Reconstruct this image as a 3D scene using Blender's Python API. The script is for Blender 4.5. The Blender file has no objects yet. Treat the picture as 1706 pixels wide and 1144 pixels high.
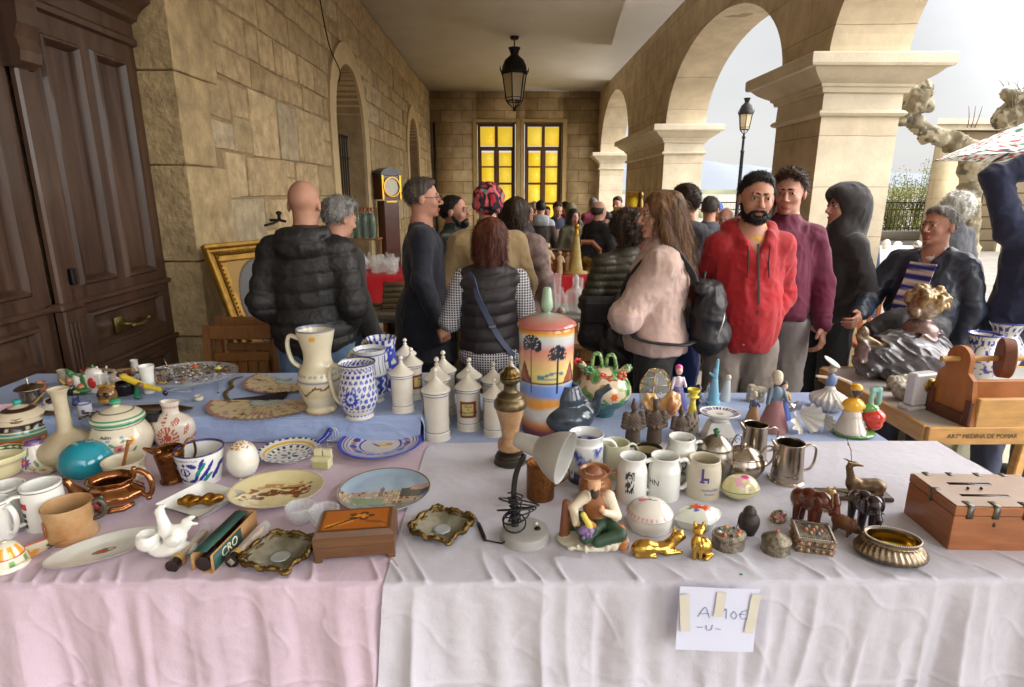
import bpy,math,random
import numpy as np
from math import sin,cos,tan,atan,pi,radians,sqrt,hypot,floor
from mathutils import Matrix,Vector,Euler
random.seed(7);RNG=np.random.default_rng(7)
C=bpy.context.scene.collection;SC=bpy.context.scene
# ---------------------------------------------------------------- camera
CAMH=1.65;FPX=980.0;IW=1706;IH=1144
TH=atan(252/FPX);YAW=atan(10*cos(TH)/FPX)
cam_d=bpy.data.cameras.new('camera');cam=bpy.data.objects.new('camera',cam_d);C.objects.link(cam)
cam_d.sensor_width=36;cam_d.lens=FPX/IW*36;cam_d.clip_start=.05;cam_d.clip_end=20000
cam.location=(0,0,CAMH);cam.rotation_euler=(pi/2-TH,0,-YAW)
SC.camera=cam
# ---------------------------------------------------------------- sky, sun, exposure
SUN_EL=radians(33);SUN_AZ=radians(106)
SC.world=bpy.data.worlds.new('World');SC.world.use_nodes=True
nt=SC.world.node_tree;bg=nt.nodes['Background']
sky=nt.nodes.new('ShaderNodeTexSky');sky.sky_type='NISHITA';sky.sun_disc=False
sky.sun_elevation=SUN_EL;sky.sun_rotation=SUN_AZ;sky.air_density=1.0;sky.dust_density=3.0
tc=nt.nodes.new('ShaderNodeTexCoord');mp=nt.nodes.new('ShaderNodeMapping');mp.inputs['Scale'].default_value=(1,1,3.2)
nz=nt.nodes.new('ShaderNodeTexNoise');nz.inputs['Scale'].default_value=2.2;nz.inputs['Detail'].default_value=7;nz.inputs['Roughness'].default_value=.55
cr=nt.nodes.new('ShaderNodeValToRGB');cr.color_ramp.elements[0].position=.3;cr.color_ramp.elements[0].color=(4.1,4.1,4.15,1)
cr.color_ramp.elements[1].position=.68;cr.color_ramp.elements[1].color=(4.9,4.86,4.75,1)
# bright patch added to the clouds round the sun to light the arcade (behind and right of the camera)
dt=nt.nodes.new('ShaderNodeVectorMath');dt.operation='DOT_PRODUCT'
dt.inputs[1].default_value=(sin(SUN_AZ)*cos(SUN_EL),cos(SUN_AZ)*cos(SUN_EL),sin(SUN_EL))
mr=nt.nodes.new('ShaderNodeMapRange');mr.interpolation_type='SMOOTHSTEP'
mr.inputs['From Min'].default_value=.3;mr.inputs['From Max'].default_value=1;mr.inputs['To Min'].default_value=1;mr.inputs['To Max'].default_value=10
sc_=nt.nodes.new('ShaderNodeVectorMath');sc_.operation='SCALE'
mx=nt.nodes.new('ShaderNodeMix');mx.data_type='RGBA';mx.inputs[0].default_value=.9
L=nt.links.new
L(tc.outputs['Generated'],mp.inputs[0]);L(mp.outputs[0],nz.inputs['Vector']);L(nz.outputs[0],cr.inputs[0])
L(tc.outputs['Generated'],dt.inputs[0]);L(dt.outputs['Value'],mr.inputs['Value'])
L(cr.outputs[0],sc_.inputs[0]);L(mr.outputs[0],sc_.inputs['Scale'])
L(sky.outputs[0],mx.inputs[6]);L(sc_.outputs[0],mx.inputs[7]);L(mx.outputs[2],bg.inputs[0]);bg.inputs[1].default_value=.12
sun_d=bpy.data.lights.new('sun','SUN');sun=bpy.data.objects.new('sun',sun_d);C.objects.link(sun)
sun_d.energy=0.8;sun_d.angle=radians(18);sun_d.color=(1,.93,.82)
sdir=Vector((sin(SUN_AZ)*cos(SUN_EL),cos(SUN_AZ)*cos(SUN_EL),sin(SUN_EL)))
sun.rotation_euler=sdir.to_track_quat('Z','Y').to_euler();sun.location=sdir*20
SC.view_settings.view_transform='Standard';SC.view_settings.look='None';SC.view_settings.gamma=1
SC.view_settings.exposure=0.64
SC.cycles.max_bounces=7;SC.cycles.diffuse_bounces=5;SC.cycles.transmission_bounces=6;SC.cycles.caustics_reflective=False;SC.cycles.caustics_refractive=False
SC.cycles.use_denoising=True
# ---------------------------------------------------------------- measuring the place
_f=np.array([sin(YAW)*cos(TH),cos(YAW)*cos(TH),-sin(TH)]);_r=np.array([cos(YAW),-sin(YAW),0]);_u=np.array([sin(YAW)*sin(TH),cos(YAW)*sin(TH),cos(TH)])
def ray(px,py):return _f+_r*((px-IW/2)/FPX)-_u*((py-IH/2)/FPX)
def at(px,py,z=.75):
 r=ray(px,py);t=(z-CAMH)/r[2];return float(r[0]*t),float(r[1]*t)
def atx(px,py,X):
 r=ray(px,py);t=X/r[0];return float(r[1]*t),float(CAMH+r[2]*t)
def aty(px,py,Y):
 r=ray(px,py);t=Y/r[1];return float(r[0]*t),float(CAMH+r[2]*t)
def dep(x,y,z=.75):return float(np.dot(_f,(x,y,z-CAMH)))
def mpp(x,y,z=.75):return dep(x,y,z)/FPX
# ---------------------------------------------------------------- colour
def S(r,g,b):
 return tuple(((c/255)/12.92 if c/255<=.04045 else((c/255+.055)/1.055)**2.4) for c in(r,g,b))
def hsh(a):a=np.sin(a*12.9898+4.1)*43758.5453;return a-np.floor(a)
def vnoise(p,sc=1.0,seed=0.0):
 p=np.asarray(p)*sc+seed*7.31;i=np.floor(p);f=p-i;f=f*f*(3-2*f)
 def h(dx,dy,dz):
  q=(i[:,0]+dx)*127.1+(i[:,1]+dy)*311.7+(i[:,2]+dz)*74.7;s=np.sin(q)*43758.5453;return s-np.floor(s)
 x,y,z=f[:,0],f[:,1],f[:,2]
 a=h(0,0,0)*(1-x)+h(1,0,0)*x;b=h(0,1,0)*(1-x)+h(1,1,0)*x
 c=h(0,0,1)*(1-x)+h(1,0,1)*x;d=h(0,1,1)*(1-x)+h(1,1,1)*x
 return((a*(1-y)+b*y)*(1-z)+(c*(1-y)+d*y)*z)*2-1
def fbm(p,sc=1.0,o=3,seed=0.0):
 r=0;a=1.0
 for k in range(o):r=r+a*vnoise(p,sc*2**k,seed+k);a*=.5
 return r
# ---------------------------------------------------------------- materials
_M={}
def mat(name,col=(.5,.5,.5),rough=.5,metal=0,bump=0,bs=60,var=.12,vs=6,coat=0,vc=False,trans=0,emit=0,ior=1.45,stretch=None,kind=None,sheen=0,sss=0,col2=None,bdist=.002,spec=.5):
 if name in _M:return _M[name]
 m=bpy.data.materials.new(name);m.use_nodes=True;n=m.node_tree.nodes;l=m.node_tree.links.new
 b=n['Principled BSDF'];b.inputs['Roughness'].default_value=rough;b.inputs['Metallic'].default_value=metal
 b.inputs['Coat Weight'].default_value=coat;b.inputs['Coat Roughness'].default_value=.08;b.inputs['Transmission Weight'].default_value=trans;b.inputs['IOR'].default_value=ior
 b.inputs['Specular IOR Level'].default_value=spec
 if sheen:b.inputs['Sheen Weight'].default_value=sheen
 if sss:b.inputs['Subsurface Weight'].default_value=sss;b.inputs['Subsurface Radius'].default_value=(.02,.008,.005);b.inputs['Subsurface Scale'].default_value=.5
 tcn=n.new('ShaderNodeTexCoord');src=tcn.outputs['Object']
 if stretch:
  mpn=n.new('ShaderNodeMapping');mpn.inputs['Scale'].default_value=stretch;l(src,mpn.inputs[0]);src=mpn.outputs[0]
 if vc:
  at_=n.new('ShaderNodeAttribute');at_.attribute_name='Col';base=at_.outputs['Color']
 else:
  rg=n.new('ShaderNodeRGB');rg.outputs[0].default_value=(*col,1);base=rg.outputs[0]
 if var:
  nn=n.new('ShaderNodeTexNoise');nn.inputs['Scale'].default_value=vs;nn.inputs['Detail'].default_value=5;nn.inputs['Roughness'].default_value=.6;l(src,nn.inputs['Vector'])
  mm=n.new('ShaderNodeMapRange');mm.inputs['From Min'].default_value=.3;mm.inputs['From Max'].default_value=.7
  l(nn.outputs[0],mm.inputs[0])
  if col2:
   mm.inputs['To Min'].default_value=0;mm.inputs['To Max'].default_value=1
   mix=n.new('ShaderNodeMix');mix.data_type='RGBA';l(mm.outputs[0],mix.inputs[0]);l(base,mix.inputs[6]);mix.inputs[7].default_value=(*col2,1);base=mix.outputs[2]
  else:
   mm.inputs['To Min'].default_value=1-var;mm.inputs['To Max'].default_value=1+var
   vm=n.new('ShaderNodeVectorMath');vm.operation='SCALE';l(base,vm.inputs[0]);l(mm.outputs[0],vm.inputs['Scale']);base=vm.outputs[0]
  rr=n.new('ShaderNodeMapRange');rr.inputs['From Min'].default_value=.3;rr.inputs['From Max'].default_value=.7
  rr.inputs['To Min'].default_value=rough*.8;rr.inputs['To Max'].default_value=min(1,rough*1.25);l(nn.outputs[0],rr.inputs[0]);l(rr.outputs[0],b.inputs['Roughness'])
 l(base,b.inputs['Base Color'])
 if emit:l(base,b.inputs['Emission Color']);b.inputs['Emission Strength'].default_value=emit
 if bump:
  bn=n.new('ShaderNodeTexNoise');bn.inputs['Scale'].default_value=bs;bn.inputs['Detail'].default_value=6;l(src,bn.inputs['Vector'])
  bp=n.new('ShaderNodeBump');bp.inputs['Strength'].default_value=bump;bp.inputs['Distance'].default_value=bdist;l(bn.outputs[0],bp.inputs['Height']);l(bp.outputs[0],b.inputs['Normal'])
 _M[name]=m;return m
# ---------------------------------------------------------------- geometry container
class G:
 def __init__(s,v=None,f=None,c=None,m=None):
  s.v=np.zeros((0,3)) if v is None else np.asarray(v,float).reshape(-1,3)
  s.f=[] if f is None else(f if isinstance(f,np.ndarray) else list(f))
  s.c=c
  s.m=m
 def copy(s):return G(s.v.copy(),s.f.copy(),None if s.c is None else s.c.copy(),None if s.m is None else list(s.m))
 def add(s,o,mi=0):
  n=len(s.v);nf=len(s.f)
  if s.c is not None or o.c is not None:
   a=s.c if s.c is not None else np.ones((n,3))*.8;b=o.c if o.c is not None else np.ones((len(o.v),3))*.8
   s.c=np.vstack([a,b])
  sm=s.m if s.m is not None else[0]*nf;om=o.m if o.m is not None else[mi]*len(o.f);s.m=list(sm)+list(om)
  s.v=np.vstack([s.v,o.v]);s.f=(s.f.tolist() if isinstance(s.f,np.ndarray) else list(s.f))+([tuple(q) for q in(o.f+n).tolist()] if isinstance(o.f,np.ndarray) else[tuple(i+n for i in q) for q in o.f]);return s
 def col(s,c):s.c=np.tile(np.array(c,float),(len(s.v),1));return s
 def tr(s,x=0,y=0,z=0):s.v=s.v+np.array([x,y,z]);return s
 def sc(s,x,y=None,z=None):y=x if y is None else y;z=x if z is None else z;s.v=s.v*np.array([x,y,z]);return s
 def rot(s,ax,a):s.v=s.v@np.array(Matrix.Rotation(a,3,ax)).T;return s
 def fn(s,f):s.v=f(s.v);return s
 def noise(s,amp,sc_,seed=0,o=2):
  n=np.stack([fbm(s.v,sc_,o,seed+k*3.3) for k in range(3)],1);s.v=s.v+n*amp;return s
def mesh(name,g,mats,smooth=True):
 me=bpy.data.meshes.new(name);nv=len(g.v);nf=len(g.f)
 me.vertices.add(nv);me.vertices.foreach_set('co',g.v.astype(np.float32).ravel())
 if isinstance(g.f,np.ndarray):ln=np.full(nf,g.f.shape[1]);idx=g.f.ravel().astype(np.int32)
 else:ln=np.fromiter((len(q) for q in g.f),int,nf);idx=np.fromiter((i for q in g.f for i in q),np.int32,int(ln.sum()) if nf else 0)
 st=np.concatenate([[0],np.cumsum(ln)[:-1]]) if nf else np.zeros(0,int)
 tot=int(ln.sum()) if nf else 0
 me.loops.add(tot);me.loops.foreach_set('vertex_index',idx)
 me.polygons.add(nf);me.polygons.foreach_set('loop_start',st.astype(np.int32));me.polygons.foreach_set('loop_total',ln.astype(np.int32))
 if not isinstance(mats,(list,tuple)):mats=[mats]
 for m in mats:me.materials.append(m)
 if g.m is not None:me.polygons.foreach_set('material_index',np.array(g.m,np.int32))
 me.update(calc_edges=True)
 if g.c is not None:
  a=me.color_attributes.new('Col','FLOAT_COLOR','POINT');a.data.foreach_set('color',np.hstack([g.c,np.ones((nv,1))]).astype(np.float32).ravel())
 if smooth is True:me.polygons.foreach_set('use_smooth',[True]*nf)
 elif smooth:me.polygons.foreach_set('use_smooth',[True]*nf);me.set_sharp_from_angle(angle=radians(smooth))
 return me
def obj(name,g,mats,parent=None,smooth=True,loc=None,rz=0,label=None,cat=None,group=None,kind=None):
 o=bpy.data.objects.new(name,mesh(name,g,mats,smooth) if isinstance(g,G) else g);C.objects.link(o)
 if parent is not None:o.parent=parent
 if loc is not None:o.location=(loc[0],loc[1],loc[2])
 if rz:o.rotation_euler=(0,0,rz)
 for k,v in(('label',label),('category',cat),('group',group),('kind',kind)):
  if v:o[k]=v
 return o
def thing(name,label,cat,loc=(0,0,0),rz=0,group=None):
 o=bpy.data.objects.new(name,None);C.objects.link(o);o.empty_display_size=.05
 o.location=loc;o.rotation_euler=(0,0,rz);o['label']=label;o['category']=cat
 if group:o['group']=group
 return o
def struct(name,g,m,smooth=False,loc=None):return obj(name,g,m,None,smooth,loc,kind='structure')
def dup(root,loc=None,rz=None,label=None,scale=None):
 r=root.copy();C.objects.link(r)
 if loc is not None:r.location=loc
 if rz is not None:r.rotation_euler=(0,0,rz)
 if scale:r.scale=(scale,)*3
 if label:r['label']=label
 for ch in list(root.children):
  c=ch.copy();C.objects.link(c);c.parent=r
  for g2 in ch.children:d=g2.copy();C.objects.link(d);d.parent=c
 return r
# ---------------------------------------------------------------- shapes
def crom(pts,m,closed=False):
 p=np.asarray(pts,float);n=len(p)
 if closed:idx=lambda i:p[i%n];seg=n
 else:idx=lambda i:p[min(max(i,0),n-1)];seg=n-1
 out=[]
 for k in range(m+(0 if closed else 1)):
  t=k/m*seg;i=int(min(floor(t),seg-1));u=t-i
  a,b,c,d=idx(i-1),idx(i),idx(i+1),idx(i+2)
  out.append(.5*((2*b)+(-a+c)*u+(2*a-5*b+4*c-d)*u*u+(-a+3*b-3*c+d)*u**3))
 return np.array(out)
def box(x0,x1,y0,y1,z0,z1,bev=0):
 b=bev
 if b:
  v=[];
  for(x,sx) in((x0,1),(x1,-1)):
   for(y,sy) in((y0,1),(y1,-1)):
    for(z,sz) in((z0,1),(z1,-1)):
     v+=[(x,y+sy*b,z+sz*b),(x+sx*b,y,z+sz*b),(x+sx*b,y+sy*b,z)]
  I=lambda i,j,k,a:(i*4+j*2+k)*3+a
  f=[]
  for i in(0,1):f.append([I(i,0,0,0),I(i,1,0,0),I(i,1,1,0),I(i,0,1,0)][::(-1 if i==0 else 1)])
  for j in(0,1):f.append([I(0,j,0,1),I(1,j,0,1),I(1,j,1,1),I(0,j,1,1)][::(1 if j==0 else-1)])
  for k in(0,1):f.append([I(0,0,k,2),I(1,0,k,2),I(1,1,k,2),I(0,1,k,2)][::(-1 if k==0 else 1)])
  for i in(0,1):
   for j in(0,1):q=[I(i,j,0,0),I(i,j,1,0),I(i,j,1,1),I(i,j,0,1)];f.append(q if(i+j)%2 else q[::-1])
   for k in(0,1):q=[I(i,0,k,0),I(i,1,k,0),I(i,1,k,2),I(i,0,k,2)];f.append(q[::-1] if(i+k)%2 else q)
  for j in(0,1):
   for k in(0,1):q=[I(0,j,k,1),I(1,j,k,1),I(1,j,k,2),I(0,j,k,2)];f.append(q if(j+k)%2 else q[::-1])
  for i in(0,1):
   for j in(0,1):
    for k in(0,1):q=[I(i,j,k,0),I(i,j,k,1),I(i,j,k,2)];f.append(q if(i+j+k)%2 else q[::-1])
  return G(v,[tuple(q) for q in f])
 v=[(x,y,z) for x in(x0,x1) for y in(y0,y1) for z in(z0,z1)]
 return G(v,[(0,1,3,2),(4,6,7,5),(0,4,5,1),(2,3,7,6),(0,2,6,4),(1,5,7,3)])
def grid(n,m,fn):
 """(n+1)x(m+1) sheet; fn(u, v) -> arrays x, y, z"""
 u,v=np.meshgrid(np.linspace(0,1,n+1),np.linspace(0,1,m+1),indexing='ij');u=u.ravel();v=v.ravel()
 p=np.stack(fn(u,v),1);i=np.arange(n)[:,None]*(m+1)+np.arange(m)[None,:];i=i.ravel()
 return G(p,np.stack([i,i+m+1,i+m+2,i+1],1))
def lathe(prof,n=40,m=None,col=None,ell=1.0,flute=None,cap=True):
 """revolve (r, z) points; m = resampled rows; col(u, v, r, z, xyz) -> rgb"""
 p=crom(prof,m) if m else np.array(prof,float);p[:,0]=np.maximum(p[:,0],0);k=len(p)
 a=np.arange(n)/n*2*pi;r=p[:,0][:,None]*np.ones(n)[None];z=p[:,1][:,None]*np.ones(n)[None];A=np.ones(k)[:,None]*a[None]
 if flute is not None:r=r*flute(A,z)
 v=np.stack([r*np.sin(A),-r*np.cos(A)*ell,z],2).reshape(-1,3)
 i=np.arange(k-1)[:,None]*n+np.arange(n)[None];j=np.arange(k-1)[:,None]*n+(np.arange(n)[None]+1)%n
 f=np.stack([i,j,j+n,i+n],2).reshape(-1,4)
 g=G(v,list(map(tuple,f.tolist())))
 if cap and p[0,0]>1e-4:g.f.append(tuple(range(n-1,-1,-1)))
 if cap and p[-1,0]>1e-4:g.f.append(tuple((k-1)*n+q for q in range(n)))
 if col is not None:
  U=(A/(2*pi)+.5)%1;V=np.linspace(0,1,k)[:,None]*np.ones(n)[None]
  g.c=np.clip(col(U.ravel(),V.ravel(),r.ravel(),z.ravel(),v),0,1)
 return g
def tube(path,r=.01,n=10,m=None,closed=False,flat=1.0,cap=True):
 p=crom(path,m,closed) if m else np.array(path,float);k=len(p)
 rr=np.array([r]*k if np.isscalar(r) else(np.interp(np.linspace(0,1,k),np.linspace(0,1,len(r)),r)))
 t=(np.roll(p,-1,0)-np.roll(p,1,0)) if closed else np.gradient(p,axis=0)
 t=t/np.maximum(np.linalg.norm(t,axis=1),1e-9)[:,None]
 ref=np.array([0,0,1.]) if abs(t[0,2])<.9 else np.array([1.,0,0]);N=[]
 nn=ref-t[0]*np.dot(ref,t[0]);nn/=np.linalg.norm(nn)
 for i in range(k):
  nn=nn-t[i]*np.dot(nn,t[i]);nn/=max(np.linalg.norm(nn),1e-9);N.append(nn.copy())
 N=np.array(N);B=np.cross(t,N);a=np.arange(n)/n*2*pi
 v=p[:,None]+rr[:,None,None]*(N[:,None]*np.cos(a)[None,:,None]*flat+B[:,None]*np.sin(a)[None,:,None]);v=v.reshape(-1,3)
 f=[]
 for i in range(k if closed else k-1):
  for j in range(n):a0=i*n+j;a1=i*n+(j+1)%n;b0=((i+1)%k)*n+j;b1=((i+1)%k)*n+(j+1)%n;f.append((a0,a1,b1,b0))
 if cap and not closed:f.append(tuple(range(n-1,-1,-1)));f.append(tuple((k-1)*n+q for q in range(n)))
 return G(v,f)
def ball(r=1,n=12,c=(0,0,0),rr=None,nz_=None):
 m_=nz_ or max(5,n//2);pr=[(sin(pi*i/m_),-cos(pi*i/m_)) for i in range(m_+1)];pr[0]=(0,-1);pr[-1]=(0,1)
 g=lathe(pr,n,cap=False);R_=rr if rr else(r,r,r);g.v=g.v*np.array(R_)+np.array(c);return g
def prism(poly,z0,z1,axis='z'):
 n=len(poly);v=[(x,y,z0) for x,y in poly]+[(x,y,z1) for x,y in poly]
 f=[tuple(range(n-1,-1,-1)),tuple(range(n,2*n))]+[(i,(i+1)%n,n+(i+1)%n,n+i) for i in range(n)]
 g=G(v,f)
 if axis=='y':g.v=np.stack([g.v[:,0],g.v[:,2],g.v[:,1]],1);g.f=[q[::-1] for q in g.f]
 if axis=='x':g.v=np.stack([g.v[:,2],g.v[:,0],g.v[:,1]],1)
 return g
def bar(a,b,w,h):
 a=np.array(a,float);b=np.array(b,float);d=b-a;Ln=np.linalg.norm(d);d/=Ln
 ref=np.array([0,0,1.]) if abs(d[2])<.95 else np.array([0,1.,0]);s=np.cross(d,ref);s/=np.linalg.norm(s);u=np.cross(s,d)
 g=box(-w/2,w/2,0,Ln,-h/2,h/2,min(w,h)*.12);g.v=a+g.v[:,:1]*s+g.v[:,1:2]*d+g.v[:,2:]*u;return g
def text(body,size,thick=.0004,xs=1.0,align='CENTER',shear=0):
 cu=bpy.data.curves.new('t','FONT');cu.body=body;cu.size=size;cu.align_x=align;cu.align_y='CENTER';cu.extrude=thick;cu.resolution_u=3;cu.shear=shear
 o=bpy.data.objects.new('t',cu);C.objects.link(o);bpy.context.view_layer.update()
 me=o.evaluated_get(bpy.context.evaluated_depsgraph_get()).to_mesh()
 v=np.array([w.co[:] for w in me.vertices]).reshape(-1,3);f=[tuple(p.vertices) for p in me.polygons]
 bpy.data.objects.remove(o);bpy.data.curves.remove(cu)
 v=v*np.array([xs,1,1]);return G(v,f)
def on_cyl(g,R,z0,ang=0):
 """wrap a flat drawing (x right, y up, z out) round a vertical cylinder facing -y"""
 a=g.v[:,0]/R+ang;r=(R(g.v[:,1]) if callable(R) else R)+g.v[:,2]
 g.v=np.stack([r*np.sin(a),-r*np.cos(a),z0+g.v[:,1]],1);return g
def upright(g):g.v=np.stack([g.v[:,0],-g.v[:,2],g.v[:,1]],1);return g
# ---------------------------------------------------------------- signed-distance sculpting: one continuous surface from blended forms
def rotm(rx=0,ry=0,rz=0):return np.array(Euler((rx,ry,rz)).to_matrix())
def E(c,r,col=0,k=.02,rot=None,sub=False):return('e',np.array(c,float),np.array(r if hasattr(r,'__len__') else(r,r,r),float),col,k,rot,sub)
def K(a,b,ra,rb=None,col=0,k=.02,sub=False):return('k',np.array(a,float),np.array(b,float),col,k,(ra,ra if rb is None else rb),sub)
def B(c,r,col=0,k=.01,rot=None,rd=.004,sub=False):return('b',np.array(c,float),np.array(r,float),col,k,(rot,rd),sub)
def sdf(prims,P,want=False):
 d=None;lab=None;best=None
 for t,a,b,col,k,e,sub in prims:
  if t=='e':
   q=P-a
   if e is not None:q=q@e
   if b[0]==b[1]==b[2]:di=np.sqrt(np.einsum('ij,ij->i',q,q))-b[0]
   else:
    q=q/b;k0=np.sqrt(np.einsum('ij,ij->i',q,q));q=q/b;k1=np.sqrt(np.einsum('ij,ij->i',q,q));di=np.where(k0<1e-6,-b.min(),k0*(k0-1)/np.maximum(k1,1e-9))
  elif t=='k':
   ba=b-a;pa=P-a;h=np.minimum(np.maximum(pa@(ba/max(ba@ba,1e-12)),0),1);q=pa-h[:,None]*ba
   di=np.sqrt(np.einsum('ij,ij->i',q,q))-(e[0]+(e[1]-e[0])*h)
  else:
   q=P-a
   if e[0] is not None:q=q@e[0]
   q=np.abs(q)-b+e[1];di=np.sqrt((np.maximum(q,0)**2).sum(1))+np.minimum(q.max(1),0)-e[1]
  if d is None:d=di;best=di.copy();lab=np.full(len(P),col);continue
  if sub:
   h=np.clip(.5-.5*(d+di)/max(k,1e-5),0,1);d=d*(1-h)-di*h+k*h*(1-h)
   if want and col!=0:m_=np.abs(di)<.004;lab[m_]=col
  else:
   if want:m_=di<best;lab[m_]=col;best[m_]=di[m_]
   h=np.minimum(np.maximum(.5+(di-d)*(.5/max(k,1e-5)),0),1);d=di*(1-h)+d*h-k*h*(1-h)
 return(d,lab) if want else d
def snet(f,lo,hi,h,B_=6):
 """surface nets over the zero set of f, evaluated only in blocks near the surface"""
 lo=np.array(lo,float);hi=np.array(hi,float);nb=np.ceil((hi-lo)/(h*B_)).astype(int)+1
 ci=np.stack(np.meshgrid(*[np.arange(q) for q in nb],indexing='ij'),-1).reshape(-1,3)
 dc=f(lo+(ci*B_+(B_-1)/2)*h);D=np.repeat(np.repeat(np.repeat(np.where(dc<0,-1.,1.).reshape(nb)*h,B_,0),B_,1),B_,2)
 act=ci[np.abs(dc)<h*(B_*.87+1)*1.5]
 if len(act)==0:return G()
 o=np.stack(np.meshgrid(*[np.arange(B_)]*3,indexing='ij'),-1).reshape(-1,3)
 I=(act[:,None]*B_+o[None]).reshape(-1,3)
 I=I.reshape(len(act),-1,3);key=(act//4)@np.array([1,997,994009]);od=np.argsort(key,kind='stable');I=I[od];key=key[od];ed=np.concatenate([[0],np.nonzero(np.diff(key))[0]+1,[len(key)]])
 for q in range(len(ed)-1):
  J=I[ed[q]:ed[q+1]].reshape(-1,3);Pw=lo+J*h;D[J[:,0],J[:,1],J[:,2]]=f(Pw,True)
 D[0]=D[-1]=h;D[:,0]=D[:,-1]=h;D[:,:,0]=D[:,:,-1]=h
 s=D<0;n=D.shape
 cnt=np.zeros((n[0]-1,n[1]-1,n[2]-1),np.int8)
 for a in(0,1):
  for b in(0,1):
   for c in(0,1):cnt+=s[a:n[0]-1+a,b:n[1]-1+b,c:n[2]-1+c]
 cell=np.argwhere((cnt>0)&(cnt<8));idx=-np.ones(cnt.shape,np.int32);idx[tuple(cell.T)]=np.arange(len(cell))
 acc=np.zeros((len(cell),3));num=np.zeros(len(cell))
 for ax in range(3):
  o1,o2=[q for q in range(3) if q!=ax]
  for a in(0,1):
   for b in(0,1):
    p=cell.copy();p[:,o1]+=a;p[:,o2]+=b;q=p.copy();q[:,ax]+=1
    d0=D[tuple(p.T)];d1=D[tuple(q.T)];m=(d0<0)!=(d1<0);t=np.where(m,d0/np.where(m,d0-d1,1),0)
    w=p.astype(float);w[:,ax]+=t;acc[m]+=w[m];num[m]+=1
 v=lo+acc/num[:,None]*h;F=[]
 for ax in range(3):
  o1,o2=(ax+1)%3,(ax+2)%3
  sl0=[slice(None)]*3;sl1=[slice(None)]*3;sl0[ax]=slice(0,-1);sl1[ax]=slice(1,None)
  e=np.argwhere(s[tuple(sl0)]!=s[tuple(sl1)]);e=e[(e[:,o1]>0)&(e[:,o2]>0)]
  neg=s[tuple(e.T)]
  def g_(a,b):w=e.copy();w[:,o1]-=a;w[:,o2]-=b;return idx[tuple(w.T)]
  ok_=(e[:,o1]<n[o1]-1)&(e[:,o2]<n[o2]-1);e=e[ok_];neg=neg[ok_]
  q=np.stack([g_(1,1),g_(0,1),g_(0,0),g_(1,0)],1);q[~neg]=q[~neg][:,::-1];q=q[(q>=0).all(1)];F.append(q)
 return G(v,np.concatenate(F))
def bounds(prims,pad):
 lo=np.full(3,1e9);hi=-lo
 for t,a,b,col,k,e,sub in prims:
  if sub:continue
  if t=='k':r=max(e);lo=np.minimum(lo,np.minimum(a,b)-r);hi=np.maximum(hi,np.maximum(a,b)+r)
  else:r=b if(t=='e' and e is None) or(t=='b' and e[0] is None) else np.full(3,np.linalg.norm(b));lo=np.minimum(lo,a-r);hi=np.maximum(hi,a+r)
 return lo-pad,hi+pad
def sculpt(prims,h=.006,pal=None,disp=None,cut=None,cj=.0,smooth_n=0,pad=None):
 """prims -> G; pal = colours by label; disp(P) adds distance (folds, fur); cut(P) removes where > 0"""
 def f(P,local=False):
  if local and len(prims)>6:
   c=(P.min(0)+P.max(0))/2;R_=np.linalg.norm(P.max(0)-c);c=c[None];di=[float(sdf([(*q[:6],False)],c)[0]) for q in prims]
   dm=min([v for v,q in zip(di,prims) if not q[6]]);sel=[q for v,q in zip(di,prims) if(v<dm+2*R_+.09 if not q[6] else v<R_+.06)]
   while sel and sel[0][6]:sel=sel[1:]
   d=sdf(sel,P)
  else:d=sdf(prims,P)
  if disp is not None:d=d-disp(P)
  if cut is not None:d=np.maximum(d,cut(P))
  return d
 lo,hi=bounds(prims,pad or max(.012,3*h));g=snet(f,lo,hi,h)
 if pal is not None and len(g.v):
  _,lab=sdf(prims,g.v,True);g.c=np.array([q[:3] for q in pal])[lab]
  if cj:g.c=np.clip(g.c*(1+cj*fbm(g.v,60,2)[:,None]),0,1)
 return g
# ================================================================ THE PLACE
XL=-2.2;XD=-2.43;XR=2.7;XO=3.37;YB=18.1;ZC=4.45
m_floor=mat('paving',S(150,140,124),.8,bump=.5,bs=30,var=.25,vs=3)
m_plaza=mat('plaza_stone',S(178,172,162),.85,bump=.4,bs=20,var=.12,vs=1.2)
m_ceil=mat('ceiling_plaster',S(222,216,206),1,spec=0,bump=.25,bs=8,var=.05,vs=1.5)
m_ash=mat('rough_ashlar',vc=True,rough=.95,bump=1.0,bs=16,var=.3,vs=9,bdist=.03,spec=.2)
m_mort=mat('lime_mortar',S(150,128,94),.95,bump=1,bs=30,var=.25,bdist=.01)
m_dress=mat('dressed_stone',S(205,184,146),.85,bump=.5,bs=35,var=.12,vs=2.2,col2=None,bdist=.004)
m_cap=mat('capital_stone',S(208,196,172),.85,bump=.8,bs=40,var=.15,vs=3,bdist=.004)
m_iron=mat('wrought_iron',S(38,36,36),.5,metal=.6,bump=.2)
m_dark=mat('dark_room',S(30,24,20),.9,var=0)
m_door=mat('old_walnut',S(74,52,39),.42,bump=.9,bs=30,var=.5,vs=16,stretch=(1,1,.08),coat=.25)
m_brassold=mat('old_brass',S(120,105,60),.45,metal=.9,bump=.3)
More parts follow.
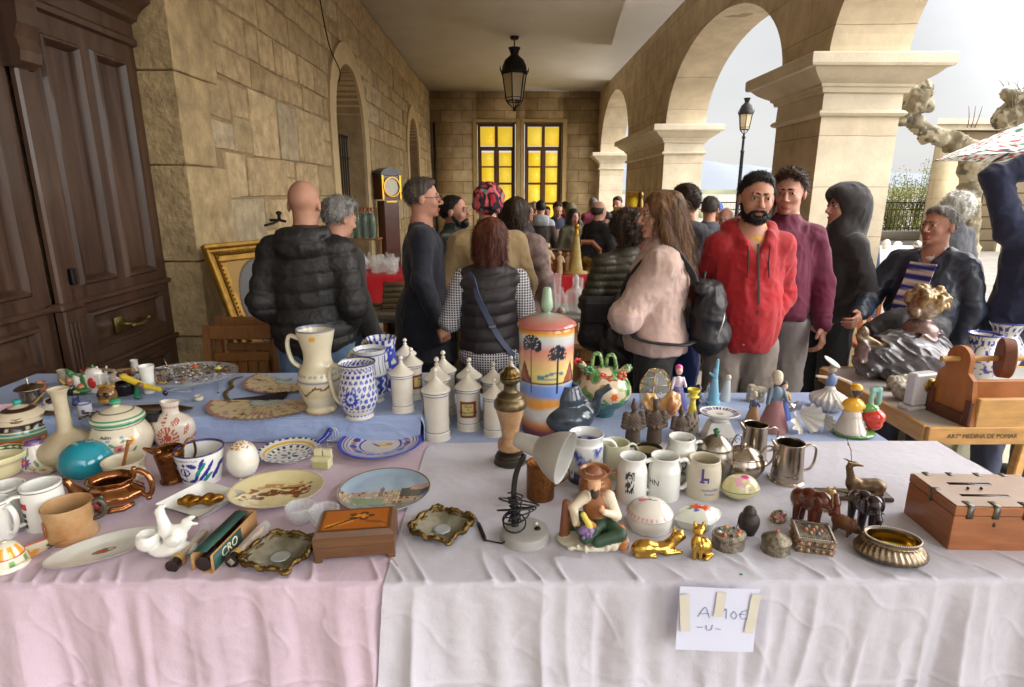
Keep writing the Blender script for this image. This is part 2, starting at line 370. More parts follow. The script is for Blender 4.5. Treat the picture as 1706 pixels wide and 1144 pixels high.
# ground: paving of joints in the arcade and plaza, one sheet to the horizon
def brickmat(name,c1,c2,cm,w,hgt,rough=.85,ms=.012,bump=.4,off=.5,axis='xy',bdist=.006,nse=.16):
 m=bpy.data.materials.new(name);m.use_nodes=True;n=m.node_tree.nodes;l=m.node_tree.links.new;b=n['Principled BSDF'];b.inputs['Roughness'].default_value=rough
 tcn=n.new('ShaderNodeTexCoord');src=tcn.outputs['Object']
 if axis!='xy':
  sp=n.new('ShaderNodeSeparateXYZ');cb=n.new('ShaderNodeCombineXYZ');l(src,sp.inputs[0]);l(sp.outputs['Y' if axis=='yz' else 'X'],cb.inputs[0]);l(sp.outputs['Z'],cb.inputs[1]);src=cb.outputs[0]
 br=n.new('ShaderNodeTexBrick');br.offset=off;br.inputs['Scale'].default_value=1;br.inputs['Brick Width'].default_value=w;br.inputs['Row Height'].default_value=hgt
 br.inputs['Mortar Size'].default_value=ms;br.inputs['Mortar Smooth'].default_value=.3;br.inputs['Bias'].default_value=0
 br.inputs['Color1'].default_value=(*c1,1);br.inputs['Color2'].default_value=(*c2,1);br.inputs['Mortar'].default_value=(*cm,1)
 no=n.new('ShaderNodeTexNoise');no.inputs['Scale'].default_value=.9;no.inputs['Detail'].default_value=3;ml=n.new('ShaderNodeVectorMath');ml.operation='MULTIPLY_ADD';ml.inputs[1].default_value=(.05,)*3
 l(tcn.outputs['Object'],no.inputs['Vector']);l(no.outputs['Color'],ml.inputs[0]);l(src,ml.inputs[2]);l(ml.outputs[0],br.inputs['Vector'])
 n2=n.new('ShaderNodeTexNoise');n2.inputs['Scale'].default_value=3;n2.inputs['Detail'].default_value=8;n2.inputs['Roughness'].default_value=.65;l(tcn.outputs['Object'],n2.inputs['Vector'])
 mm=n.new('ShaderNodeMapRange');mm.inputs['From Min'].default_value=.3;mm.inputs['From Max'].default_value=.7;mm.inputs['To Min'].default_value=1-nse;mm.inputs['To Max'].default_value=1+nse;l(n2.outputs[0],mm.inputs[0])
 vm=n.new('ShaderNodeVectorMath');vm.operation='SCALE';l(br.outputs['Color'],vm.inputs[0]);l(mm.outputs[0],vm.inputs['Scale']);l(vm.outputs[0],b.inputs['Base Color'])
 n3=n.new('ShaderNodeTexNoise');n3.inputs['Scale'].default_value=40;n3.inputs['Detail'].default_value=6;l(tcn.outputs['Object'],n3.inputs['Vector'])
 ad=n.new('ShaderNodeMath');ad.operation='MULTIPLY_ADD';ad.inputs[1].default_value=.35;l(n3.outputs[0],ad.inputs[0])
 iv=n.new('ShaderNodeMath');iv.operation='SUBTRACT';iv.inputs[0].default_value=1;l(br.outputs['Fac'],iv.inputs[1]);l(iv.outputs[0],ad.inputs[2])
 bp=n.new('ShaderNodeBump');bp.inputs['Strength'].default_value=bump;bp.inputs['Distance'].default_value=bdist;l(ad.outputs[0],bp.inputs['Height']);l(bp.outputs[0],b.inputs['Normal'])
 _M[name]=m;return m
m_pav=brickmat('plaza_flags',S(156,150,142),S(142,136,128),S(100,94,86),1.1,.6,ms=.01)
m_pavin=brickmat('arcade_flags',S(182,172,156),S(166,156,140),S(96,88,76),.9,.6,ms=.008)
m_arc=brickmat('arcade_ashlar',S(196,178,146),S(184,164,132),S(140,120,94),1.15,.43,ms=.004,axis='yz',bump=.8,nse=.28)
m_arcf=brickmat('jamb_ashlar',S(208,194,168),S(200,184,156),S(160,142,114),2.3,.43,ms=.003,axis='xz',bump=.8,nse=.2)
m_back=brickmat('back_wall_ashlar',S(192,168,128),S(168,144,106),S(120,100,74),.62,.33,ms=.008,axis='xz',bump=.9,nse=.3,bdist=.015)
m_fac=brickmat('banded_facade',S(186,170,144),S(178,162,136),S(120,104,84),9,.33,ms=.022,axis='xz',bump=1,nse=.1,bdist=.02)
struct('plaza',grid(60,60,lambda u,v:((u-.5)*6000,(v-.5)*6000,u*0-.004)),m_pav)
struct('floor',grid(8,24,lambda u,v:(XD-.1+u*(XO-XD+.1),-6+v*(YB+6),u*0)),m_pavin)
struct('ceiling',box(XL-.4,XO,-3.2,YB,ZC,ZC+.3),m_ceil)
# ---- left wall: courses of rough blocks standing proud of a mortar bed, two arched openings, each block bevelled
ARW=[(8.05,9.62,2.5,3.35),(13.95,15.45,2.5,3.33)]
def archz(y,a,grow=0.0):
 y0,y1,zs,za=a;c=(y0+y1)/2;hw=(y1-y0)/2+grow;t=(y-c)/hw
 return None if abs(t)>1 else zs+(za-zs+grow)*sqrt(1-t*t)
YN=4.22
g=G()
def strip(y0,y1,n):
 out=G()
 for i in range(n):
  a=y0+(y1-y0)*i/n;b=y0+(y1-y0)*(i+1)/n;za=zb=0
  for A in ARW:
   if y0>=A[0]-1e-6 and y1<=A[1]+1e-6:za=archz(a,A) or A[2];zb=archz(b,A) or A[2]
  out.add(G([(XL-.012,a,za),(XL-.012,b,zb),(XL-.012,b,ZC),(XL-.012,a,ZC)],[(0,1,2,3)]))
  if za:out.add(G([(XL-.55,a,za),(XL-.55,b,zb),(XL-.012,b,zb),(XL-.012,a,za)],[(0,1,2,3)]))
 return out
bed=G()
for a,b,n in((YN,ARW[0][0],2),(*ARW[0][:2],32),(ARW[0][1],ARW[1][0],2),(*ARW[1][:2],32),(ARW[1][1],YB,2)):bed.add(strip(a,b,n))
for A in ARW:
 for y in A[:2]:bed.add(G([(XL-.55,y,0),(XL-.012,y,0),(XL-.012,y,A[2]),(XL-.55,y,A[2])],[(0,1,2,3)]))
bed.add(box(XL-.62,XL-.56,YN,YB,0,ZC),0);bed.m=None
lw=thing('stone_wall','long honey brown wall of irregular rough stone blocks behind the bald man','wall',(0,0,0))
obj('mortar_bed',bed,m_mort,lw,False)
blk=G();cols=[]
BV=[];BF=[];BC=[]
z=0.0;rowi=0
while z<ZC-.02:
 hh=random.choice([.24,.3,.36,.42,.3,.5]) if rowi!=5 else.55
 if ZC-z-hh<.2:hh=ZC-z
 y=YN+(.45 if rowi%2 else.62)
 while y<YB-.05:
  w=random.choice([.28,.4,.55,.7,.34,.5,.9])*random.uniform(.85,1.15);y1=min(y+w,YB)
  if YB-y1<.15:y1=YB
  subs=[(y,y1,z,z+hh)]
  if hh>.34 and random.random()<.4 and w<.75:q=z+hh*random.uniform(.4,.6);subs=[(y,y1,z,q),(y,y1,q,z+hh)]
  for(a,b,c,d) in subs:
   segs=[(a,b)]
   for A in ARW:
    zz=c
    hw=0
    if c<A[3]+.24:
     cy=(A[0]+A[1])/2;H=(A[1]-A[0])/2+.26
     hw=H if c<A[2] else H*sqrt(max(0,1-((c-A[2])/(A[3]-A[2]+.26))**2))
     ns=[]
     for(p,q) in segs:
      if q<=cy-hw or p>=cy+hw:ns.append((p,q))
      else:
       if p<cy-hw-.05:ns.append((p,cy-hw))
       if q>cy+hw+.05:ns.append((cy+hw,q))
     segs=ns
   for(p,q) in segs:
    j=.006+random.random()*.004;bv=.012;o=random.uniform(.0,.018);n0=len(BV)
    jt=[random.uniform(-.012,.012) for _ in range(8)]
    P0,P1,C0,C1=p+j,q-j,c+j,d-j
    if P1-P0<.04 or C1-C0<.04:continue
    rim=[(P0+jt[0],C0+jt[1]),(P1+jt[2],C0+jt[3]),(P1+jt[4],C1+jt[5]),(P0+jt[6],C1+jt[7])]
    if q>YB-.02:rim=[(min(yy,YB-.005),zz) for yy,zz in rim]
    cyy=(P0+P1)/2;czz=(C0+C1)/2
    for(yy,zz) in rim:BV.append((XL-.012,yy,zz))
    for(yy,zz) in rim:BV.append((XL+o-.006,yy+(bv if yy<cyy else-bv)*.5,zz+(bv if zz<czz else-bv)*.5))
    for(yy,zz) in rim:BV.append((XL+o+random.uniform(-.007,.007),yy+(bv if yy<cyy else-bv)*2.2,zz+(bv if zz<czz else-bv)*2.2))
    for k in range(4):
     BF.append((n0+k,n0+(k+1)%4,n0+4+(k+1)%4,n0+4+k));BF.append((n0+4+k,n0+4+(k+1)%4,n0+8+(k+1)%4,n0+8+k))
    BF.append((n0+8,n0+9,n0+10,n0+11))
    t=random.random();base=np.array(S(186,164,126))*(1-t)+np.array(S(172,150,114))*t
    if random.random()<.08:base=np.array(S(178,162,132))
    BC+=[tuple(base*random.uniform(.86,1.12))]*12
  y=y1
 z+=hh;rowi+=1
obj('stone_blocks',G(BV,BF,np.array(BC)),m_ash,lw,30)
# quoin stones on the doorway corner
gq=G();z=0;k=0
while z<ZC:
 h2=[.62,.55,.66,.6][k%4];w=[.62,.45][k%2];z2=min(z+h2,ZC)
 gq.add(box(XD-.05,XL+.02,YN,YN+w-.008,z+.004,z2-.004,.008));z=z2;k+=1
gq.m=None;obj('quoin',gq,mat('quoin_stone',S(176,154,116),.97,spec=.15,bump=1,bs=18,var=.3,vs=7,bdist=.025),lw,30)
# surrounds
for A in ARW:
 sg=G();N=28;cy=(A[0]+A[1])/2
 for gr0,gr1,xx in((0,.27,.03),):
  pts=[(A[0]-0,0)];inn=[(A[0],0.0)];out=[(A[0]-gr1,0.0)]
  for i in range(N+1):
   t=pi-pi*i/N;hw=(A[1]-A[0])/2;inn.append((cy+hw*cos(t),A[2]+(A[3]-A[2])*sin(t)));out.append((cy+(hw+gr1)*cos(t),A[2]+(A[3]-A[2]+gr1)*sin(t)))
  inn.append((A[1],0));out.append((A[1]+gr1,0));n=len(inn)
  v=[(XL+xx,y,z) for y,z in inn]+[(XL+xx,y,z) for y,z in out]+[(XL-.55,y,z) for y,z in inn]+[(XL-.01,y,z) for y,z in out]
  f=[]
  for i in range(n-1):f+=[(i,n+i,n+i+1,i+1),(2*n+i,i,i+1,2*n+i+1),(n+i,3*n+i,3*n+i+1,n+i+1)]
  v=[(x,y+.0005*(1 if k<2*n else 0),z) for k,(x,y,z) in enumerate(v)]
  sg.add(G(v,f))
 sg.m=None;obj('arch_surround',sg,mat('surround_stone',S(190,166,126),.9,bump=1,bs=30,bdist=.006,var=.14,vs=3),lw,40)
    # grille
 gg=G();yy=A[0]+.12
 while yy<A[1]-.03:gg.add(tube([(XL-.25,yy,0),(XL-.25,yy,A[2]-.02)],.011,6));yy+=.125
 for zz in(.3,1.4,2.16,A[2]-.03):gg.add(box(XL-.262,XL-.238,A[0],A[1],zz-.014,zz+.014))
 gg.m=None;ig=obj('iron_grille',gg,m_iron,None,40);ig['label']='tall black iron bars closing the '+('nearer arched opening behind the grey haired men' if A is ARW[0] else 'small far arched opening in the rough wall');ig['category']='grille'
wire=tube([(XL+.05,7.35,ZC),(XL+.045,7.55,4.0),(XL+.05,7.85,3.4),(XL+.05,8.3,3.14),(XL-.1,8.36,2.9)],.008,6,20)
obj('wall_cable',wire,m_iron,label='thin dark cable hanging down the rough wall to the nearer arch',cat='cable')
tapg=tube([(XL,5.6,1.4),(XL+.1,5.6,1.4),(XL+.16,5.6,1.38)],.018,8);tapg.add(tube([(XL+.1,5.6,1.4),(XL+.1,5.6,1.47)],.016,8));tapg.add(ball(.03,8,(XL+.1,5.6,1.49)));tapg.add(tube([(XL+.02,5.4,1.34),(XL+.06,5.5,1.36),(XL+.1,5.6,1.4)],.016,8));tapg.m=None;tapg.v=(tapg.v-np.array([XL,5.55,1.4]))*np.array([1,.7,.7])+np.array([XL,5.55,1.4])
obj('wall_hook',tapg,m_iron,label='dark rusty iron hook on the wall left of the bald man',cat='hook')
# ---- the walnut double door, set back from the wall; mouldings read off the photograph on the door's own plane
dr=thing('wooden_door','tall dark walnut panelled double door with cornice at the left','door',(0,0,0))
YE=4.33
def panel(y0,y1,z0,z1,x=XD,m1=.05,dpt=.022,raised=False):
 """moulding ring of stepped quads round a sunk panel"""
 g=G();prof=[(0,.0),(.012,.02),(.026,.024),(.036,.006),(m1,-dpt*.4),(m1+.004,-dpt)]
 if raised:prof+=[(m1+.03,-dpt),(m1+.06,-.004)]
 v=[]
 for(o,h) in prof:v+=[(x+h,y0+o,z0+o),(x+h,y1-o,z0+o),(x+h,y1-o,z1-o),(x+h,y0+o,z1-o)]
 f=[]
 for k in range(len(prof)-1):
  for j in range(4):f.append((k*4+j,k*4+(j+1)%4,k*4+4+(j+1)%4,k*4+4+j))
 n=(len(prof)-1)*4;f.append((n,n+1,n+2,n+3));g.add(G(v,f));g.m=None;return g
def leaf(y0,y1,hinge_hi,par):
 """y0..y1 leaf; rails and stiles as boards around the panels"""
 s_=1 if hinge_hi else-1
 Y=(lambda a:y0+a) if hinge_hi else(lambda a:y1-a)
 ps=[(.12,.44,1.13,2.46),(.53,.86,1.12,2.46),(.12,.88,.74,.98),(.12,.88,.14,.58)]
 ys=sorted(set([0,1.0]+[p[0] for p in ps]+[p[1] for p in ps]));zs=sorted(set([0,2.6]+[p[2] for p in ps]+[p[3] for p in ps]))
 g=G()
 for i in range(len(ys)-1):
  for k in range(len(zs)-1):
   cy,cz=(ys[i]+ys[i+1])/2,(zs[k]+zs[k+1])/2
   if any(p[0]<cy<p[1] and p[2]<cz<p[3] for p in ps):continue
   a,b=sorted((Y(ys[i]),Y(ys[i+1])));g.add(G([(XD,a,zs[k]),(XD,b,zs[k]),(XD,b,zs[k+1]),(XD,a,zs[k+1])],[(0,1,2,3)]))
 for p in ps:
  a,b=sorted((Y(p[0]),Y(p[1])));g.add(panel(a,b,p[2],p[3],m1=.045,dpt=.03 if p[2]>1 else.02,raised=p[2]<1))
 for z in(1.03,.63):a,b=sorted((Y(.02),Y(1.0)));g.add(box(XD+.001,XD+.03,a,b,z,z+.03,.008))
 g.m=None;obj('door_leaf',g,m_door,par,30)
leaf(3.24,4.25,True,dr);leaf(2.14,3.12,False,dr)
ast=G().add(box(XD,XD+.06,3.12,3.24,0,1.04,.01)).add(box(XD,XD+.045,3.135,3.225,1.05,2.3,.012)).add(box(XD,XD+.085,3.08,3.25,1.03,1.07,.01))
for k in range(3):ast.add(box(XD+.058,XD+.068,3.14+.03*k,3.155+.03*k,.2,.96,.004))
pr=[(.045,2.24),(.09,2.27),(.1,2.32),(.085,2.38),(.11,2.44),(.115,2.52),(.1,2.6)]
for k in range(len(pr)-1):ast.add(G([(XD+pr[k][0],3.11,pr[k][1]),(XD+pr[k][0],3.25,pr[k][1]),(XD+pr[k+1][0],3.25,pr[k+1][1]),(XD+pr[k+1][0],3.11,pr[k+1][1]),(XD,3.11,pr[k][1]),(XD,3.11,pr[k+1][1]),(XD,3.25,pr[k][1]),(XD,3.25,pr[k+1][1])],[(0,1,2,3),(4,0,3,5),(6,7,2,1)]))
ast.m=None;obj('astragal',ast,m_door,dr,30)
cn=G();prf=[(0,2.56),(.03,2.57),(.03,2.6),(.012,2.62),(.012,2.7),(.05,2.72),(.06,2.75),(.1,2.79),(.15,2.82),(.16,2.86),(0,2.87)]
for k in range(len(prf)-1):
 a,b=prf[k],prf[k+1];cn.add(G([(XD+a[0],.9,a[1]),(XD+a[0],YE-.02+a[0]*.6,a[1]),(XD+b[0],YE-.02+b[0]*.6,b[1]),(XD+b[0],.9,b[1])],[(0,1,2,3)]));cn.add(G([(XD-.05,YE-.02,a[1]),(XD+a[0],YE-.02+a[0]*.6,a[1]),(XD+b[0],YE-.02+b[0]*.6,b[1]),(XD-.05,YE-.02,b[1])],[(0,3,2,1)]))
cn.m=None;obj('cornice',cn,m_door,dr,40)
obj('door_jamb',G().add(box(XD-.1,XD+.03,4.252,YE,0,2.56,.01)).add(box(XD-.1,XD+.02,.9,2.135,0,3.6,.01)).add(box(XD-.1,XD+.01,.9,YE,2.87,4.3,.01)).add(panel(2.2,4.2,3.0,4.0,x=XD+.012)),m_door,dr,30)
hd=tube([(XD,3.63,.86),(XD+.05,3.63,.85),(XD+.07,3.68,.835),(XD+.075,3.76,.83),(XD+.05,3.82,.845),(XD,3.83,.85)],[.012,.014,.009,.013,.011,.01],8,20);hd.add(box(XD,XD+.012,3.58,3.68,.8,.9,.004)).add(ball(.02,8,(XD+.07,3.66,.835))).add(ball(.016,8,(XD+.06,3.84,.85)));hd.m=None
obj('handle',hd,m_brassold,dr,50)
obj('lock',box(XD,XD+.03,3.27,3.31,1.15,1.24,.006),m_iron,dr,30)
# masonry above and beside the door
mw=thing('door_surround','plain dark stone reveal and masonry round the walnut door','wall')
obj('reveal',G([(XL,YN,0),(XD-.06,YE+.01,0),(XD-.06,YE+.01,ZC),(XL,YN,ZC)],[(0,3,2,1)]),brickmat('reveal_stone',S(150,124,88),S(136,110,78),S(90,70,50),3,.82,ms=.008,axis='xz',bump=.8,nse=.2,bdist=.01),mw,False)
obj('masonry',G().add(box(XD-.5,XD-.11,-2,YE+.2,0,ZC)).add(box(XD-.1,XL,-2,.9,0,ZC)),m_dress,mw,False)
# ---- arcade on the right: piers, moulded capitals, basket arches
def _nm(g):g.m=None;return g
ac=thing('arcade','pale ashlar arcade of broad basket arches open to the square','arcade')
BAY=[(1.0,5.33,3.86),(6.2,10.5,3.84),(13.7,17.6,4.08),(-3.9,.3,3.86)];ZS=2.74
inn=G();soff=G();outer=G()
def az(y,b):c=(b[0]+b[1])/2;hw=(b[1]-b[0])/2;return ZS+(b[2]-ZS)*sqrt(max(0,1-((y-c)/hw)**2))
for b in BAY:
 N=40;c=(b[0]+b[1])/2;hw=(b[1]-b[0])/2;ys=[c-hw*cos(pi*i/N) for i in range(N+1)]
 for i in range(N):
  p,q=ys[i],ys[i+1];zp,zq=az(p,b),az(q,b)
  inn.add(G([(XR,p,zp),(XR,q,zq),(XR,q,4.9),(XR,p,4.9)],[(0,3,2,1)]));outer.add(G([(XO,p,zp),(XO,q,zq),(XO,q,6.2),(XO,p,6.2)],[(0,1,2,3)]))
  soff.add(G([(XR,p,zp),(XR,q,zq),(XO,q,zq),(XO,p,zp)],[(0,1,2,3)]))
 obj('soffit',_nm(soff),m_arcf,ac,False);soff=G()
piers=[(.3,1.0),(5.33,6.2),(10.5,13.7),(17.6,YB+.5),(-5,-3.9)]
for p,q in piers:
 inn.add(G([(XR,p,0),(XR,q,0),(XR,q,4.9),(XR,p,4.9)],[(0,3,2,1)]));outer.add(G([(XO,p,0),(XO,q,0),(XO,q,6.2),(XO,p,6.2)],[(0,1,2,3)]))
 for y in(p,q):obj('jamb',G([(XR,y,0),(XO,y,0),(XO,y,ZS),(XR,y,ZS)],[(0,1,2,3)]),m_arcf,ac,False)
for g_,n_,m_ in((inn,'inner_face',m_arc),(outer,'outer_face',m_arc)):g_.m=None;obj(n_,g_,m_,ac,False)
def mould(x0,x1,y0,y1,prof):
 v=[];f=[]
 for(o,z) in prof:v+=[(x0-o,y0-o,z),(x1+o,y0-o,z),(x1+o,y1+o,z),(x0-o,y1+o,z)]
 for k in range(len(prof)-1):
  for j in range(4):f.append((k*4+j,k*4+(j+1)%4,k*4+4+(j+1)%4,k*4+4+j))
 return G(v,f)
capp=[(.003,2.27),(.03,2.28),(.045,2.3),(.03,2.32),(.006,2.33),(.004,2.46),(.03,2.465),(.035,2.48),(.04,2.5),(.06,2.51),(.065,2.53),(.1,2.55),(.16,2.59),(.2,2.63),(.205,2.635),(.24,2.64),(.25,2.66),(.25,2.73),(.24,2.742),(.0,2.744)]
for p,q in piers[:4]:
 g=mould(XR,XO,p,q,capp)
 g.noise(.006,3.1,p);obj('capital',g,m_cap,ac,25)
for p,q in piers[:4]:
 x=mould(XR,XO,p,q,[(.14,0),(.15,.2),(.14,.4),(.12,.47),(.08,.5),(.0,.51)]);x.noise(.012,2.5,p);obj('plinth',x,mat('weathered_plinth',S(170,152,116),.95,bump=1,bs=12,var=.3,vs=4,bdist=.02),ac,40)
# ---- far end wall with two tall yellow glazed windows
WN=[(-.83,.27),(.56,1.64)];ZW=3.59
bw=thing('end_wall','stone wall closing the far end of the arcade','wall')
g=G()
xs=[XL-.1,WN[0][0]-.02,WN[0][1]+.02,WN[1][0]-.02,WN[1][1]+.02,XR+.1]
for k in(0,2,4):g.add(box(xs[k],xs[k+1],YB,YB+.5,0,ZC+.1))
for k in(1,3):g.add(box(xs[k],xs[k+1],YB+.001,YB+.5,ZW+.02,ZC+.1))
g.m=None;obj('masonry',g,m_back,bw,False)
sw=G()
for a,b in WN:
 sw.add(box(a-.14,a-.02,YB-.02,YB+.3,0,ZW+.12,.01));sw.add(box(b+.02,b+.14,YB-.02,YB+.3,0,ZW+.12,.01));sw.add(box(a-.018,b+.018,YB-.02,YB+.3,ZW+.02,ZW+.12,.01))
sw.m=None;obj('window_surround',sw,mat('ochre_surround',S(176,150,98),.8,bump=.2,var=.1),bw,30)
m_frame=mat('window_frame_brown',S(96,60,38),.5,bump=.2,var=.15)
m_yel=mat('yellow_glass',S(236,192,28),.35,var=.1,vs=1.6,emit=.5,col2=S(230,204,84))  # emission stands in for daylight coming through the panes
for(a,b),lab in zip(WN,('left tall window of yellow panes in the far end wall','right tall window of yellow panes in the far end wall')):
 w=thing('yellow_window',lab,'window',(0,0,0),0,'yellow windows in the end wall');f=G();c=(a+b)/2;y=YB+.14
 f.add(box(a,a+.08,y,y+.08,0,ZW));f.add(box(b-.08,b,y,y+.08,0,ZW));f.add(box(a+.08,b-.08,y,y+.08,ZW-.08,ZW));f.add(box(a+.08,b-.08,y-.01,y+.08,2.84,2.95));f.add(box(c-.045,c+.045,y-.02,y+.08,0,2.84));f.add(box(c-.045,c+.045,y,y+.08,2.95,ZW-.08))
 for(p,q) in((a+.08,c-.045),(c+.045,b-.08)):
  f.add(box(p,p+.03,y+.01,y+.07,0,2.84));f.add(box(q-.03,q,y+.01,y+.07,0,2.84))
  for z in(.0,.75,1.32,1.9,2.36):f.add(box(p+.03,q-.03,y+.012,y+.068,z-.03 if z<2.3 else 2.79,z+.03 if z<2.3 else 2.84) if z!=2.36 else box(p+.03,q-.03,y+.012,y+.068,2.36,2.40))
 f.m=None;obj('frame',f,m_frame,w,30)
 for(p,q) in((a+.08,c-.045),(c+.045,b-.08)):
  for z0,z1 in((.05,.72),(.78,1.29),(1.35,1.87),(1.93,2.36),(2.40,2.79),(2.97,ZW-.09)):
   obj('pane',box(p+.031 if z1<2.9 else p,q-.031 if z1<2.9 else q,y+.03,y+.036,z0,z1),m_yel,w,False)
obj('drainpipe',tube([(XL+.12,YB-.06,0),(XL+.12,YB-.06,3.6)],.035,8),m_iron,label='dark thin pipe in the far left corner of the end wall',cat='pipe')
# ---- hanging lantern
def lantern_head(par,R=.2,H=.62,mI=m_iron,mG=None):
 """four-sided glass lantern, base of the glass at z=0, growing upwards"""
 fr=G();gl=G();n=6;rt,rb=R,R*.68
 for k in range(n):
  a=2*pi*k/n+.3;b=2*pi*(k+1)/n+.3
  fr.add(tube([(rb*cos(a),rb*sin(a),0),(rt*cos(a),rt*sin(a),H)],.011,6));fr.add(tube([(rb*cos(a),rb*sin(a),.0),(rb*cos(b),rb*sin(b),.0)],.01,6));fr.add(tube([(rb*1.03*cos(a),rb*1.03*sin(a),.06),(rb*1.03*cos(b),rb*1.03*sin(b),.06)],.007,6))
  fr.add(tube([(rb*cos(a),rb*sin(a),0),(rb*.6*cos(a),rb*.6*sin(a),-.07),(.02*cos(a),.02*sin(a),-.12)],.009,6,8))
  r0,r1=rb*.96,rt*.96;gl.add(G([(r0*cos(a),r0*sin(a),.01),(r0*cos(b),r0*sin(b),.01),(r1*cos(b),r1*sin(b),H),(r1*cos(a),r1*sin(a),H)],[(0,1,2,3)]))
  c=(a+b)/2;fr.add(tube([(rt*1.0*cos(a),rt*sin(a),H+.02),(rt*1.16*cos(a),rt*1.16*sin(a),H+.06),(rt*1.2*cos(a),rt*1.2*sin(a),H+.14)],[.012,.014,.004],6,6))
 fr.add(ball(.035,10,(0,0,-.15)))
 obj('frame',_nm(fr),mI,par,40);obj('glass',_nm(gl),mG,par,False)
 obj('hood',lathe([(rt*1.06,H),(rt*1.1,H+.04),(rt*1.02,H+.07),(rt*.95,H+.15),(rt*.75,H+.25),(rt*.45,H+.31),(rt*.3,H+.34),(rt*.38,H+.4),(rt*.5,H+.46),(rt*.42,H+.45),(rt*.15,H+.47),(0,H+.48)],18,cap=False),mI,par,40)
def _nm(g):g.m=None;return g
m_milk=mat('frosted_lantern_glass',S(214,196,160),.4,var=.05,trans=.35)
lx,lz=aty(857,62,12.0)
ln=thing('hanging_lantern','black iron lantern with frosted panes hanging from the arcade ceiling','lantern',(lx,12.0,3.33))
lantern_head(ln,.235,.47,m_iron,m_milk)
obj('rod',tube([(0,0,.93),(0,0,ZC-3.33)],.012,8).add(lathe([(.02,ZC-3.33-.06),(.07,ZC-3.33-.05),(.09,ZC-3.33-.001)],14)),m_iron,ln,40)
# ================================================================ OUTSIDE THE ARCADE
# street lamp on the square
lx,ly=7.15,18.6
sl=thing('street_lamp','tall dark iron street lamp on the square beyond the second arch','street lamp',(lx,ly,0))
obj('pole',lathe([(.16,0),(.17,.1),(.1,.25),(.085,.7),(.06,.8),(.05,2.8),(.065,2.84),(.04,2.9),(.035,3.2),(.06,3.25),(.03,3.3),(.03,3.36)],12),m_iron,sl,40)
hd2=bpy.data.objects.new('lamp_head',None);C.objects.link(hd2);hd2.parent=sl;hd2.location=(0,0,3.47)
lantern_head(hd2,.2,.42,m_iron,m_milk)
# railing at the far side, on a low stone kerb
def P2(px,py,Y):return aty(px,py,Y)
wl=struct('terrace_edge',box(5.2,30,21,21.35,0,.32,.02),m_plaza)
rl=thing('iron_railing','low black iron railing with looped tops along the edge of the square','railing',(0,0,0));g=G()
g.add(tube([(5.2,21.2,1.3),(22,21.2,1.3)],.018,6));g.add(tube([(5.2,21.2,1.06),(22,21.2,1.06)],.012,6));g.add(tube([(5.2,21.2,.42),(22,21.2,.42)],.015,6));g.m=None;obj('rail',g,m_iron,rl)
g=G();x=11.0
while x<16.8:
 g.add(tube([(x,21.2,.32),(x,21.2,1.3)],.011,5));g.add(tube([(x,21.2,1.06),(x+.02,21.2,1.2),(x+.1,21.2,1.28),(x+.18,21.2,1.2),(x+.2,21.2,1.06)],.007,5,8));x+=.14
g.m=None;bb=obj('bars',g,m_iron,rl)
# distant hills: a ridge with depth
def hills(name,px0,px1,Y,hts,m):
 x0=aty(px0,320,Y)[0];x1=aty(px1,320,Y)[0];n=120
 def fn(u,v):
  x=x0+u*(x1-x0);h=np.interp(u,np.linspace(0,1,len(hts)),hts);h=h*(1+.08*fbm(np.stack([u*40,u*0,u*0],1),1,3))
  t=v*2-1;return x,Y+t*Y*.12,np.maximum(h*(1-t*t)-20*np.abs(t),-30)+u*0
 return struct(name,grid(n,10,fn),m,True)
hills('hills',700,2400,2800,[60,90,150,95,80,95,90,60,50],mat('far_hill',S(128,134,144),1,var=.08,vs=.005))  # pale blue-grey puts the haze of distance into the hill's colour
hills('wooded_slope',700,2400,500,[3,4,3,5,6,5,6,7,5],mat('far_wood',S(120,122,92),1,var=.4,vs=.05))
# spring trees behind the railing : many twigs and small leaves
m_leafy=mat('spring_leaves',S(132,136,48),.7,var=.3,vs=1.5);m_bark=mat('grey_bark',S(110,100,84),.9,bump=.6,bs=20)
def spring_tree(x,y,H,R,seed,lab,leafm=m_leafy,nl=5200,base=0):
 rg=np.random.default_rng(seed);t=thing('spring_tree',lab,'tree',(x,y,base),0,'pale spring trees beyond the railing');tg=G().add(tube([(0,0,0),(.05,0,H*.25),(0,.05,H*.5)],[.12,.08,.03],6,5));tips=[]
 for k in range(60):
  a=rg.uniform(0,2*pi);z0=rg.uniform(.05,.45)*H;r=R*rg.uniform(.3,1);z1=z0+H*rg.uniform(.25,.55);p=[(0,0,z0),(r*.5*cos(a),r*.5*sin(a),z0+(z1-z0)*.35),(r*cos(a),r*sin(a),min(z1,H))]
  tg.add(tube(p,[.02,.012,.004],4,5));tips.append(np.array(p))
 tg.m=None;obj('trunk',tg,m_bark,t)
 k=rg.integers(0,60,nl);u=rg.random(nl)**.7;T=np.array(tips)[k];P=T[:,0]*(1-u[:,None])+T[:,2]*u[:,None]+rg.normal(0,.16,(nl,3))*R*.5;P[:,2]=np.abs(P[:,2])
 s=rg.uniform(.02,.05,nl);A=rg.normal(0,1,(nl,3));A/=np.linalg.norm(A,axis=1)[:,None];Bv=np.cross(A,rg.normal(0,1,(nl,3)));Bv/=np.linalg.norm(Bv,axis=1)[:,None]
 v=np.stack([P-A*s[:,None],P+Bv*s[:,None]*.6,P+A*s[:,None],P-Bv*s[:,None]*.6],1).reshape(-1,3);obj('crown',G(v,[(4*i,4*i+1,4*i+2,4*i+3) for i in range(nl)]),leafm,t,False)
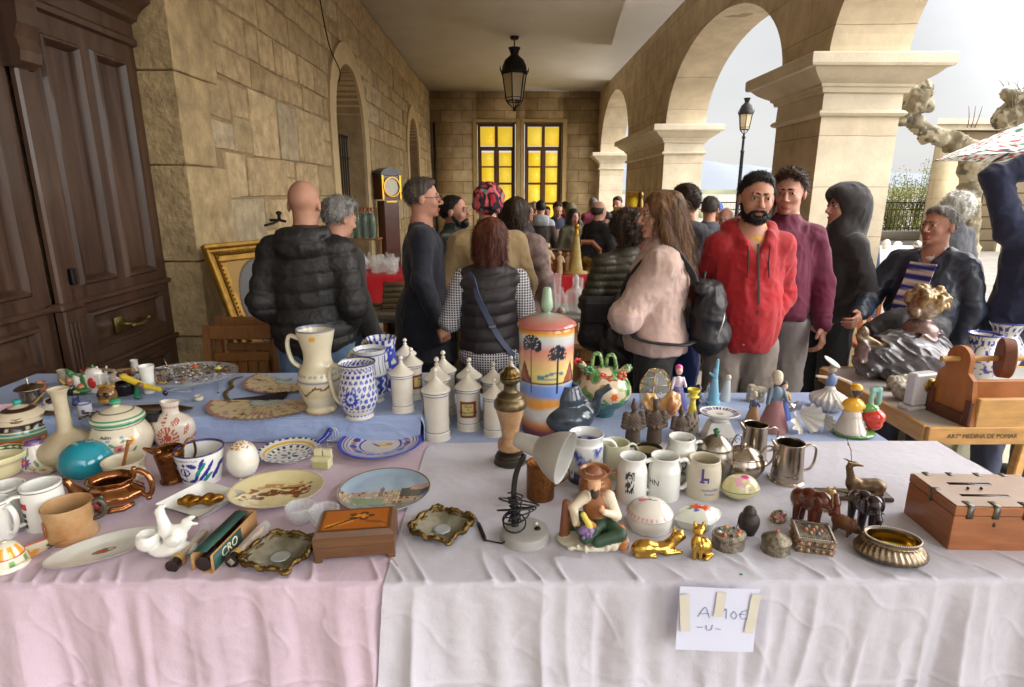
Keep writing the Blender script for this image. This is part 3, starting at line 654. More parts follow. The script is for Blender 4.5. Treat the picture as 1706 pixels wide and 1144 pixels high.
for k,(px,Y,H,R,lab) in enumerate([(1485,26,4.3,1.6,'yellow green spring tree just right of the lit pier'),(1530,27.5,4.6,1.7,'yellow green spring tree beside the banded facade'),(1455,29,4.0,1.5,'pale spring tree partly behind the lit pier'),(1195,40,2.6,2.5,'low shrubby tree beyond the square in the second arch')]):
 spring_tree(aty(px,330,Y)[0],Y,H,R,11+k,lab,base=-1.3)
struct('meadow',box(4,60,22,120,-1.0,-.02),mat('meadow',S(150,160,90),1,var=.3,vs=.3))
# building across the square with banded stone
fb=thing('town_building','pale banded stone building across the square behind the plane tree','building')
fx0,_=aty(1548,300,17.0);_,fzt=aty(1640,208,17.0)
obj('wall',prism([(fx0,17),(fx0+12,17),(fx0+12,24),(fx0+5.6,24)],0,fzt),m_fac,fb,False)
obj('smooth_corner',prism([(fx0-.02,16.95),(fx0+.85,16.95),(fx0+.85,17.3),(fx0+.25,17.3)],0,fzt-.25),brickmat('corner_stone',S(190,172,138),S(180,162,128),S(150,126,92),1.2,.5,ms=.006,axis='xz',nse=.15),fb,False)
obj('cornice',G().add(prism([(fx0-.25,16.7),(fx0+12.2,16.7),(fx0+12.2,24.2),(fx0+5.5,24.2)],fzt,fzt+.14)).add(prism([(fx0-.12,16.84),(fx0+12.1,16.84),(fx0+12.1,24.1),(fx0+5.5,24.1)],fzt-.14,fzt-.002)),m_cap,fb,30)
obj('panel',G().add(box(fx0+1.1,fx0+1.22,16.9,17,0,fzt-.5)).add(box(fx0+2.2,fx0+2.32,16.9,17,.0,fzt-.5)),m_cap,fb,30)
# pollarded plane tree
pt=thing('plane_tree','pollarded plane tree with mottled bark and knobbly fists','tree');Yt=11.5
def Q(px,py,dy=0):x,z=aty(px,py,Yt+dy);return np.array((x,Yt+dy,z))
sc1=dep(*Q(1600,300)[:2],2)/FPX
def limb(pts,rs,col=0):
 out=[]
 p=crom([q for q in pts],14)
 r=np.interp(np.linspace(0,1,15),np.linspace(0,1,len(rs)),rs)*sc1
 for i in range(14):out.append(K(p[i],p[i+1],r[i],r[i+1],col,.05))
 return out
gx=Q(1596,420);gx[2]=0
pr=limb([gx,Q(1605,420),Q(1612,330),Q(1625,270),Q(1600,238),Q(1565,228),Q(1535,215),Q(1515,190)],[27,21,16,18,13,12,10,12])
pr+=limb([Q(1620,280),Q(1655,250,.3),Q(1690,215,.5),Q(1730,190,.6)],[20,14,13,14])
RG2=np.random.default_rng(4)
for(x,y,s,dy) in[(1512,180,16,0),(1520,160,17,0),(1535,150,15,.05),(1528,168,17,-.1),(1506,195,13,0),(1545,225,12,0),(1585,240,13,0),(1680,190,17,.5),(1700,175,20,.5),(1690,162,12,.4),(1668,200,12,.5),(1720,170,20,.5),(1633,262,14,0)]:
 pr.append(E(Q(x,y,dy),s*sc1,0,.06))
 for k in range(5):o=RG2.normal(0,1,3)*s*sc1*.5;pr.append(E(Q(x,y,dy)+o,s*sc1*RG2.uniform(.3,.5),0,.05))
g=sculpt(pr,.03,disp=lambda P:.035*fbm(P,8,3)+.035*np.abs(vnoise(P,19)),pad=.15)
nn=fbm(g.v,5,3,5);g.c=np.where((nn>.1)[:,None],np.array(S(150,140,116)),np.array(S(112,102,80)));g.c=np.where((fbm(g.v,7,2,9)>.45)[:,None],np.array(S(84,76,60)),g.c)
X_,Z_=aty(1461,385,5.6);fp=thing('folded_parasol','folded dark blue parasol between the lit pier and the rain jacket man','parasol',(X_,5.6,0));fg_m=mat('navy_canvas',S(50,58,84),.8,bump=.3)
obj('canopy',lathe([(.13,Z_-1.05),(.11,Z_-.8),(.06,Z_-.3),(.02,Z_)],16,cap=False,flute=lambda A,z:1+.12*np.sin(A*6)),fg_m,fp);obj('pole',tube([(0,0,0),(0,0,Z_+.05)],.02,8),fg_m,fp)
obj('trunk',g,mat('mottled_bark',vc=True,rough=.9,bump=.6,bs=30),pt)
tw=G()
for k in range(40):q=Q(RG2.choice([1512,1525,1535,1690,1700]),RG2.uniform(140,185),.1);q=q+RG2.normal(0,.08,3);d=RG2.normal(0,.1,3)+np.array((0,0,.16));tw.add(tube([q,q+d*.6,q+d*1.3],[.008,.005,.002],4,4))
for k in range(3):q=Q(1612+6*k,212,.2);tw.add(tube([q,q+np.array((.02*k,0,.15)),q+np.array((-.05+.06*k,0,.38))],[.012,.008,.004],5,6))
obj('crown',_nm(tw),m_bark,pt)
# market umbrella with floral print
um=thing('market_umbrella','large market parasol with a tiny red and green floral print','parasol');uy=8.2
ux,uz=aty(1862,175,uy);ev=8;rows=14;ue=[]
def ufn(u,v):
 a=u*2*pi;sag=1-.09*np.abs(np.sin(a*4))*v;r=1.75*v*sag;return r*np.cos(a),r*np.sin(a),.68*(1-v**1.25)+.0*u
ug=grid(96,rows*3,ufn);rr_=RG2.random(len(ug.v));P=ug.v;nz1=vnoise(P,22,1);nz2=vnoise(P,22,5);c=np.tile(np.array(S(222,222,222)),(len(P),1))
def fine_um():
 g=grid(240,110,ufn);P=g.v;a=vnoise(P,19,1);b=vnoise(P,19,5);c=np.tile(np.array(S(226,226,224)),(len(P),1));c[a>.38]=S(176,52,60);c[(b>.42)]=S(60,110,84);c[(a<-.5)]=S(70,70,86);g.c=c;return g
obj('canopy',fine_um(),mat('floral_canvas',vc=True,rough=.8,var=.04),um)
obj('pole',tube([(0,0,.7),(0,0,-2.2)],.025,8),mat('umbrella_pole',S(90,90,92),.4,metal=.7),um)
rb=G()
for k in range(8):a=k*pi/4;rb.add(tube([(0,0,.66),(.9*cos(a),.9*sin(a),.33),(1.74*cos(a),1.74*sin(a),-.005)],.012,5,8))
obj('rib',_nm(rb),m_iron,um);um.location=(aty(1606,258,5.7)[0]+1.33,5.7,aty(1606,258,5.7)[1]);um.scale=(.76,.76,.8)
# ================================================================ PEOPLE
def normals(g):
 f=g.f if isinstance(g.f,np.ndarray) else np.array([q if len(q)==4 else(*q[:3],q[0]) for q in g.f]);n=np.cross(g.v[f[:,2]]-g.v[f[:,0]],g.v[f[:,3]]-g.v[f[:,1]]);N=np.zeros_like(g.v)
 for k in range(4):np.add.at(N,f[:,k],n)
 return N/np.maximum(np.linalg.norm(N,axis=1),1e-12)[:,None]
def push(g,f):
 if len(g.v):g.v=g.v+normals(g)*f(g.v)[:,None]
 return g
def folds(P,a=.008,s=7,seed=0,st=(1,1,1)):
 P=P*np.array(st);w=P+.05*np.stack([vnoise(P,5,seed+1),vnoise(P,5,seed+2),vnoise(P,5,seed+3)],1)
 r=1-np.abs(vnoise(w,s*.8,seed))*2;r2=1-np.abs(vnoise(w,s*1.9,seed+5))*2;r3=1-np.abs(vnoise(w,s*4,seed+9))*2
 return a*1.35*(r*.7+r2*.45+r3*.2)
def cloth_m(name,col,rough=.85,bs=24,bump=.55,var=.12,sheen=.15,**k):return mat(name,col,rough,bump=bump,bs=bs,var=var,vs=5,sheen=sheen,bdist=.007,**k)
m_skin=mat('skin',vc=True,rough=.52,var=.12,vs=22,sss=.06,spec=.35,bump=.12,bs=180,bdist=.0006)
def hairmat(name,c,c2=None,st=(60,60,8)):return mat('hair_'+name,c,.5,bump=.9,bs=2.2,var=.3,vs=1.1,stretch=st,col2=c2,bdist=.004,spec=.35)
def strands(g,n,L,nrm,down,back,wd=.0011,seed=1,keep=None):
 """loose locks rooted on the hair surface"""
 rg=np.random.default_rng(seed);N=normals(g);i=rg.integers(0,len(g.v),n);P=g.v[i];D=N[i]*nrm+np.array((0,back,-down))+rg.normal(0,.28,(n,3));D/=np.linalg.norm(D,axis=1)[:,None]
 Ln=L*rg.uniform(.5,1.2,n)[:,None];W=np.cross(D,N[i]+rg.normal(0,.2,(n,3)));W/=np.maximum(np.linalg.norm(W,axis=1),1e-6)[:,None];Q=P+D*Ln*.5+N[i]*.002;R_=P+D*Ln+np.array((0,0,-1))*Ln*.25*down
 v=np.stack([P-W*wd,P+W*wd,Q+W*wd,Q-W*wd,R_+W*wd*.3,R_-W*wd*.3],1).reshape(-1,3);k=len(g.v);o=k+np.arange(n)[:,None]*6;f=np.concatenate([o+np.array([[0,1,2,3]]),o+np.array([[3,2,4,5]])])
 c=None if g.c is None else np.vstack([g.c,np.repeat(g.c[i],6,0)]);return G(np.vstack([g.v,v]),np.concatenate([np.asarray(g.f),f]),c)
def hand_prims(w,d,n,s,curl=.6,col=0,sc=1.0):
 w=np.array(w,float);d,n,s=[np.array(q,float)/np.linalg.norm(q) for q in(d,n,s)];sc=sc*1.0;o=[]
 o.append(K(w,w+d*.03*sc,.024*sc,.026*sc,col,.01))
 for i in range(4):
  off=s*(i-1.5)*.0185*sc;b=w+d*.088*sc+off*1.05;o.append(K(w+d*.025*sc+off*.7,b,.0125*sc,.0115*sc,col,.012))
  L=(.036,.042,.039,.030)[3-i]*sc;a=curl*.7;p1=b+(d*cos(a)+n*sin(a))*L;a2=curl*1.7;p2=p1+(d*cos(a2)+n*sin(a2))*L*.75;a3=curl*2.3;p3=p2+(d*cos(a3)+n*sin(a3))*L*.5
  o+=[K(b,p1,.0098*sc,.0092*sc,col,.002),K(p1,p2,.0092*sc,.0085*sc,col,.002),K(p2,p3,.0085*sc,.007*sc,col,.002)]
 t0=w+d*.025*sc+s*.03*sc;t1=t0+(d*.7+s*.7+n*.25)*.032*sc;t2=t1+(d*.95+s*.15+n*.35)*.03*sc
 o+=[K(t0,t1,.013*sc,.011*sc,col,.01),K(t1,t2,.011*sc,.008*sc,col,.003)]
 return o
POSE={'down':((.222,.03,1.13),(.235,-.06,.90)),'pocket':((.222,.07,1.12),(.16,-.075,.955)),'back_pocket':((.27,.06,1.12),(.225,-.04,.92)),'hold':((.245,.0,1.13),(.08,-.25,1.10)),'cross':((.25,-.06,1.14),(-.02,-.22,1.16)),'chin':((.24,-.12,1.16),(.08,-.2,1.38)),'bag':((.225,.02,1.13),(.26,-.1,.92)),'pouch':((.225,.1,1.13),(.10,-.10,1.0)),'reach':((.25,-.14,1.16),(.18,-.42,1.08)),'back':((.27,.14,1.14),(.12,.2,.98)),'neck':((.34,-.1,1.5),(.10,.03,1.56)),'overhead':((.33,-.1,1.62),(.1,-.05,1.78))}
def person(label,x,y,H=1.72,rz=0,w=1.0,dpt=1.0,yaw=0,pitch=0,roll=0,skin=S(205,150,120),hair='short',hc=('dark',S(40,30,26)),hmat=None,beard=0,brow=None,top='hoodie',tm=None,tk=None,hem=.9,coll=None,legm=None,shoem=None,armR='down',armL='down',res=1.0,belly=0,glasses=False,group=None,hood=None,extra=None,quilt=0,lean=0,lips=None,hoodm=None,topcol=None,haircol=None,fold=.007,name='person',inner=None,fem=0):
 s=H/1.72;t=thing(name,label,'person',(x,y,0),rz,group)
 W=lambda p:np.array(p,float)*np.array([1,1,1])
 brow=brow or tuple(c*.6 for c in hc[1]);lips=lips or(skin[0]*.8,skin[1]*.55,skin[2]*.55)
 Rh=np.array(Euler((pitch,roll,yaw)).to_matrix());piv=np.array((0,-.0-lean*.3,1.495))
 h_=lambda p:piv+Rh@np.array(p,float)
 def HE(c,r,col=0,k=.012,sub=False,rot=None):return E(h_(c),r,col,k,Rh if rot is None else Rh@rot,sub)
 def HK(a,b,ra,rb=None,col=0,k=.01,sub=False):return K(h_(a),h_(b),ra,rb,col,k,sub)
 f=.94 if fem else 1.0
 head=[HE((0,.014,.150),(.075*f,.097,.088)),HE((0,-.028,.096),(.061*f,.062,.084),k=.02),HE((0,-.036,.046),(.045*f,.046,.034),k=.02),HE((0,-.076,.026),(.019*f,.014,.014),k=.015)]
 for q in(-1,1):head+=[HE((q*.037*f,-.062,.094),(.022,.019,.02),k=.02),HE((q*.076*f,.012,.112),(.008,.019,.031),k=.006)]
 head+=[HK((-.032,-.083,.145),(.032,-.083,.145),.010,k=.012)]
 for q in(-1,1):head+=[HE((q*.031,-.1,.126),(.018,.016,.010),k=.008,sub=True)]
 for q in(-1,1):head+=[HK((q*.017,-.0935,.1325),(q*.045,-.084,.1325),.0042,.0038,3,k=.004),HK((q*.019,-.091,.119),(q*.043,-.083,.119),.004,.0035,0,k=.004)]
 head+=[HK((0,-.088,.138),(0,-.112,.095),.0075,.0125 if not fem else.0105,k=.008)]
 for q in(-1,1):head+=[HE((q*.013,-.099,.087),(.008,.01,.007),k=.005)]
 head+=[HE((0,-.09,.059),(.024,.0105,.0055),1,k=.003),HE((0,-.088,.0495),(.02,.0105,.0065),1,k=.003)]
 for q in(-1,1):head+=[HK((q*.012,-.0945,.1475),(q*.048,-.082,.150),.0045 if not fem else.003,.003,2,k=.002)]
 neck=[K((0,.02,1.40),h_((0,.02,.055)),.062*f,.054*f,0,.03)]
 arms=[];slv=[];hands=[]
 J={}
 for q,key in((-1,armR),(1,armL)):
  e_,w_=POSE[key] if isinstance(key,str) else key
  sh=np.array((q*.158*w,.014,1.385));el=np.array((q*e_[0]*(.5+.5*w),e_[1],e_[2]));wr=np.array((q*w_[0],w_[1],w_[2]))
  J[q]=(sh,el,wr);arms+=[K(sh,el,.05,.042,0,.03),K(el,wr,.042,.028,0,.02)]
  d=wr-el;d/=np.linalg.norm(d);sd=np.array((-q*.35,-1,.0)) if abs(d[2])>.6 else np.array((0,0,1.));sd=sd-d*np.dot(sd,d);sd/=np.linalg.norm(sd);n=np.cross(d,sd);n=n if np.dot(n,(-q,0,0))>0 or abs(d[2])<.6 else-n
  if res<1.6:arms+=hand_prims(wr+d*.01,d,n,sd,.7)
  else:arms+=[E(wr+d*.07,(.035,.04,.06),0,.02)]
 body=head+neck+[E((0,.01,1.27),(.15*w,.105,.19),0,.05),K((-.13*w,.015,1.38),(.13*w,.015,1.38),.05,None,0,.05),K((-.11,.02,1.41),(0,.02,1.46),.03,.05,0,.04),K((.11,.02,1.41),(0,.02,1.46),.03,.05,0,.04),E((0,.0,1.05),(.135*w,.1,.17),0,.05),E((0,.01,.93),(.155*w,.11,.11),0,.05)]+arms
 for q in(-1,1):body+=[K((q*.09*w,0,.88),(q*.1,-.005,.5),.08,.055,0,.03),K((q*.1,-.005,.5),(q*.1,.02,.09),.055,.036,0,.02),E((q*.1,-.06,.045),(.038,.1,.035),0,.02)]
 pal=[skin,lips,brow,tuple(a*.55+b*.12 for a,b in zip(skin,brow))]
 g=sculpt(body,.0062*res,pal)
 if res<2.4:
  for q in(-1,1):
   eb=ball(.0128,14,rr=(.0125,.0118,.0085));eb.v=eb.v@Rh.T+h_((q*.031,-.0822,.1265));eb.col(S(190,176,166));g.add(eb)
   ir=ball(.0058,8,rr=(.0056,.003,.0062));ir.v=ir.v@Rh.T+h_((q*.031,-.0926,.127));ir.col(S(34,24,18));g.add(ir)
  g.m=None
 g.v*=s;obj('body',g,m_skin,t)
    # trousers and shoes
 lm=legm or cloth_m('dark_trousers',S(34,34,38));pz=.012*max(1,res*.8)
 tr=[E((0,.01,.95),(.168*w,.122*dpt,.13),0,.05)]
 for q in(-1,1):tr+=[K((q*.088*w,.005,.88),(q*.1,-.005,.5),.098*(.5+.5*w),.075,0,.03),K((q*.1,-.005,.5),(q*.1,.015,.1),.073,.064,0,.02)]
 g=sculpt(tr,pz);push(g,lambda P:folds(P,.009,8,3,(1,1,.7)));g.v*=s;obj('trousers',g,lm,t)
 sh_=[]
 for q in(-1,1):sh_+=[E((q*.1,-.06,.05),(.047,.135,.048),0,.02),E((q*.1,.03,.07),(.045,.05,.06),0,.02)]
 g=sculpt(sh_,.012,cut=lambda P:-P[:,2]);g.v*=s;obj('shoes',g,shoem or mat('dark_shoes',S(40,34,30),.6),t)
    # garment on the upper body
 k_=tk if tk is not None else{'puffer':.031,'hoodie':.018,'coat':.022,'sweater':.015,'shirt':.012,'vest':.026,'blazer':.017,'loose':.04}[top]
 gp=[E((0,.01,1.27),(.148*w+k_*.9,.108*dpt+k_,.2+k_*.3),0,.06),K((-.125*w,.018,1.378),(.125*w,.018,1.378),.05+k_*.6,None,0,.05),K((-.14*w,.02,1.39),(0,.02,1.44),.03+k_*.6,.055+k_*.4,0,.04),K((.14*w,.02,1.39),(0,.02,1.44),.03+k_*.6,.055+k_*.4,0,.04),E((0,-.005-.02*belly,1.08),(.145*w+k_+.01*belly,(.11+.05*belly)*dpt+k_,.2),0,.07),E((0,.008,.95),(.162*w+k_,.12*dpt+k_,.16),0,.06)]
 if hem<.78:gp+=[K((0,.01,.9),(0,.01,hem),.16*w+k_,.19*w+k_,0,.06)]
 if fem:gp+=[E((q*.07,-.085,1.25),(.065,.05+k_*.3,.06),0,.05) for q in(-1,1)]
 if top!='vest':
  for q in(-1,1):
   sh,el,wr=J[q];d=(wr-el)/np.linalg.norm(wr-el);gp+=[K(sh,el,.05+k_*.65,.045+k_*.7,0,.045),K(el,wr+d*.005,.047+k_*.8,.033+k_*.45,0,.025)]
 if coll=='high':gp+=[K((0,.025,1.44),(0,.01,1.50),.083,.072,0,.02)]
 elif coll!='open':gp+=[K((0,.022,1.43),(0,.015,1.465),.085,.07,0,.025)]
 if hood=='down':gp+=[E((0,.115,1.42),(.115,.055,.085),0,.03),E((0,.07,1.475),(.12,.075,.04),0,.03),K((-.1,.03,1.47),(-.055,-.075,1.40),.03,.022,0,.02),K((.1,.03,1.47),(.055,-.075,1.40),.03,.022,0,.02)]
 if hood=='up':
  gp+=[E(h_((0,.03,.15)),(.1,.115,.118),0,.03,Rh),K(h_((0,.06,.1)),(0,.06,1.40),.1,.09,0,.04),K(h_((0,.0,.02)),(0,.0,1.42),.082,.09,0,.03),E(h_((0,-.03,.2)),(.085,.085,.06),0,.03,Rh),E(h_((0,-.13,.105)),(.068,.11,.088),0,.01,Rh,True)]
 if top=='vest':gp+=[E((q*.245*w,.01,1.36),(.07,.12,.12),0,.02,None,True) for q in(-1,1)]
 cutf=(lambda P:np.maximum(hem-.004*np.sin(P[:,0]*40)-P[:,2],0) if False else hem-P[:,2])
 arm_low=min(J[-1][2][2],J[1][2][2])
 if hem>arm_low-.05 and top!='vest':
  def cutf(P):
   c=hem-P[:,2];ins=np.abs(P[:,0])<.2*w+k_
   near=np.full(len(P),9.)
   for q in(-1,1):
    sh,el,wr=J[q];ba=wr-el;pa=P-el;hh=np.clip(pa@ba/(ba@ba),0,1);near=np.minimum(near,np.linalg.norm(pa-hh[:,None]*ba,axis=1)-(.035+k_*.75))
   return np.where(near<.004,-1.,c)
 cb=cutf
 hr0=h_((0,.0,.04))
 def cut2(P):
  c=cb(P);nk=np.sqrt(((P[:,:2]-np.array([0,.012]))**2).sum(1));hole=np.where(P[:,2]>(1.415 if coll=='open' else 1.44),(.056 if coll!='open' else.075)-nk,-1.);vee=np.where((P[:,1]<0)&(P[:,2]>1.3),(P[:,2]-1.335)*.5-np.abs(P[:,0]),-1.)*.8 if coll=='open' else hole;return np.maximum(np.maximum(c,hole),vee) if hood!='up' else c
 g=sculpt(gp,.0075*res,cut=cut2)
 def dsp(P):
  d=folds(P,fold,8,int(abs(x*10))%17,(1,1,.8))
  if quilt:
   zz=P[:,2]+.015*np.sin(P[:,0]*7+P[:,1]*5);d=d*.7+.011*np.abs(np.sin(zz*pi/quilt))**.6-.006
  return d
 push(g,dsp)
 if topcol is not None:g.c=topcol(g.v)
 g.v*=s;obj({'puffer':'padded_jacket','hoodie':'hooded_sweatshirt','coat':'coat','sweater':'sweater','shirt':'shirt','vest':'padded_vest','blazer':'jacket','loose':'sweater'}[top],g,tm,t)
 if inner is not None:
  ip,im=inner
  ig=[K((0,.015,1.36),(0,.01,1.468),.086,.066,0,.02)]
  if ip=='sleeves':
   for q in(-1,1):sh,el,wr=J[q];ig+=[K(sh,el,.066,.058,0,.03),K(el,wr,.058,.04,0,.02)]
   ig+=[E((0,.01,.93),(.19*w,.15,.13),0,.05)]
  g=sculpt(ig,.008*res,cut=lambda P:np.where((P[:,2]>1.44)&(np.sqrt((P[:,:2]**2).sum(1))<.058),1.,-1.)*.01);push(g,lambda P:folds(P,.005,9,2));g.v*=s;obj('shirt',g,im,t)
    # hair
 hm=hmat or hairmat(hc[0],hc[1]);hp=[];a0=(-.078,.196);a1=(-.018,.12);nape=.045;amp=.004;fr=45;cap=(.0785,.1005,.0905);cc=(0,.018,.157)
 if hair=='short':hp=[HE(cc,cap),HE((0,-.025,.208),(.06,.058,.031),k=.02)]
 elif hair=='buzz':hp=[HE((0,.016,.153),(.0785*f,.1,.0905))];amp=.001
 elif hair=='fringe':hp=[HE((0,.018,.13),(.081,.104,.07))];a0=(-.02,.175);amp=.003
 elif hair=='thin':hp=[HE((0,.02,.15),(.079,.1,.09))];a0=(-.05,.2);amp=.002
 elif hair=='wavy':hp=[HE(cc,(.084,.105,.094)),HE((0,-.05,.215),(.066,.05,.034),k=.02),HE((.03,-.05,.225),(.03,.035,.02),k=.01)];amp=.008;fr=30
 elif hair=='curly':hp=[HE((0,.03,.145),(.105,.12,.112)),HE((0,.06,.08),(.085,.07,.07),k=.03)];amp=.016;fr=32;a0=(-.085,.2);a1=(-.03,.09);nape=-.02
 elif hair=='bob':hp=[HE((0,.025,.15),(.098,.115,.1)),HE((0,.05,.06),(.098,.075,.09),k=.04)];amp=.009;fr=26;nape=-.055;a1=(-.03,.05);a0=(-.088,.19)
 elif hair=='long':
  hp=[HE((0,.022,.155),(.086,.107,.096)),HE((0,.06,.06),(.09,.06,.1),k=.04),HK((0,.075,.08),(.0,.1,-.16),.075,.07,k=.04),HK((-.05,.07,.05),(-.07,.07,-.26),.045,.03,k=.03),HK((.05,.07,.05),(.07,.07,-.27),.045,.03,k=.03),HK((0,.09,0),(0,.12,-.33),.06,.028,k=.03)]
  for q in(-1,1):hp+=[HK((q*.062,-.03,.17),(q*.078,.0,.03),.022,.026,k=.02),HK((q*.078,.0,.03),(q*.085,.05,-.12),.026,.03,k=.02)]
  amp=.006;fr=24;nape=-.6;a1=(-.055,.1)
 elif hair=='beanie':hp=[HE((0,.02,.175),(.098,.115,.1)),HE((0,.03,.13),(.094,.11,.05),k=.02)];amp=.012;fr=26;a0=(-.11,.16);a1=(-.05,.13);nape=.06
 if beard:
  bp_=[HE((0,-.038,.034),(.049,.049,.03)),HE((0,-.077,.024),(.022,.018,.017),k=.02)]
  for q in(-1,1):bp_+=[HK((q*.067,-.002,.09),(q*.05,-.043,.038),.008,.015,k=.015)]
  bp_+=[HK((-.034,-.078,.044),(.034,-.078,.044),.015,k=.012),HK((-.024,-.09,.034),(.024,-.09,.034),.011,k=.01)];bp_+=[HK((q*.03,-.088,.062),(q*.036,-.078,.044),.008,k=.008) for q in(-1,1)];bp_+=[HK((-.022,-.094,.067),(.022,-.094,.067),.0065,k=.006)];bp_+=[HE((0,-.104,.0555),(.02,.02,.0075),k=.004,sub=True)]
  gb=sculpt(bp_,.005*max(1,res*.8));push(gb,lambda P:.002*beard*vnoise(P,90));gb=strands(gb,int(1500/res),.008,.6,.6,0);gb.v*=s;obj('beard',gb,hm,t)
 if hp and hood!='up':
  Rt=Rh
  def hcut(P):
   q=(P-piv)@Rt;dy,dz=a1[0]-a0[0],a1[1]-a0[1];L_=hypot(dy,dz);ca=((a0[1]-q[:,2])*dy-(a0[0]-q[:,1])*dz)/L_
   front=np.where((q[:,2]<a0[1]+.1),-ca if False else ca,-1.)
            # ca > 0 in front of / below the hairline
   c=np.minimum(ca,.05)
   low=nape+(.1-q[:,1])*.25-q[:,2]
   side=np.where(hair in('short','wavy','buzz','fringe','thin'),(a1[1]-.03-q[:,2])-(q[:,1]-.035)*1.2,-1.)
   return np.maximum(np.maximum(c,low),side)
  gh=sculpt(hp,.006*res,cut=hcut,pad=.02);
  if len(gh.v):
   push(gh,lambda P:amp*(fbm(P*np.array([1,1,.45]),fr,3,4))+.001);
   if hair!='beanie':
    Ls,nr,dn,bk_={'short':(.016,.5,.5,.5),'buzz':(.006,.6,.4,.2),'fringe':(.012,.4,.8,.3),'thin':(.014,.4,.5,.5),'wavy':(.024,.7,.4,.3),'curly':(.022,1,.1,0),'bob':(.045,.22,1,.2),'long':(.09,.12,1,.25)}[hair]
    gh=strands(gh,int((3600 if hair in('curly','long','bob') else 2400)/res**1.5),Ls,nr,dn,bk_)
   gh.v*=s
  if haircol is not None:gh.c=haircol(gh.v)
  obj('beanie' if hair=='beanie' else 'hair',gh,hm,t)
 if glasses:
  gg=G()
  for q in(-1,1):
   c=np.array((q*.033,-.108,.125));gg.add(tube([c+np.array((.024*cos(a),0,.017*sin(a))) for a in np.linspace(0,2*pi,14)[:-1]],.0014,5,closed=True));gg.add(tube([(q*.057,-.104,.13),(q*.078,.01,.125)],.0014,5))
  gg.add(tube([(-.009,-.11,.127),(.009,-.11,.127)],.0014,5));gg.v=gg.v@Rh.T+piv;gg.v*=s;gg.m=None;obj('glasses',gg,m_iron,t)
 t['h']=s;del t['h']
 ctx=dict(t=t,s=s,gp=gp,J=J,x=x,y=y,rz=rz,h=h_,Rh=Rh,res=res,piv=piv)
 if extra:extra(ctx)
 return ctx
def surf(prims,ang,z,off=.004,c=(0,.01)):
 """point on a garment at bearing ang (0 = front) and height z"""
 d=np.array((sin(ang),-cos(ang)));lo,hi=0.02,.5
 R_=np.linspace(.04,.42,90);P=np.stack([c[0]+d[0]*R_,c[1]+d[1]*R_,np.full(90,z)],1);v=sdf(prims,P);i=np.where(v>0)[0];r=R_[i[0]] if len(i) else.2
 return np.array((c[0]+d[0]*(r+off),c[1]+d[1]*(r+off),z))
def strap(ctx,path,w=.02,th=.003,off=.008,name='strap',m=None,parent=None,N=28):
 """flat band laid over the clothes through (bearing, height) stations"""
 pp=crom([(a,z,0) for a,z in path],N);core=[q for q in ctx['gp'] if not(q[0]=='k' and abs(q[1][0])>.15 and abs(q[2][0])>.18)]
 pts=np.array([surf(core,a,min(z,1.455),off) for a,z,_ in pp]);t_=np.gradient(pts,axis=0);t_/=np.linalg.norm(t_,axis=1)[:,None]
 out=pts-np.array((0,.01,0));out[:,2]=0;out/=np.linalg.norm(out,axis=1)[:,None];sd=np.cross(t_,out);sd/=np.linalg.norm(sd,axis=1)[:,None];nn=np.cross(sd,t_)
 v=[];f=[]
 for i in range(len(pts)):
  for a,b in((-1,-1),(1,-1),(1,1),(-1,1)):v.append(pts[i]+sd[i]*a*w+nn[i]*b*th)
 for i in range(len(pts)-1):
  for j in range(4):f.append((i*4+j,i*4+(j+1)%4,i*4+4+(j+1)%4,i*4+4+j))
 g=G(v,f);g.v*=ctx['s'];return g
# ================================================================ THE VISITORS
def PP(px,pytop,Y):X,Z=aty(px,pytop,Y);return X,Y,Z
def who(label,px,pytop,Y,**k):X,_,Z=PP(px,pytop+3,Y);return person(label,X,Y,Z,**k)
GREY=('grey',S(120,116,112));WHITE=('white',S(196,194,190));BRN=('brown',S(52,36,26));BLK=('black',S(26,22,20));SALT=('salt_and_pepper',S(92,86,80))
jeans=cloth_m('blue_jeans',S(84,108,136),bump=.5,var=.25);jeansd=cloth_m('dark_jeans',S(48,56,72));blackc=cloth_m('black_cotton',S(38,37,38))
puff=mat('black_padded_nylon',S(38,36,36),.55,bump=.9,bs=24,var=.15,bdist=.012)
who('bald man from behind in a black quilted hooded puffer jacket and jeans',503,302,3.04,rz=pi-.05,w=1.15,yaw=.1,pitch=.12,skin=S(182,135,112),hair=None,top='puffer',tm=puff,quilt=.085,hem=.80,hood='down',legm=jeans,armR='pocket',armL='pocket',fold=.008,belly=.3,tk=.03)
who('grey haired man looking down beside the bald man, dark jacket',557,330,3.4,rz=2.45,pitch=.25,skin=S(195,145,121),hair='wavy',hc=GREY,hmat=hairmat('silver',S(170,168,164),S(110,106,102)),top='coat',tm=cloth_m('charcoal_wool',S(50,48,48)),hem=.8,legm=jeansd)
navy=cloth_m('navy_wool',S(36,38,50));lblue=cloth_m('pale_blue_shirt',S(150,162,196))
def collar(ctx):
 pass
who('man in profile with glasses and a long dark navy blazer over a pale blue shirt',704,298,3.7,rz=1.72,w=1.02,skin=S(191,139,117),hair='short',hc=SALT,hmat=hairmat('greying',S(98,88,80),S(60,52,46)),top='blazer',tm=navy,hem=.62,coll='open',inner=('collar',lblue),glasses=True,legm=cloth_m('black_trousers',S(36,36,40)),armL='down',armR='down')
who('bearded man in a dark green zip jacket looking right',757,325,4.18,rz=1.35,skin=S(186,135,112),hair='thin',hc=BLK,beard=1.2,top='hoodie',tm=cloth_m('dark_green_fleece',S(52,58,52)),coll='high')
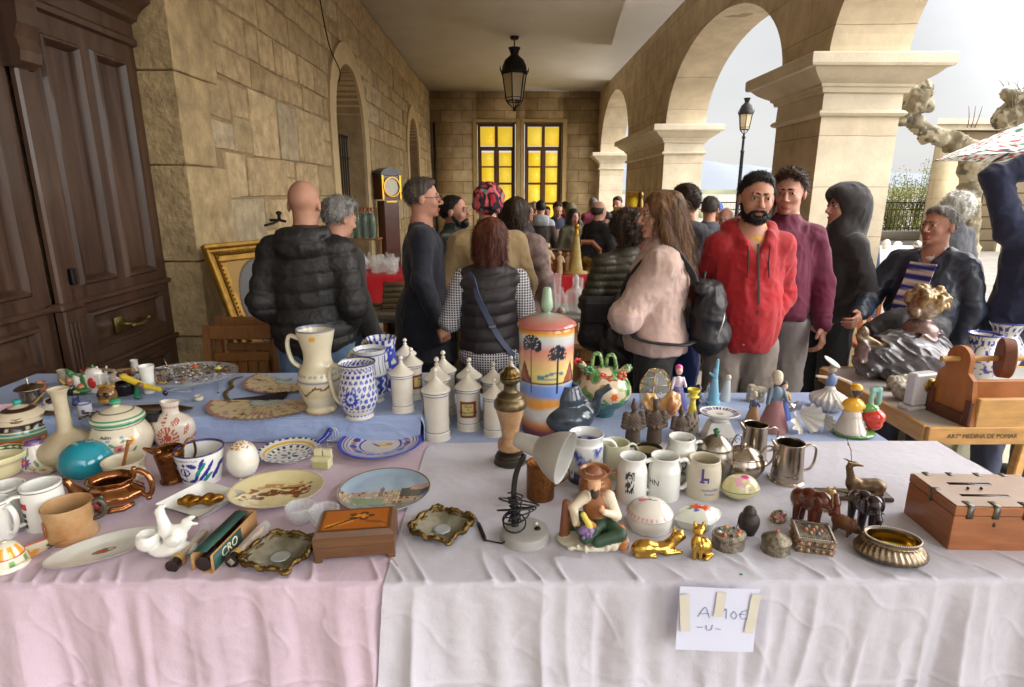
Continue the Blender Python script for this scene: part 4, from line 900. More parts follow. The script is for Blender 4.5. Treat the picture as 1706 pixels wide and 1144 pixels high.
def floral(P):
 a=vnoise(P,36,1);b=vnoise(P,36,4);c=np.tile(np.array(S(34,30,40)),(len(P),1));c[a>.2]=S(206,90,96);c[b>.4]=S(120,130,130);c[a<-.5]=S(170,40,52);return c
trench=cloth_m('beige_trench',S(150,126,88),bump=.3)
who('woman from behind in a colourful knitted hat and beige trench coat',812,314,3.75,rz=pi+.15,w=1.14,skin=S(199,148,127),hair='beanie',hc=('b',(0,0,0)),haircol=floral,hmat=mat('knitted_floral_hat',vc=True,rough=.9,bump=1,bs=60,bdist=.004),top='coat',tm=trench,hem=.35,tk=.04,armR='down',armL='hold',coll='high',fem=1)
def gingham():
 m=bpy.data.materials.new('navy_white_gingham');m.use_nodes=True;n=m.node_tree.nodes;l=m.node_tree.links.new;b=n['Principled BSDF'];b.inputs['Roughness'].default_value=.85
 tc_=n.new('ShaderNodeTexCoord');sp=n.new('ShaderNodeSeparateXYZ');l(tc_.outputs['Object'],sp.inputs[0]);ms=[]
 for ax,sc_ in(('X',75),('Z',75)):
  a=n.new('ShaderNodeMath');a.operation='MULTIPLY';a.inputs[1].default_value=sc_;l(sp.outputs[ax],a.inputs[0]);f_=n.new('ShaderNodeMath');f_.operation='FRACT';l(a.outputs[0],f_.inputs[0]);g_=n.new('ShaderNodeMath');g_.operation='LESS_THAN';g_.inputs[1].default_value=.34;l(f_.outputs[0],g_.inputs[0]);ms.append(g_)
 mx_=n.new('ShaderNodeMath');mx_.operation='MAXIMUM';l(ms[0].outputs[0],mx_.inputs[0]);l(ms[1].outputs[0],mx_.inputs[1])
 c=n.new('ShaderNodeMix');c.data_type='RGBA';c.inputs[6].default_value=(*S(38,38,58),1);c.inputs[7].default_value=(*S(206,204,206),1);l(mx_.outputs[0],c.inputs[0]);l(c.outputs[2],b.inputs['Base Color']);return m
ging=gingham()
def xstrap(path,name,m,w=.017,buckle=None):
 def f(ctx):
  obj(name,strap(ctx,path,w),m,ctx['t'],30)
  if buckle is not None:
   q=strap(ctx,[(buckle[0],buckle[1]),(buckle[0]+.02,buckle[1]-.02)],w*1.25,.004,.012,N=3);obj('buckle',q,mat('silver_buckle',S(200,196,186),.25,metal=1),ctx['t'],30)
 return f
blue_st=mat('slate_blue_leather',S(74,82,108),.5,bump=.2)
who('short auburn haired woman from behind in a black padded vest over a gingham shirt',816,366,3.02,rz=pi-.02,w=1.0,skin=S(195,145,123),hair='bob',hc=('auburn',S(96,44,26)),hmat=hairmat('auburn',S(100,48,28),S(60,30,20)),top='vest',tm=mat('charcoal_padded_vest',S(48,42,44),.55,bump=.3,bs=30,var=.15),quilt=.075,hem=.86,coll='high',inner=('sleeves',ging),legm=blackc,armL='hold',armR='down',fem=1,extra=xstrap([(pi-1.0,1.43),(pi-.75,1.4),(pi-.3,1.26),(pi+.35,1.08),(pi+1.0,.93)],'bag_strap',blue_st,.016,(pi+.1,1.15)))
who('woman with brown hair and a mauve patterned scarf behind the knitted hat',862,330,4.25,rz=pi-.5,skin=S(191,139,117),hair='bob',hc=BRN,top='coat',tm=mat('mauve_paisley',S(150,126,118),.9,var=1,vs=16,col2=S(92,76,76),bump=.4),hem=.5,tk=.05,coll='high',fem=1,res=1.4)
quilt_m=mat('dark_olive_quilting',S(66,62,48),.48,bump=1,bs=20,var=.2,bdist=.006)
who('curly haired woman from behind in an olive quilted jacket with a crossbody strap',1043,352,3.55,rz=pi+.35,w=1.1,skin=S(191,139,114),hair='curly',hc=BLK,hmat=hairmat('dark_curls',S(40,32,28),S(84,66,54),(30,30,30)),top='coat',tm=quilt_m,hem=.82,quilt=.05,legm=blackc,armR='hold',armL='hold',fem=1,extra=xstrap([(pi+.9,1.43),(pi+.6,1.38),(pi+.1,1.24),(pi-.5,1.08),(pi-1.1,.94)],'bag_strap',mat('black_webbing',S(34,32,36),.6),.02,(pi+.25,1.28)))
blush=cloth_m('blush_knit',S(194,166,156),bump=.7)
pk=who('young woman in profile with long brown hair, loose blush sweater and folded arms',1104,320,2.88,rz=-1.82,w=1.0,skin=S(199,152,131),yaw=.4,pitch=.05,hair='long',hc=('long_brown',S(60,38,24)),hmat=hairmat('long_brown',S(62,42,30),S(128,92,60),(40,40,3)),top='loose',tm=blush,hem=.93,tk=.036,legm=blackc,armR=((.2,-.12,1.11),(-.02,-.11,1.13)),armL=((.2,-.14,1.13),(-.02,-.12,1.19)),fem=1,lips=S(176,96,90),fold=.009)
who('dark haired man from behind in a navy hooded top right of the long haired woman',1143,308,3.75,rz=pi+.25,skin=S(191,141,119),hair='short',hc=('brownish',S(56,42,34)),top='hoodie',tm=cloth_m('navy_jersey',S(50,52,64)),hood='down',legm=cloth_m('royal_blue_jeans',S(40,62,128)),res=1.2)
redm=cloth_m('red_fleece',S(164,28,36))
def zip_red(ctx):
 t=ctx['t'];s=ctx['s']
 zg=strap(ctx,[(0.02,.93),(.0,1.1),(-.0,1.25),(0,1.405)],.005,.002,.006);obj('zip',zg,mat('black_zip',S(24,22,22),.5),t,30)
 for q in(-1,1):
  p0=surf(ctx['gp'],q*.42,1.40,.012);p1=surf(ctx['gp'],q*.36,1.33,.012);p2=surf(ctx['gp'],q*.34,1.25,.012);g=tube([p0,p1,p2],.0032,6,10);g.v*=s;obj('drawstring',g,mat('black_cord',S(26,24,26),.7),t)
 sh,el,wr=ctx['J'][1];d=(wr-el)/np.linalg.norm(wr-el);a=np.cross(d,(0,0,1));a/=np.linalg.norm(a);b=np.cross(d,a);c=wr+d*.006
 g=tube([c+(a*cos(k)+b*sin(k))*.034 for k in np.linspace(0,2*pi,16)[:-1]],.0065,6,closed=True,flat=1.6);g.v*=s;obj('wristwatch',g,mat('black_watch_strap',S(24,24,26),.4),t)
rh=who('bearded man in a bright red zip hoodie with hands in its pockets',1262,290,2.93,rz=-.03,w=.97,yaw=-.12,pitch=.06,roll=.03,skin=S(191,139,117),hair='short',hc=BLK,beard=1,top='hoodie',tm=redm,hood='down',hem=.87,legm=cloth_m('grey_sweatpants',S(142,132,124),bump=.5),armR=((.19,.13,1.13),(.07,-.0,1.0)),armL=((.225,.1,1.13),(.10,-.05,1.0)),belly=.5,inner=('collar',cloth_m('mustard_tee',S(206,158,40))),extra=zip_red,fold=.009,res=.95,coll='open')
who('balding man with a lowered face mask seen in profile behind the navy hooded man',1184,327,5.42,rz=-.9+pi*1.2,skin=S(191,139,117),hair='short',hc=('dk',S(70,62,58)),top='coat',tm=cloth_m('slate_coat',S(68,70,80)),res=1.8,glasses=True)
who('person in a blue cap among the far crowd by the second arch',1194,338,7.2,rz=.2,skin=S(186,135,115),hair='beanie',hmat=mat('blue_cap',S(70,92,150),.8),top='coat',tm=cloth_m('magenta_coat',S(120,40,70)),res=2.2)
who('old bald man in the far crowd left of the red hoodie',1211,345,5.95,rz=-.6,pitch=.2,skin=S(193,143,123),hair='fringe',hc=WHITE,top='coat',tm=cloth_m('brown_coat',S(96,78,60)),res=1.9)
maroon=cloth_m('maroon_jersey',S(104,34,62),bump=.4)
who('young man in a maroon sweatshirt scratching his neck',1320,285,3.40,rz=-.35,w=.96,yaw=-.25,pitch=.1,skin=S(199,150,131),hair='wavy',hc=BRN,hmat=hairmat('wavy_brown',S(74,54,40),S(50,36,28)),top='sweater',tm=maroon,hem=.92,legm=cloth_m('pale_grey_jeans',S(168,164,166),bump=.5),armR=((.2,-.14,1.47),(.10,.03,1.55)),armL='down',fold=.009)
def white_cord(ctx):
 p=[ctx['h']((-.03,-.075,.01)),surf(ctx['gp'],-.35,1.38,.02),surf(ctx['gp'],-.3,1.28,.014)];g=tube(p,.004,6,10);g.v*=ctx['s'];obj('drawstring',g,mat('white_cord',S(220,214,206),.7),ctx['t'])
who('person in profile with the black hood up and white drawstring, black jeans',1411,313,3.62,rz=-pi/2+.1,w=.92,skin=S(199,148,131),hood='up',hair=None,top='hoodie',tm=cloth_m('black_jersey',S(48,45,46)),hem=.88,legm=cloth_m('black_denim',S(46,48,52)),armR='pocket',armL='pocket',extra=white_cord)
def polo(P):
 c=np.tile(np.array(S(214,200,196)),(len(P),1));c[(np.floor(P[:,2]/.028)%2)==0]=S(46,50,130);return c
def placket(ctx):
 g=strap(ctx,[(-.12,1.02),(-.12,1.2),(-.05,1.40)],.075,.004,.004,N=40);g.c=polo(g.v);obj('striped_polo',g,mat('striped_polo',vc=True,rough=.85),ctx['t'],30)
rainj=mat('navy_rain_jacket',S(42,48,62),.42,bump=.5,bs=18,var=.15,bdist=.006)
who('grey haired man in an open navy rain jacket and striped polo looking left',1568,345,3.30,rz=-1.0,w=1.17,yaw=-.25,pitch=-.04,skin=S(182,132,112),hair='short',hc=GREY,hmat=hairmat('iron_grey',S(150,146,142),S(96,90,86)),top='coat',tm=rainj,hem=.7,belly=.9,armR='reach',armL='down',legm=jeansd,extra=placket,inner=('collar',cloth_m('white_collar',S(216,214,220))),coll='open',fold=.011)
who('white haired person from behind in black past the plane tree',1594,321,4.79,rz=pi+.2,skin=S(191,139,117),hair='curly',hc=WHITE,hmat=hairmat('white_curls',S(206,204,198),S(160,158,150),(20,20,20)),top='coat',tm=cloth_m('black_wool',S(54,54,60)),res=1.5)
who('man in a navy hoodie at the right edge with both arms raised to his head',1788,262,3.05,rz=pi-.2,w=1.3,skin=S(191,139,117),hair='short',hc=BLK,top='hoodie',tm=cloth_m('indigo_fleece',S(42,48,76)),hood='down',hem=.85,legm=cloth_m('navy_gingham_hem',S(50,56,80)),armL=((.24,-.06,1.64),(.08,.0,1.74)),armR=((.24,-.06,1.64),(.08,.0,1.74)),fold=.01)
# far crowd under the arcade
fc=[('man from behind in a brown coat with a pale grey hood',901,332,8.3,pi,'buzz',BLK,'hoodie',S(58,46,42),'down',0),('man looking down in a dark sweater with a tan band',928,334,8.6,.2,'short',BRN,'sweater',S(40,46,66),None,.35),('smiling dark haired woman in an olive parka facing the camera',956,346,7.7,.35,'long',BLK,'coat',S(92,88,70),'down',0),('man from behind in a black quilted leather jacket and dark hair',999,334,6.7,pi-.9,'fringe',('dh',S(60,50,44)),'puffer',S(34,34,36),None,0),('youth with pale hood by the yellow framed mirror',1029,326,9.2,-.5,'short',BRN,'hoodie',S(120,106,84),'down',.1),('man at the left of the far crowd below the right yellow window',889,333,10.2,.3,'thin',GREY,'coat',S(46,40,40),None,.4),('person in a raspberry hooded coat in the far crowd',942,334,10.4,pi+.6,'short',BLK,'coat',S(120,44,66),'down',0),('person in an olive hooded parka behind the smiling woman',951,338,9.4,pi,'short',BRN,'coat',S(108,102,74),'up',0),('woman with dark hair behind the paisley scarf',876,336,6.6,1.2,'long',BRN,'coat',S(60,50,48),None,0),('figure in red glimpsed behind the grey hooded man',911,342,11.0,.1,'short',BLK,'coat',S(96,44,44),None,.2),('tall man behind the leather jacket in the far crowd',988,327,10.0,pi+.3,'buzz',GREY,'coat',S(70,62,56),None,0),('dark figure with a brown scarf bending over the far table',1014,352,7.6,-1.0,'wavy',BLK,'coat',S(44,38,36),None,.4),('child sized figure in grey left of the bearded man',845,345,7.0,pi-.4,'curly',BLK,'coat',S(66,60,58),None,0),('brown haired person behind the knitted hat in the far crowd',868,334,9.0,pi+.2,'wavy',BRN,'coat',S(84,60,44),None,0),('person in a maroon top just behind the leather jacket',1008,350,9.8,pi-.2,'short',BLK,'sweater',S(96,34,42),None,0)]
for k,(lab,px,py,Y,rz,hr,hc_,tp,tcl,hd_,pt_) in enumerate(fc):
 def band(P,tcl=tcl):c=np.tile(np.array(tcl),(len(P),1));c[(P[:,2]>1.17)&(P[:,2]<1.3)&(np.abs(P[:,0])<.15)]=S(150,122,90);return c
 def greyhood(P,tcl=tcl):c=np.tile(np.array(tcl),(len(P),1));c[(P[:,2]>1.36)&(P[:,1]>.04)]=S(150,154,160);return c
 tcf=band if 'tan band' in lab else greyhood if 'pale grey hood' in lab else None
 m_=mat('cloth_of_'+'_'.join(lab.split()[-3:]),tcl,.85,bump=.3,bs=60,vc=tcf is not None,var=.15)
 who(lab,px,py,Y,rz=rz,hair=hr,hc=hc_,top=tp,tm=m_,hood=hd_,pitch=pt_,hem=.8,res=2.6 if Y>7 else 2.0,group='visitors in the far crowd',skin=S(186,137,115),quilt=.09 if tp=='puffer' else 0,topcol=tcf,armR='hold' if k%2 else 'down',armL='down',fem='woman' in lab)
# black backpack on the long haired woman
t=thing('backpack','black leather backpack worn by the woman in the blush sweater','backpack',(pk['x'],pk['y'],0),pk['rz']);s=pk['s']
g=sculpt([E((.0,.265,1.12),(.125,.075,.19),0,.03),E((.0,.27,1.0),(.13,.075,.08),0,.03),E((0,.335,1.02),(.09,.035,.07),0,.02),K((-.1,.22,1.27),(.1,.22,1.27),.03,None,0,.03)],.008)
push(g,lambda P:folds(P,.011,9,4));g.v*=s;bl=mat('black_soft_leather',S(38,37,40),.55,bump=.8,bs=30,bdist=.006);obj('bag_body',g,bl,t)
for q in(-1,1):
 core=[z for z in pk['gp'] if not(z[0]=='k' and abs(z[1][0])>.15)]
 pth=[surf(core,q*.55+0,1.10,.012),surf(core,q*.5,1.28,.014)];top_=np.array((q*.10,.02,1.47));P_=[(q*.1,.2,1.0),(q*.2,.12,1.0),tuple(surf(core,q*1.1,1.02,.02)),tuple(pth[0]),tuple(pth[1]),tuple(top_),(q*.075,.15,1.36),(q*.07,.2,1.25)]
 g=tube(P_,.02,8,30,flat=.35);g.v*=s;obj('shoulder_strap',g,bl,t)
g=tube([(-.03,.22,1.27),(-.02,.23,1.33),(.02,.23,1.33),(.03,.22,1.27)],.007,6,10);g.v*=s;obj('handle',g,bl,t)
g=tube([(-.12,.3,1.0),(-.1,.33,1.12),(0,.335,1.16),(.1,.33,1.12),(.12,.3,1.0)],.004,6,20);g.v*=s;obj('zip',g,mat('silver_zip',S(190,190,192),.3,metal=.9),t)
# handbag on the curly haired woman's hip, and a dark holdall in the navy man's hand
hx,hz=aty(1003,535,3.35);t=thing('handbag','soft black shoulder bag hanging at the olive jacket','handbag',(hx,3.35,0))
g=sculpt([B((0,0,hz),(.12,.05,.14),0,.02,rd=.04),E((0,0,hz-.1),(.13,.07,.08),0,.04)],.008);push(g,lambda P:folds(P,.006,8,2));obj('bag_body',g,bl,t);obj('flap',box(-.11,.11,-.062,-.05,hz,hz+.12,.005),bl,t,30);obj('ring',tube([(.08+.015*cos(a),-.06,hz+.14+.015*sin(a)) for a in np.linspace(0,6.28,12)[:-1]],.003,5,closed=True),mat('silver_buckle'),t)
hx,hz=aty(1044,570,3.3);t=thing('carrier_bag','black glossy patterned bag held low by the curly haired woman','bag',(hx,3.3,0))
g=sculpt([E((0,0,hz),(.15,.1,.2),0,.05),E((.05,0,hz-.22),(.14,.1,.16),0,.05),E((-.03,0,hz+.18),(.07,.05,.1),0,.05)],.009);push(g,lambda P:folds(P,.02,7,6));obj('bag_body',g,mat('glossy_black_foil',S(30,29,32),.28,var=1,vs=14,col2=S(62,60,62),bump=.5,bs=25,bdist=.004),t)
hx,hz=aty(1545,558,2.98);t=thing('holdall','black soft bag in the hand of the man in the navy rain jacket','bag',(hx-.05,2.98,0))
g=sculpt([E((-.05,0,hz+.03),(.2,.1,.11),0,.05),E((-.2,0,hz),(.1,.07,.07),0,.05)],.009);push(g,lambda P:folds(P,.01,7,6));obj('bag_body',g,bl,t)
# ================================================================ TABLES AND CLOTHS
def weave(name,col,sx=900,rib=0,rough=.9,var=.05):
 m=mat(name,col,rough,var=var,vs=3,sheen=.2);n=m.node_tree.nodes;l=m.node_tree.links.new;b=n['Principled BSDF'];tcn=[q for q in n if q.type=='TEX_COORD'][0]
 w=n.new('ShaderNodeTexNoise');w.inputs['Scale'].default_value=420;w.inputs['Detail'].default_value=3;l(tcn.outputs['Object'],w.inputs[0])
 w2=n.new('ShaderNodeTexNoise');w2.inputs['Scale'].default_value=28;w2.inputs['Detail'].default_value=5;l(tcn.outputs['Object'],w2.inputs[0])
 a=n.new('ShaderNodeMath');a.operation='MULTIPLY_ADD';a.inputs[1].default_value=.35;l(w.outputs[0],a.inputs[0]);l(w2.outputs[0],a.inputs[2]);h=a.outputs[0]
 if rib:
  wv=n.new('ShaderNodeTexWave');wv.bands_direction='Y';wv.inputs['Scale'].default_value=rib;wv.inputs['Distortion'].default_value=1.5;wv.inputs['Detail'].default_value=2;l(tcn.outputs['Object'],wv.inputs[0])
  a2=n.new('ShaderNodeMath');a2.operation='MULTIPLY_ADD';a2.inputs[1].default_value=.5;l(wv.outputs[1],a2.inputs[0]);l(h,a2.inputs[2]);h=a2.outputs[0]
 bp=n.new('ShaderNodeBump');bp.inputs['Strength'].default_value=.8;bp.inputs['Distance'].default_value=.004;l(h,bp.inputs['Height']);l(bp.outputs[0],b.inputs['Normal']);return m
m_white=weave('white_linen',S(194,192,203));m_pink=weave('pink_cotton',S(198,178,194));m_blue=weave('blue_ribbed_cloth',S(150,168,208),rib=55)
def drape(x0,x1,yb,yf,z,drop,seed,amp=.028,nx=300,rnd=0,slantL=0,slantR=0,freq=11,side=0,lip=.012,wr=.0022,edgefold=1.0):
 """tablecloth: back to front over the table, over the edge, and down in folds that deepen"""
 Lt=yf and(yb-yf);tot=Lt+drop
 def fn(u,v):
  s=v*tot;x=x0+u*(x1-x0);y=np.where(s<Lt,yb-s,yf);zz=np.where(s<Lt,z,z-(s-Lt));t=np.clip((s-Lt)/max(drop,.01),0,1)
  q=np.clip((s-Lt+lip)/(2*lip),0,1);
  y=np.where(np.abs(s-Lt)<lip,yf+lip*(1-np.sin(q*pi/2))-lip*.0,np.where(s>=Lt,yf,y));zz=np.where(np.abs(s-Lt)<lip,z-lip*(1-np.cos(q*pi/2)),zz)
  P=np.stack([x*freq/10,t*.35,t*0],1)
  xx=x+.012*vnoise(P,6,seed+2)+t*.05*vnoise(np.stack([x*.5,t*.3,x*0],1),6,seed+8)
  f1=vnoise(np.stack([xx*1.0,t*.05,x*0],1),freq,seed);f2=vnoise(np.stack([xx,t*.1,x*0],1),freq*2.1,seed+3);f3=1-2*np.abs(vnoise(np.stack([xx,t*.06,x*0],1),freq*1.4,seed+5))
  dd=(t**.5)*amp*1.25*(f1*1.0+.45*f2+.6*f3)+np.where(s>Lt,.003*fbm(np.stack([x,zz,x*0],1),16,3,seed+7),0)
  dd=dd+.005*np.exp(-((t-.36-.01*np.sin(x*3))/.008)**2)+.003*np.maximum(1-2*np.abs(vnoise(np.stack([x+zz*.6,zz-x*.3,x*0],1),9,seed+17)),0)**6*(s>Lt);y=y-np.where(s>Lt,np.maximum(dd+.012*t,-.012),0)
        # creases on the top, running in from the edge
  e=np.clip(1-(Lt-s)/.26,0,1)*(s<Lt);cr_=1-2*np.abs(vnoise(np.stack([x+(Lt-s)*.45,s*.2,x*0],1),freq*1.5,seed+11));zz=zz+e**1.5*edgefold*.009*np.maximum(cr_,0)**3*(1-np.clip(1-(Lt-s)/.012,0,1))
  zz=zz+np.where(s<Lt,wr*(.6*fbm(np.stack([x,s,x*0],1),5,3,seed+9)+.5*(1-2*np.abs(vnoise(np.stack([x*1.2+s*.5,s,x*0],1),4,seed+13)))**5),0)
  x=x+np.where(s>Lt,(t*(slantL*(1-u)**6+slantR*u**6)),0)+np.where(s>Lt,.01*f2*t,0)
  if rnd:r=rnd;dx=np.clip((x0+r-x)/r,0,1);y=y-np.where(s<r*3,0,0)-(1-np.sqrt(np.maximum(0,1-dx**2)))*r*np.clip(1-s/r,0,1)
  return x,y,zz
 return grid(nx,int(nx*tot/(x1-x0))+40,fn)
# hidden boards and trestles under the cloths
m_board=mat('table_board',S(150,118,80),.7,bump=.2)
def table(label,x0,x1,y0,y1,z,group='covered market tables'):
 t=thing('trestle_table',label,'table',((x0+x1)/2,(y0+y1)/2,0),0,group);w=(x1-x0)/2;d=(y1-y0)/2
 obj('tabletop',box(-w,w,-d,d,z-.035,z-.006,.004),m_board,t,30)
 for a in(-1,1):
  for b in(-1,1):obj('leg',bar((a*(w-.12),b*(d-.06),z-.036),(a*(w-.08),b*(d-.03),0),.04,.04),m_board,t,30)
 return t
table('trestle table hidden under the pink cloth',-2.12,-.31,1.23,2.0,.75);table('trestle table hidden under the white cloth',-.26,1.57,1.23,2.0,.75);table('trestle table under the blue cloths at the back',-2.12,1.38,2.04,2.55,.735)
obj('tablecloth',drape(-2.14,-.27,2.035,1.215,.75,.78,3,amp=.034,freq=13,nx=420),m_pink,label='pale pink tablecloth hanging in folds on the left front table',cat='tablecloth')
obj('tablecloth',drape(-.292,1.60,2.015,1.205,.7535,.78,21,amp=.038,freq=12,nx=420,slantL=-.07,rnd=.06),m_white,label='white linen tablecloth hanging in folds on the right front table',cat='tablecloth')
sc_edge=grid(60,30,lambda u,v:(1.60+.02*np.sin(v*9)*v+.004*v,2.01-u*.80,.7535-.5*v+0*u));sc_edge.v[:,0]+=.02*sc_edge.v[:,2]*vnoise(sc_edge.v,9,3)
obj('tablecloth_side',sc_edge,m_white,bpy.data.objects['tablecloth.001'])
g=drape(-2.14,-.315,2.58,2.035,.85,.094,9,amp=.004,freq=5,nx=200,lip=.016,edgefold=.3,wr=.0016)
sd=grid(20,40,lambda u,v:(-.315+.012*np.sin(np.minimum(u*3,1)*pi/2)+u*0,2.58-v*.56,.85-.0-u*.095-.0));sd.v[:,0]+=.003*fbm(sd.v,14,2)
g.add(sd);g.m=None;obj('tablecloth',g,m_blue,label='blue ribbed cloth over the raised back left table',cat='tablecloth')
obj('riser',box(-2.1,-.335,2.06,2.55,.7355,.842),m_board,label='low riser box hidden under the blue cloth at the back left',cat='riser')
g=drape(-.33,1.43,2.58,1.985,.747,.02,33,amp=.001,freq=5,nx=200,wr=.0014,edgefold=.2);bk=drape(-.33,1.43,2.58,2.575,.747,.5,34,amp=.01,freq=8,nx=100)
bk.v[:,1]=2*2.578-bk.v[:,1];rt=grid(10,40,lambda u,v:(1.43+.02*u+.01*np.sin(v*20)*u,2.58-v*.57,.747-u*.5));g.add(bk).add(rt);g.m=None
obj('tablecloth',g,m_blue,label='blue ribbed cloth over the low back right table',cat='tablecloth')
# price sheet taped to the front edge
sx,sz=aty(1186,1014,1.185)
sg=thing('price_sheet','white paper price sheet taped to the front of the white cloth','sign',(sx,1.15,sz));m_ink=mat('blue_ballpoint',S(120,126,168),.6,var=0)
sw_,sh_=130/1706,100/1144
mp_=dep(sx,1.16,sz)/FPX;sw_=131*mp_;sh_=112*mp_/.93
def bend(v):y=-.0015*np.sin(v[:,0]*30+1)-.003*np.clip(-v[:,2]/sh_*2,0,1)**2-.004*np.clip(v[:,0]/sw_,-1,1)**2;v=v.copy();v[:,1]+=y;v[:,2]+=-.04*v[:,0];return v
pg=grid(24,20,lambda u,v:((u-.5)*sw_,u*0,(v-.5)*sh_));obj('sheet',pg.fn(bend),mat('bluish_paper',S(206,210,232),.8,var=.03),sg)
def scribble(strokes,w=.0009):
 g=G()
 for st in strokes:p=np.array([(a,-.0012,b) for a,b in st]);g.add(tube(p,w,5,max(4,len(st)*4)))
 g.m=None;g.fn(bend);return g
a=.018
obj('handwriting',scribble([[(-.045*1,.006),(-.03,.032),(-.018,.004)],[(-.04,.014),(-.02,.016)],[(.008,.018),(.018,.03),(.02,.004)],[(.03,.013),(.036,.024),(.044,.013),(.038,.004),(.03,.013)],[(.066,.026),(.056,.024),(.052,.013),(.058,.004),(.068,.006)],[(.049,.016),(.062,.017)],[(-.045,-.022),(-.032,-.022)],[(-.024,-.016),(-.022,-.028),(-.012,-.026),(-.01,-.014)],[(-.002,-.024),(.01,-.025)]],.0007),m_ink,sg)
m_tape=mat('masking_tape',S(204,200,188),.6,var=.06,spec=.3)
for(tx,w,z0,z1,r) in((-.075,.022,-.03,.07,-.1),(.0,.022,.01,.075,.05),(.078,.022,-.035,.07,.08)):
 tg=grid(4,20,lambda u,v:((u-.5)*w,-.0035+u*0,z0+(z1-z0)*v));tg.v[:,2]+=tg.v[:,0]*0;tg.rot('Y',r).tr(tx,-.001,0);obj('tape',tg.noise(.0006,40),m_tape,sg)
# ================================================================ WARES : helpers
def mx_(c,mask,col):c[mask]=col;return c
m_gl=mat('painted_glaze',vc=True,rough=.14,var=.05,vs=30,coat=.5,spec=.5)
m_mattp=mat('painted_bisque',vc=True,rough=.5,var=.06,vs=40)
m_porc=mat('white_porcelain',S(226,226,220),.13,var=.03,vs=20,coat=.5)
m_cream=mat('cream_porcelain',S(214,204,178),.2,var=.06,vs=20,coat=.4)
m_silver=mat('tarnished_silver',S(176,164,150),.22,metal=1,var=.22,vs=14,bump=.1)
m_pewter=mat('pewter',S(150,142,130),.3,metal=1,var=.25,vs=20,bump=.2)
m_gold=mat('polished_brass',S(196,156,74),.24,metal=1,var=.15,vs=18)
m_bronze=mat('antique_bronze',S(112,90,50),.38,metal=.9,var=.45,vs=40,bump=.5,bs=120)
m_lustre=mat('copper_lustre',S(150,94,48),.13,metal=.85,var=.3,vs=22,coat=.6)
m_copper=mat('dark_copper',S(128,84,46),.35,metal=.9,var=.3,vs=60,bump=.6,bs=200)
m_glass=mat('clear_glass',S(226,232,230),.03,var=0,coat=.5);m_glassd=mat('cut_glass',S(226,230,230),.05,var=0,bump=1,bs=120,bdist=.006,coat=.6)
for m_,a_ in((m_glass,.22),(m_glassd,.34)):m_.node_tree.nodes['Principled BSDF'].inputs['Alpha'].default_value=a_
m_black=mat('black_gloss',S(26,25,26),.25,var=.1)
def S3(*a):return np.array(S(*a))
def seat(px,pyb,w,z,rb=.8):x,y=at(px,pyb,z);s=mpp(x,y,z);R=w/2*s;return x*(y+R*rb)/y,y+R*rb,R,s
def topz(px,pyt,y):return aty(px,pyt,y)[1]
def cupprof(prof,wall=.07,bot=.05):
 p=[(0,0)]+[tuple(q) for q in prof];r_,z_=prof[-1];inner=[(r_-wall*.5,z_+.008),(r_-wall,z_-.012)]+[(max(a-wall,.02),max(b,bot)) for a,b in prof[::-1][1:] if b>bot]+[(.0,bot+.01)]
 return p+inner
def pot(name,label,cat,px,pyb,pyt,w,prof,m,z=.75,col=None,n=64,mm=90,open_=True,wall=.08,group=None,rz=0,ell=1.,solo=False,flute=None,part='body',rt=None,sm=True,zo=0):
 """thrown vessel: prof in units of its radius and height, foot at the pixel (px, pyb), rim at pyt"""
 rb=prof[0][0];x,y,R,s=seat(px,pyb,w,z,rb*.9);rt=prof[-1][0] if rt is None else rt;H=topz(px,pyt,y+(R*rt if open_ else 0))-z
 p=cupprof(prof,wall) if open_ else[(0,0)]+list(prof);pp=np.array(p)*np.array([R,H])
 if sm:pp=crom(pp,mm)
 g=lathe(pp,n,None,col=(lambda u,v,r,zz,P:col((u-.5)*2*pi*R,zz,r,zz/H,P,R,H)) if col else None,ell=ell,flute=flute,cap=False)
 c=dict(x=x,y=y,z=z,R=R,H=H,s=s)
 if solo:c['t']=obj(name,g,m,None,True,(x,y,z),rz,label,cat,group)
 else:c['t']=thing(name,label,cat,(x,y,z),rz,group);obj(part,g,m,c['t'])
 return c
def hndl(c,pts,r,m,ang=0,flat=.7,name='handle',n=20,sides=10,col=None):
 """pts (radial, height) in units of R, H; ang 0 = right of the picture, pi = left"""
 g=tube([(a*c['R']*cos(ang),a*c['R']*sin(ang),b*c['H']) for a,b in pts],r,sides,n,flat=flat)
 if col is not None:g.col(col)
 return obj(name,g,m,c['t'])
def figure(name,label,cat,px,pyb,z,prims,pal,m,hpx,res=.003,rz=0,group=None,base_off=.3,disp=None,hu=1.0,cj=.05,wpx=None):
 """small sculpture: prims drawn in a unit space of height hu, scaled so that it spans hpx pixels"""
 x,y=at(px,pyb,z);s=mpp(x,y,z);k=hpx*s/hu/.93;y2=y+base_off*k*hu*.3
 g=sculpt(prims,res/k,pal,cj=cj,disp=disp);g.v*=k
 return obj(name,g,m,None,True,(x*y2/y,y2,z),rz,label,cat,group),k
def dist_poly(s,z,pts):
 d=np.full(len(s),9.)
 for(a,b),(c,e) in zip(pts[:-1],pts[1:]):
  dx,dy=c-a,e-b;t=np.clip(((s-a)*dx+(z-b)*dy)/max(dx*dx+dy*dy,1e-12),0,1);d=np.minimum(d,np.hypot(s-a-t*dx,z-b-t*dy))
 return d
def ellm(s,z,cx,cz,a,b,th=0):
 x=(s-cx)*cos(th)+(z-cz)*sin(th);y=-(s-cx)*sin(th)+(z-cz)*cos(th);return(x/a)**2+(y/b)**2<1
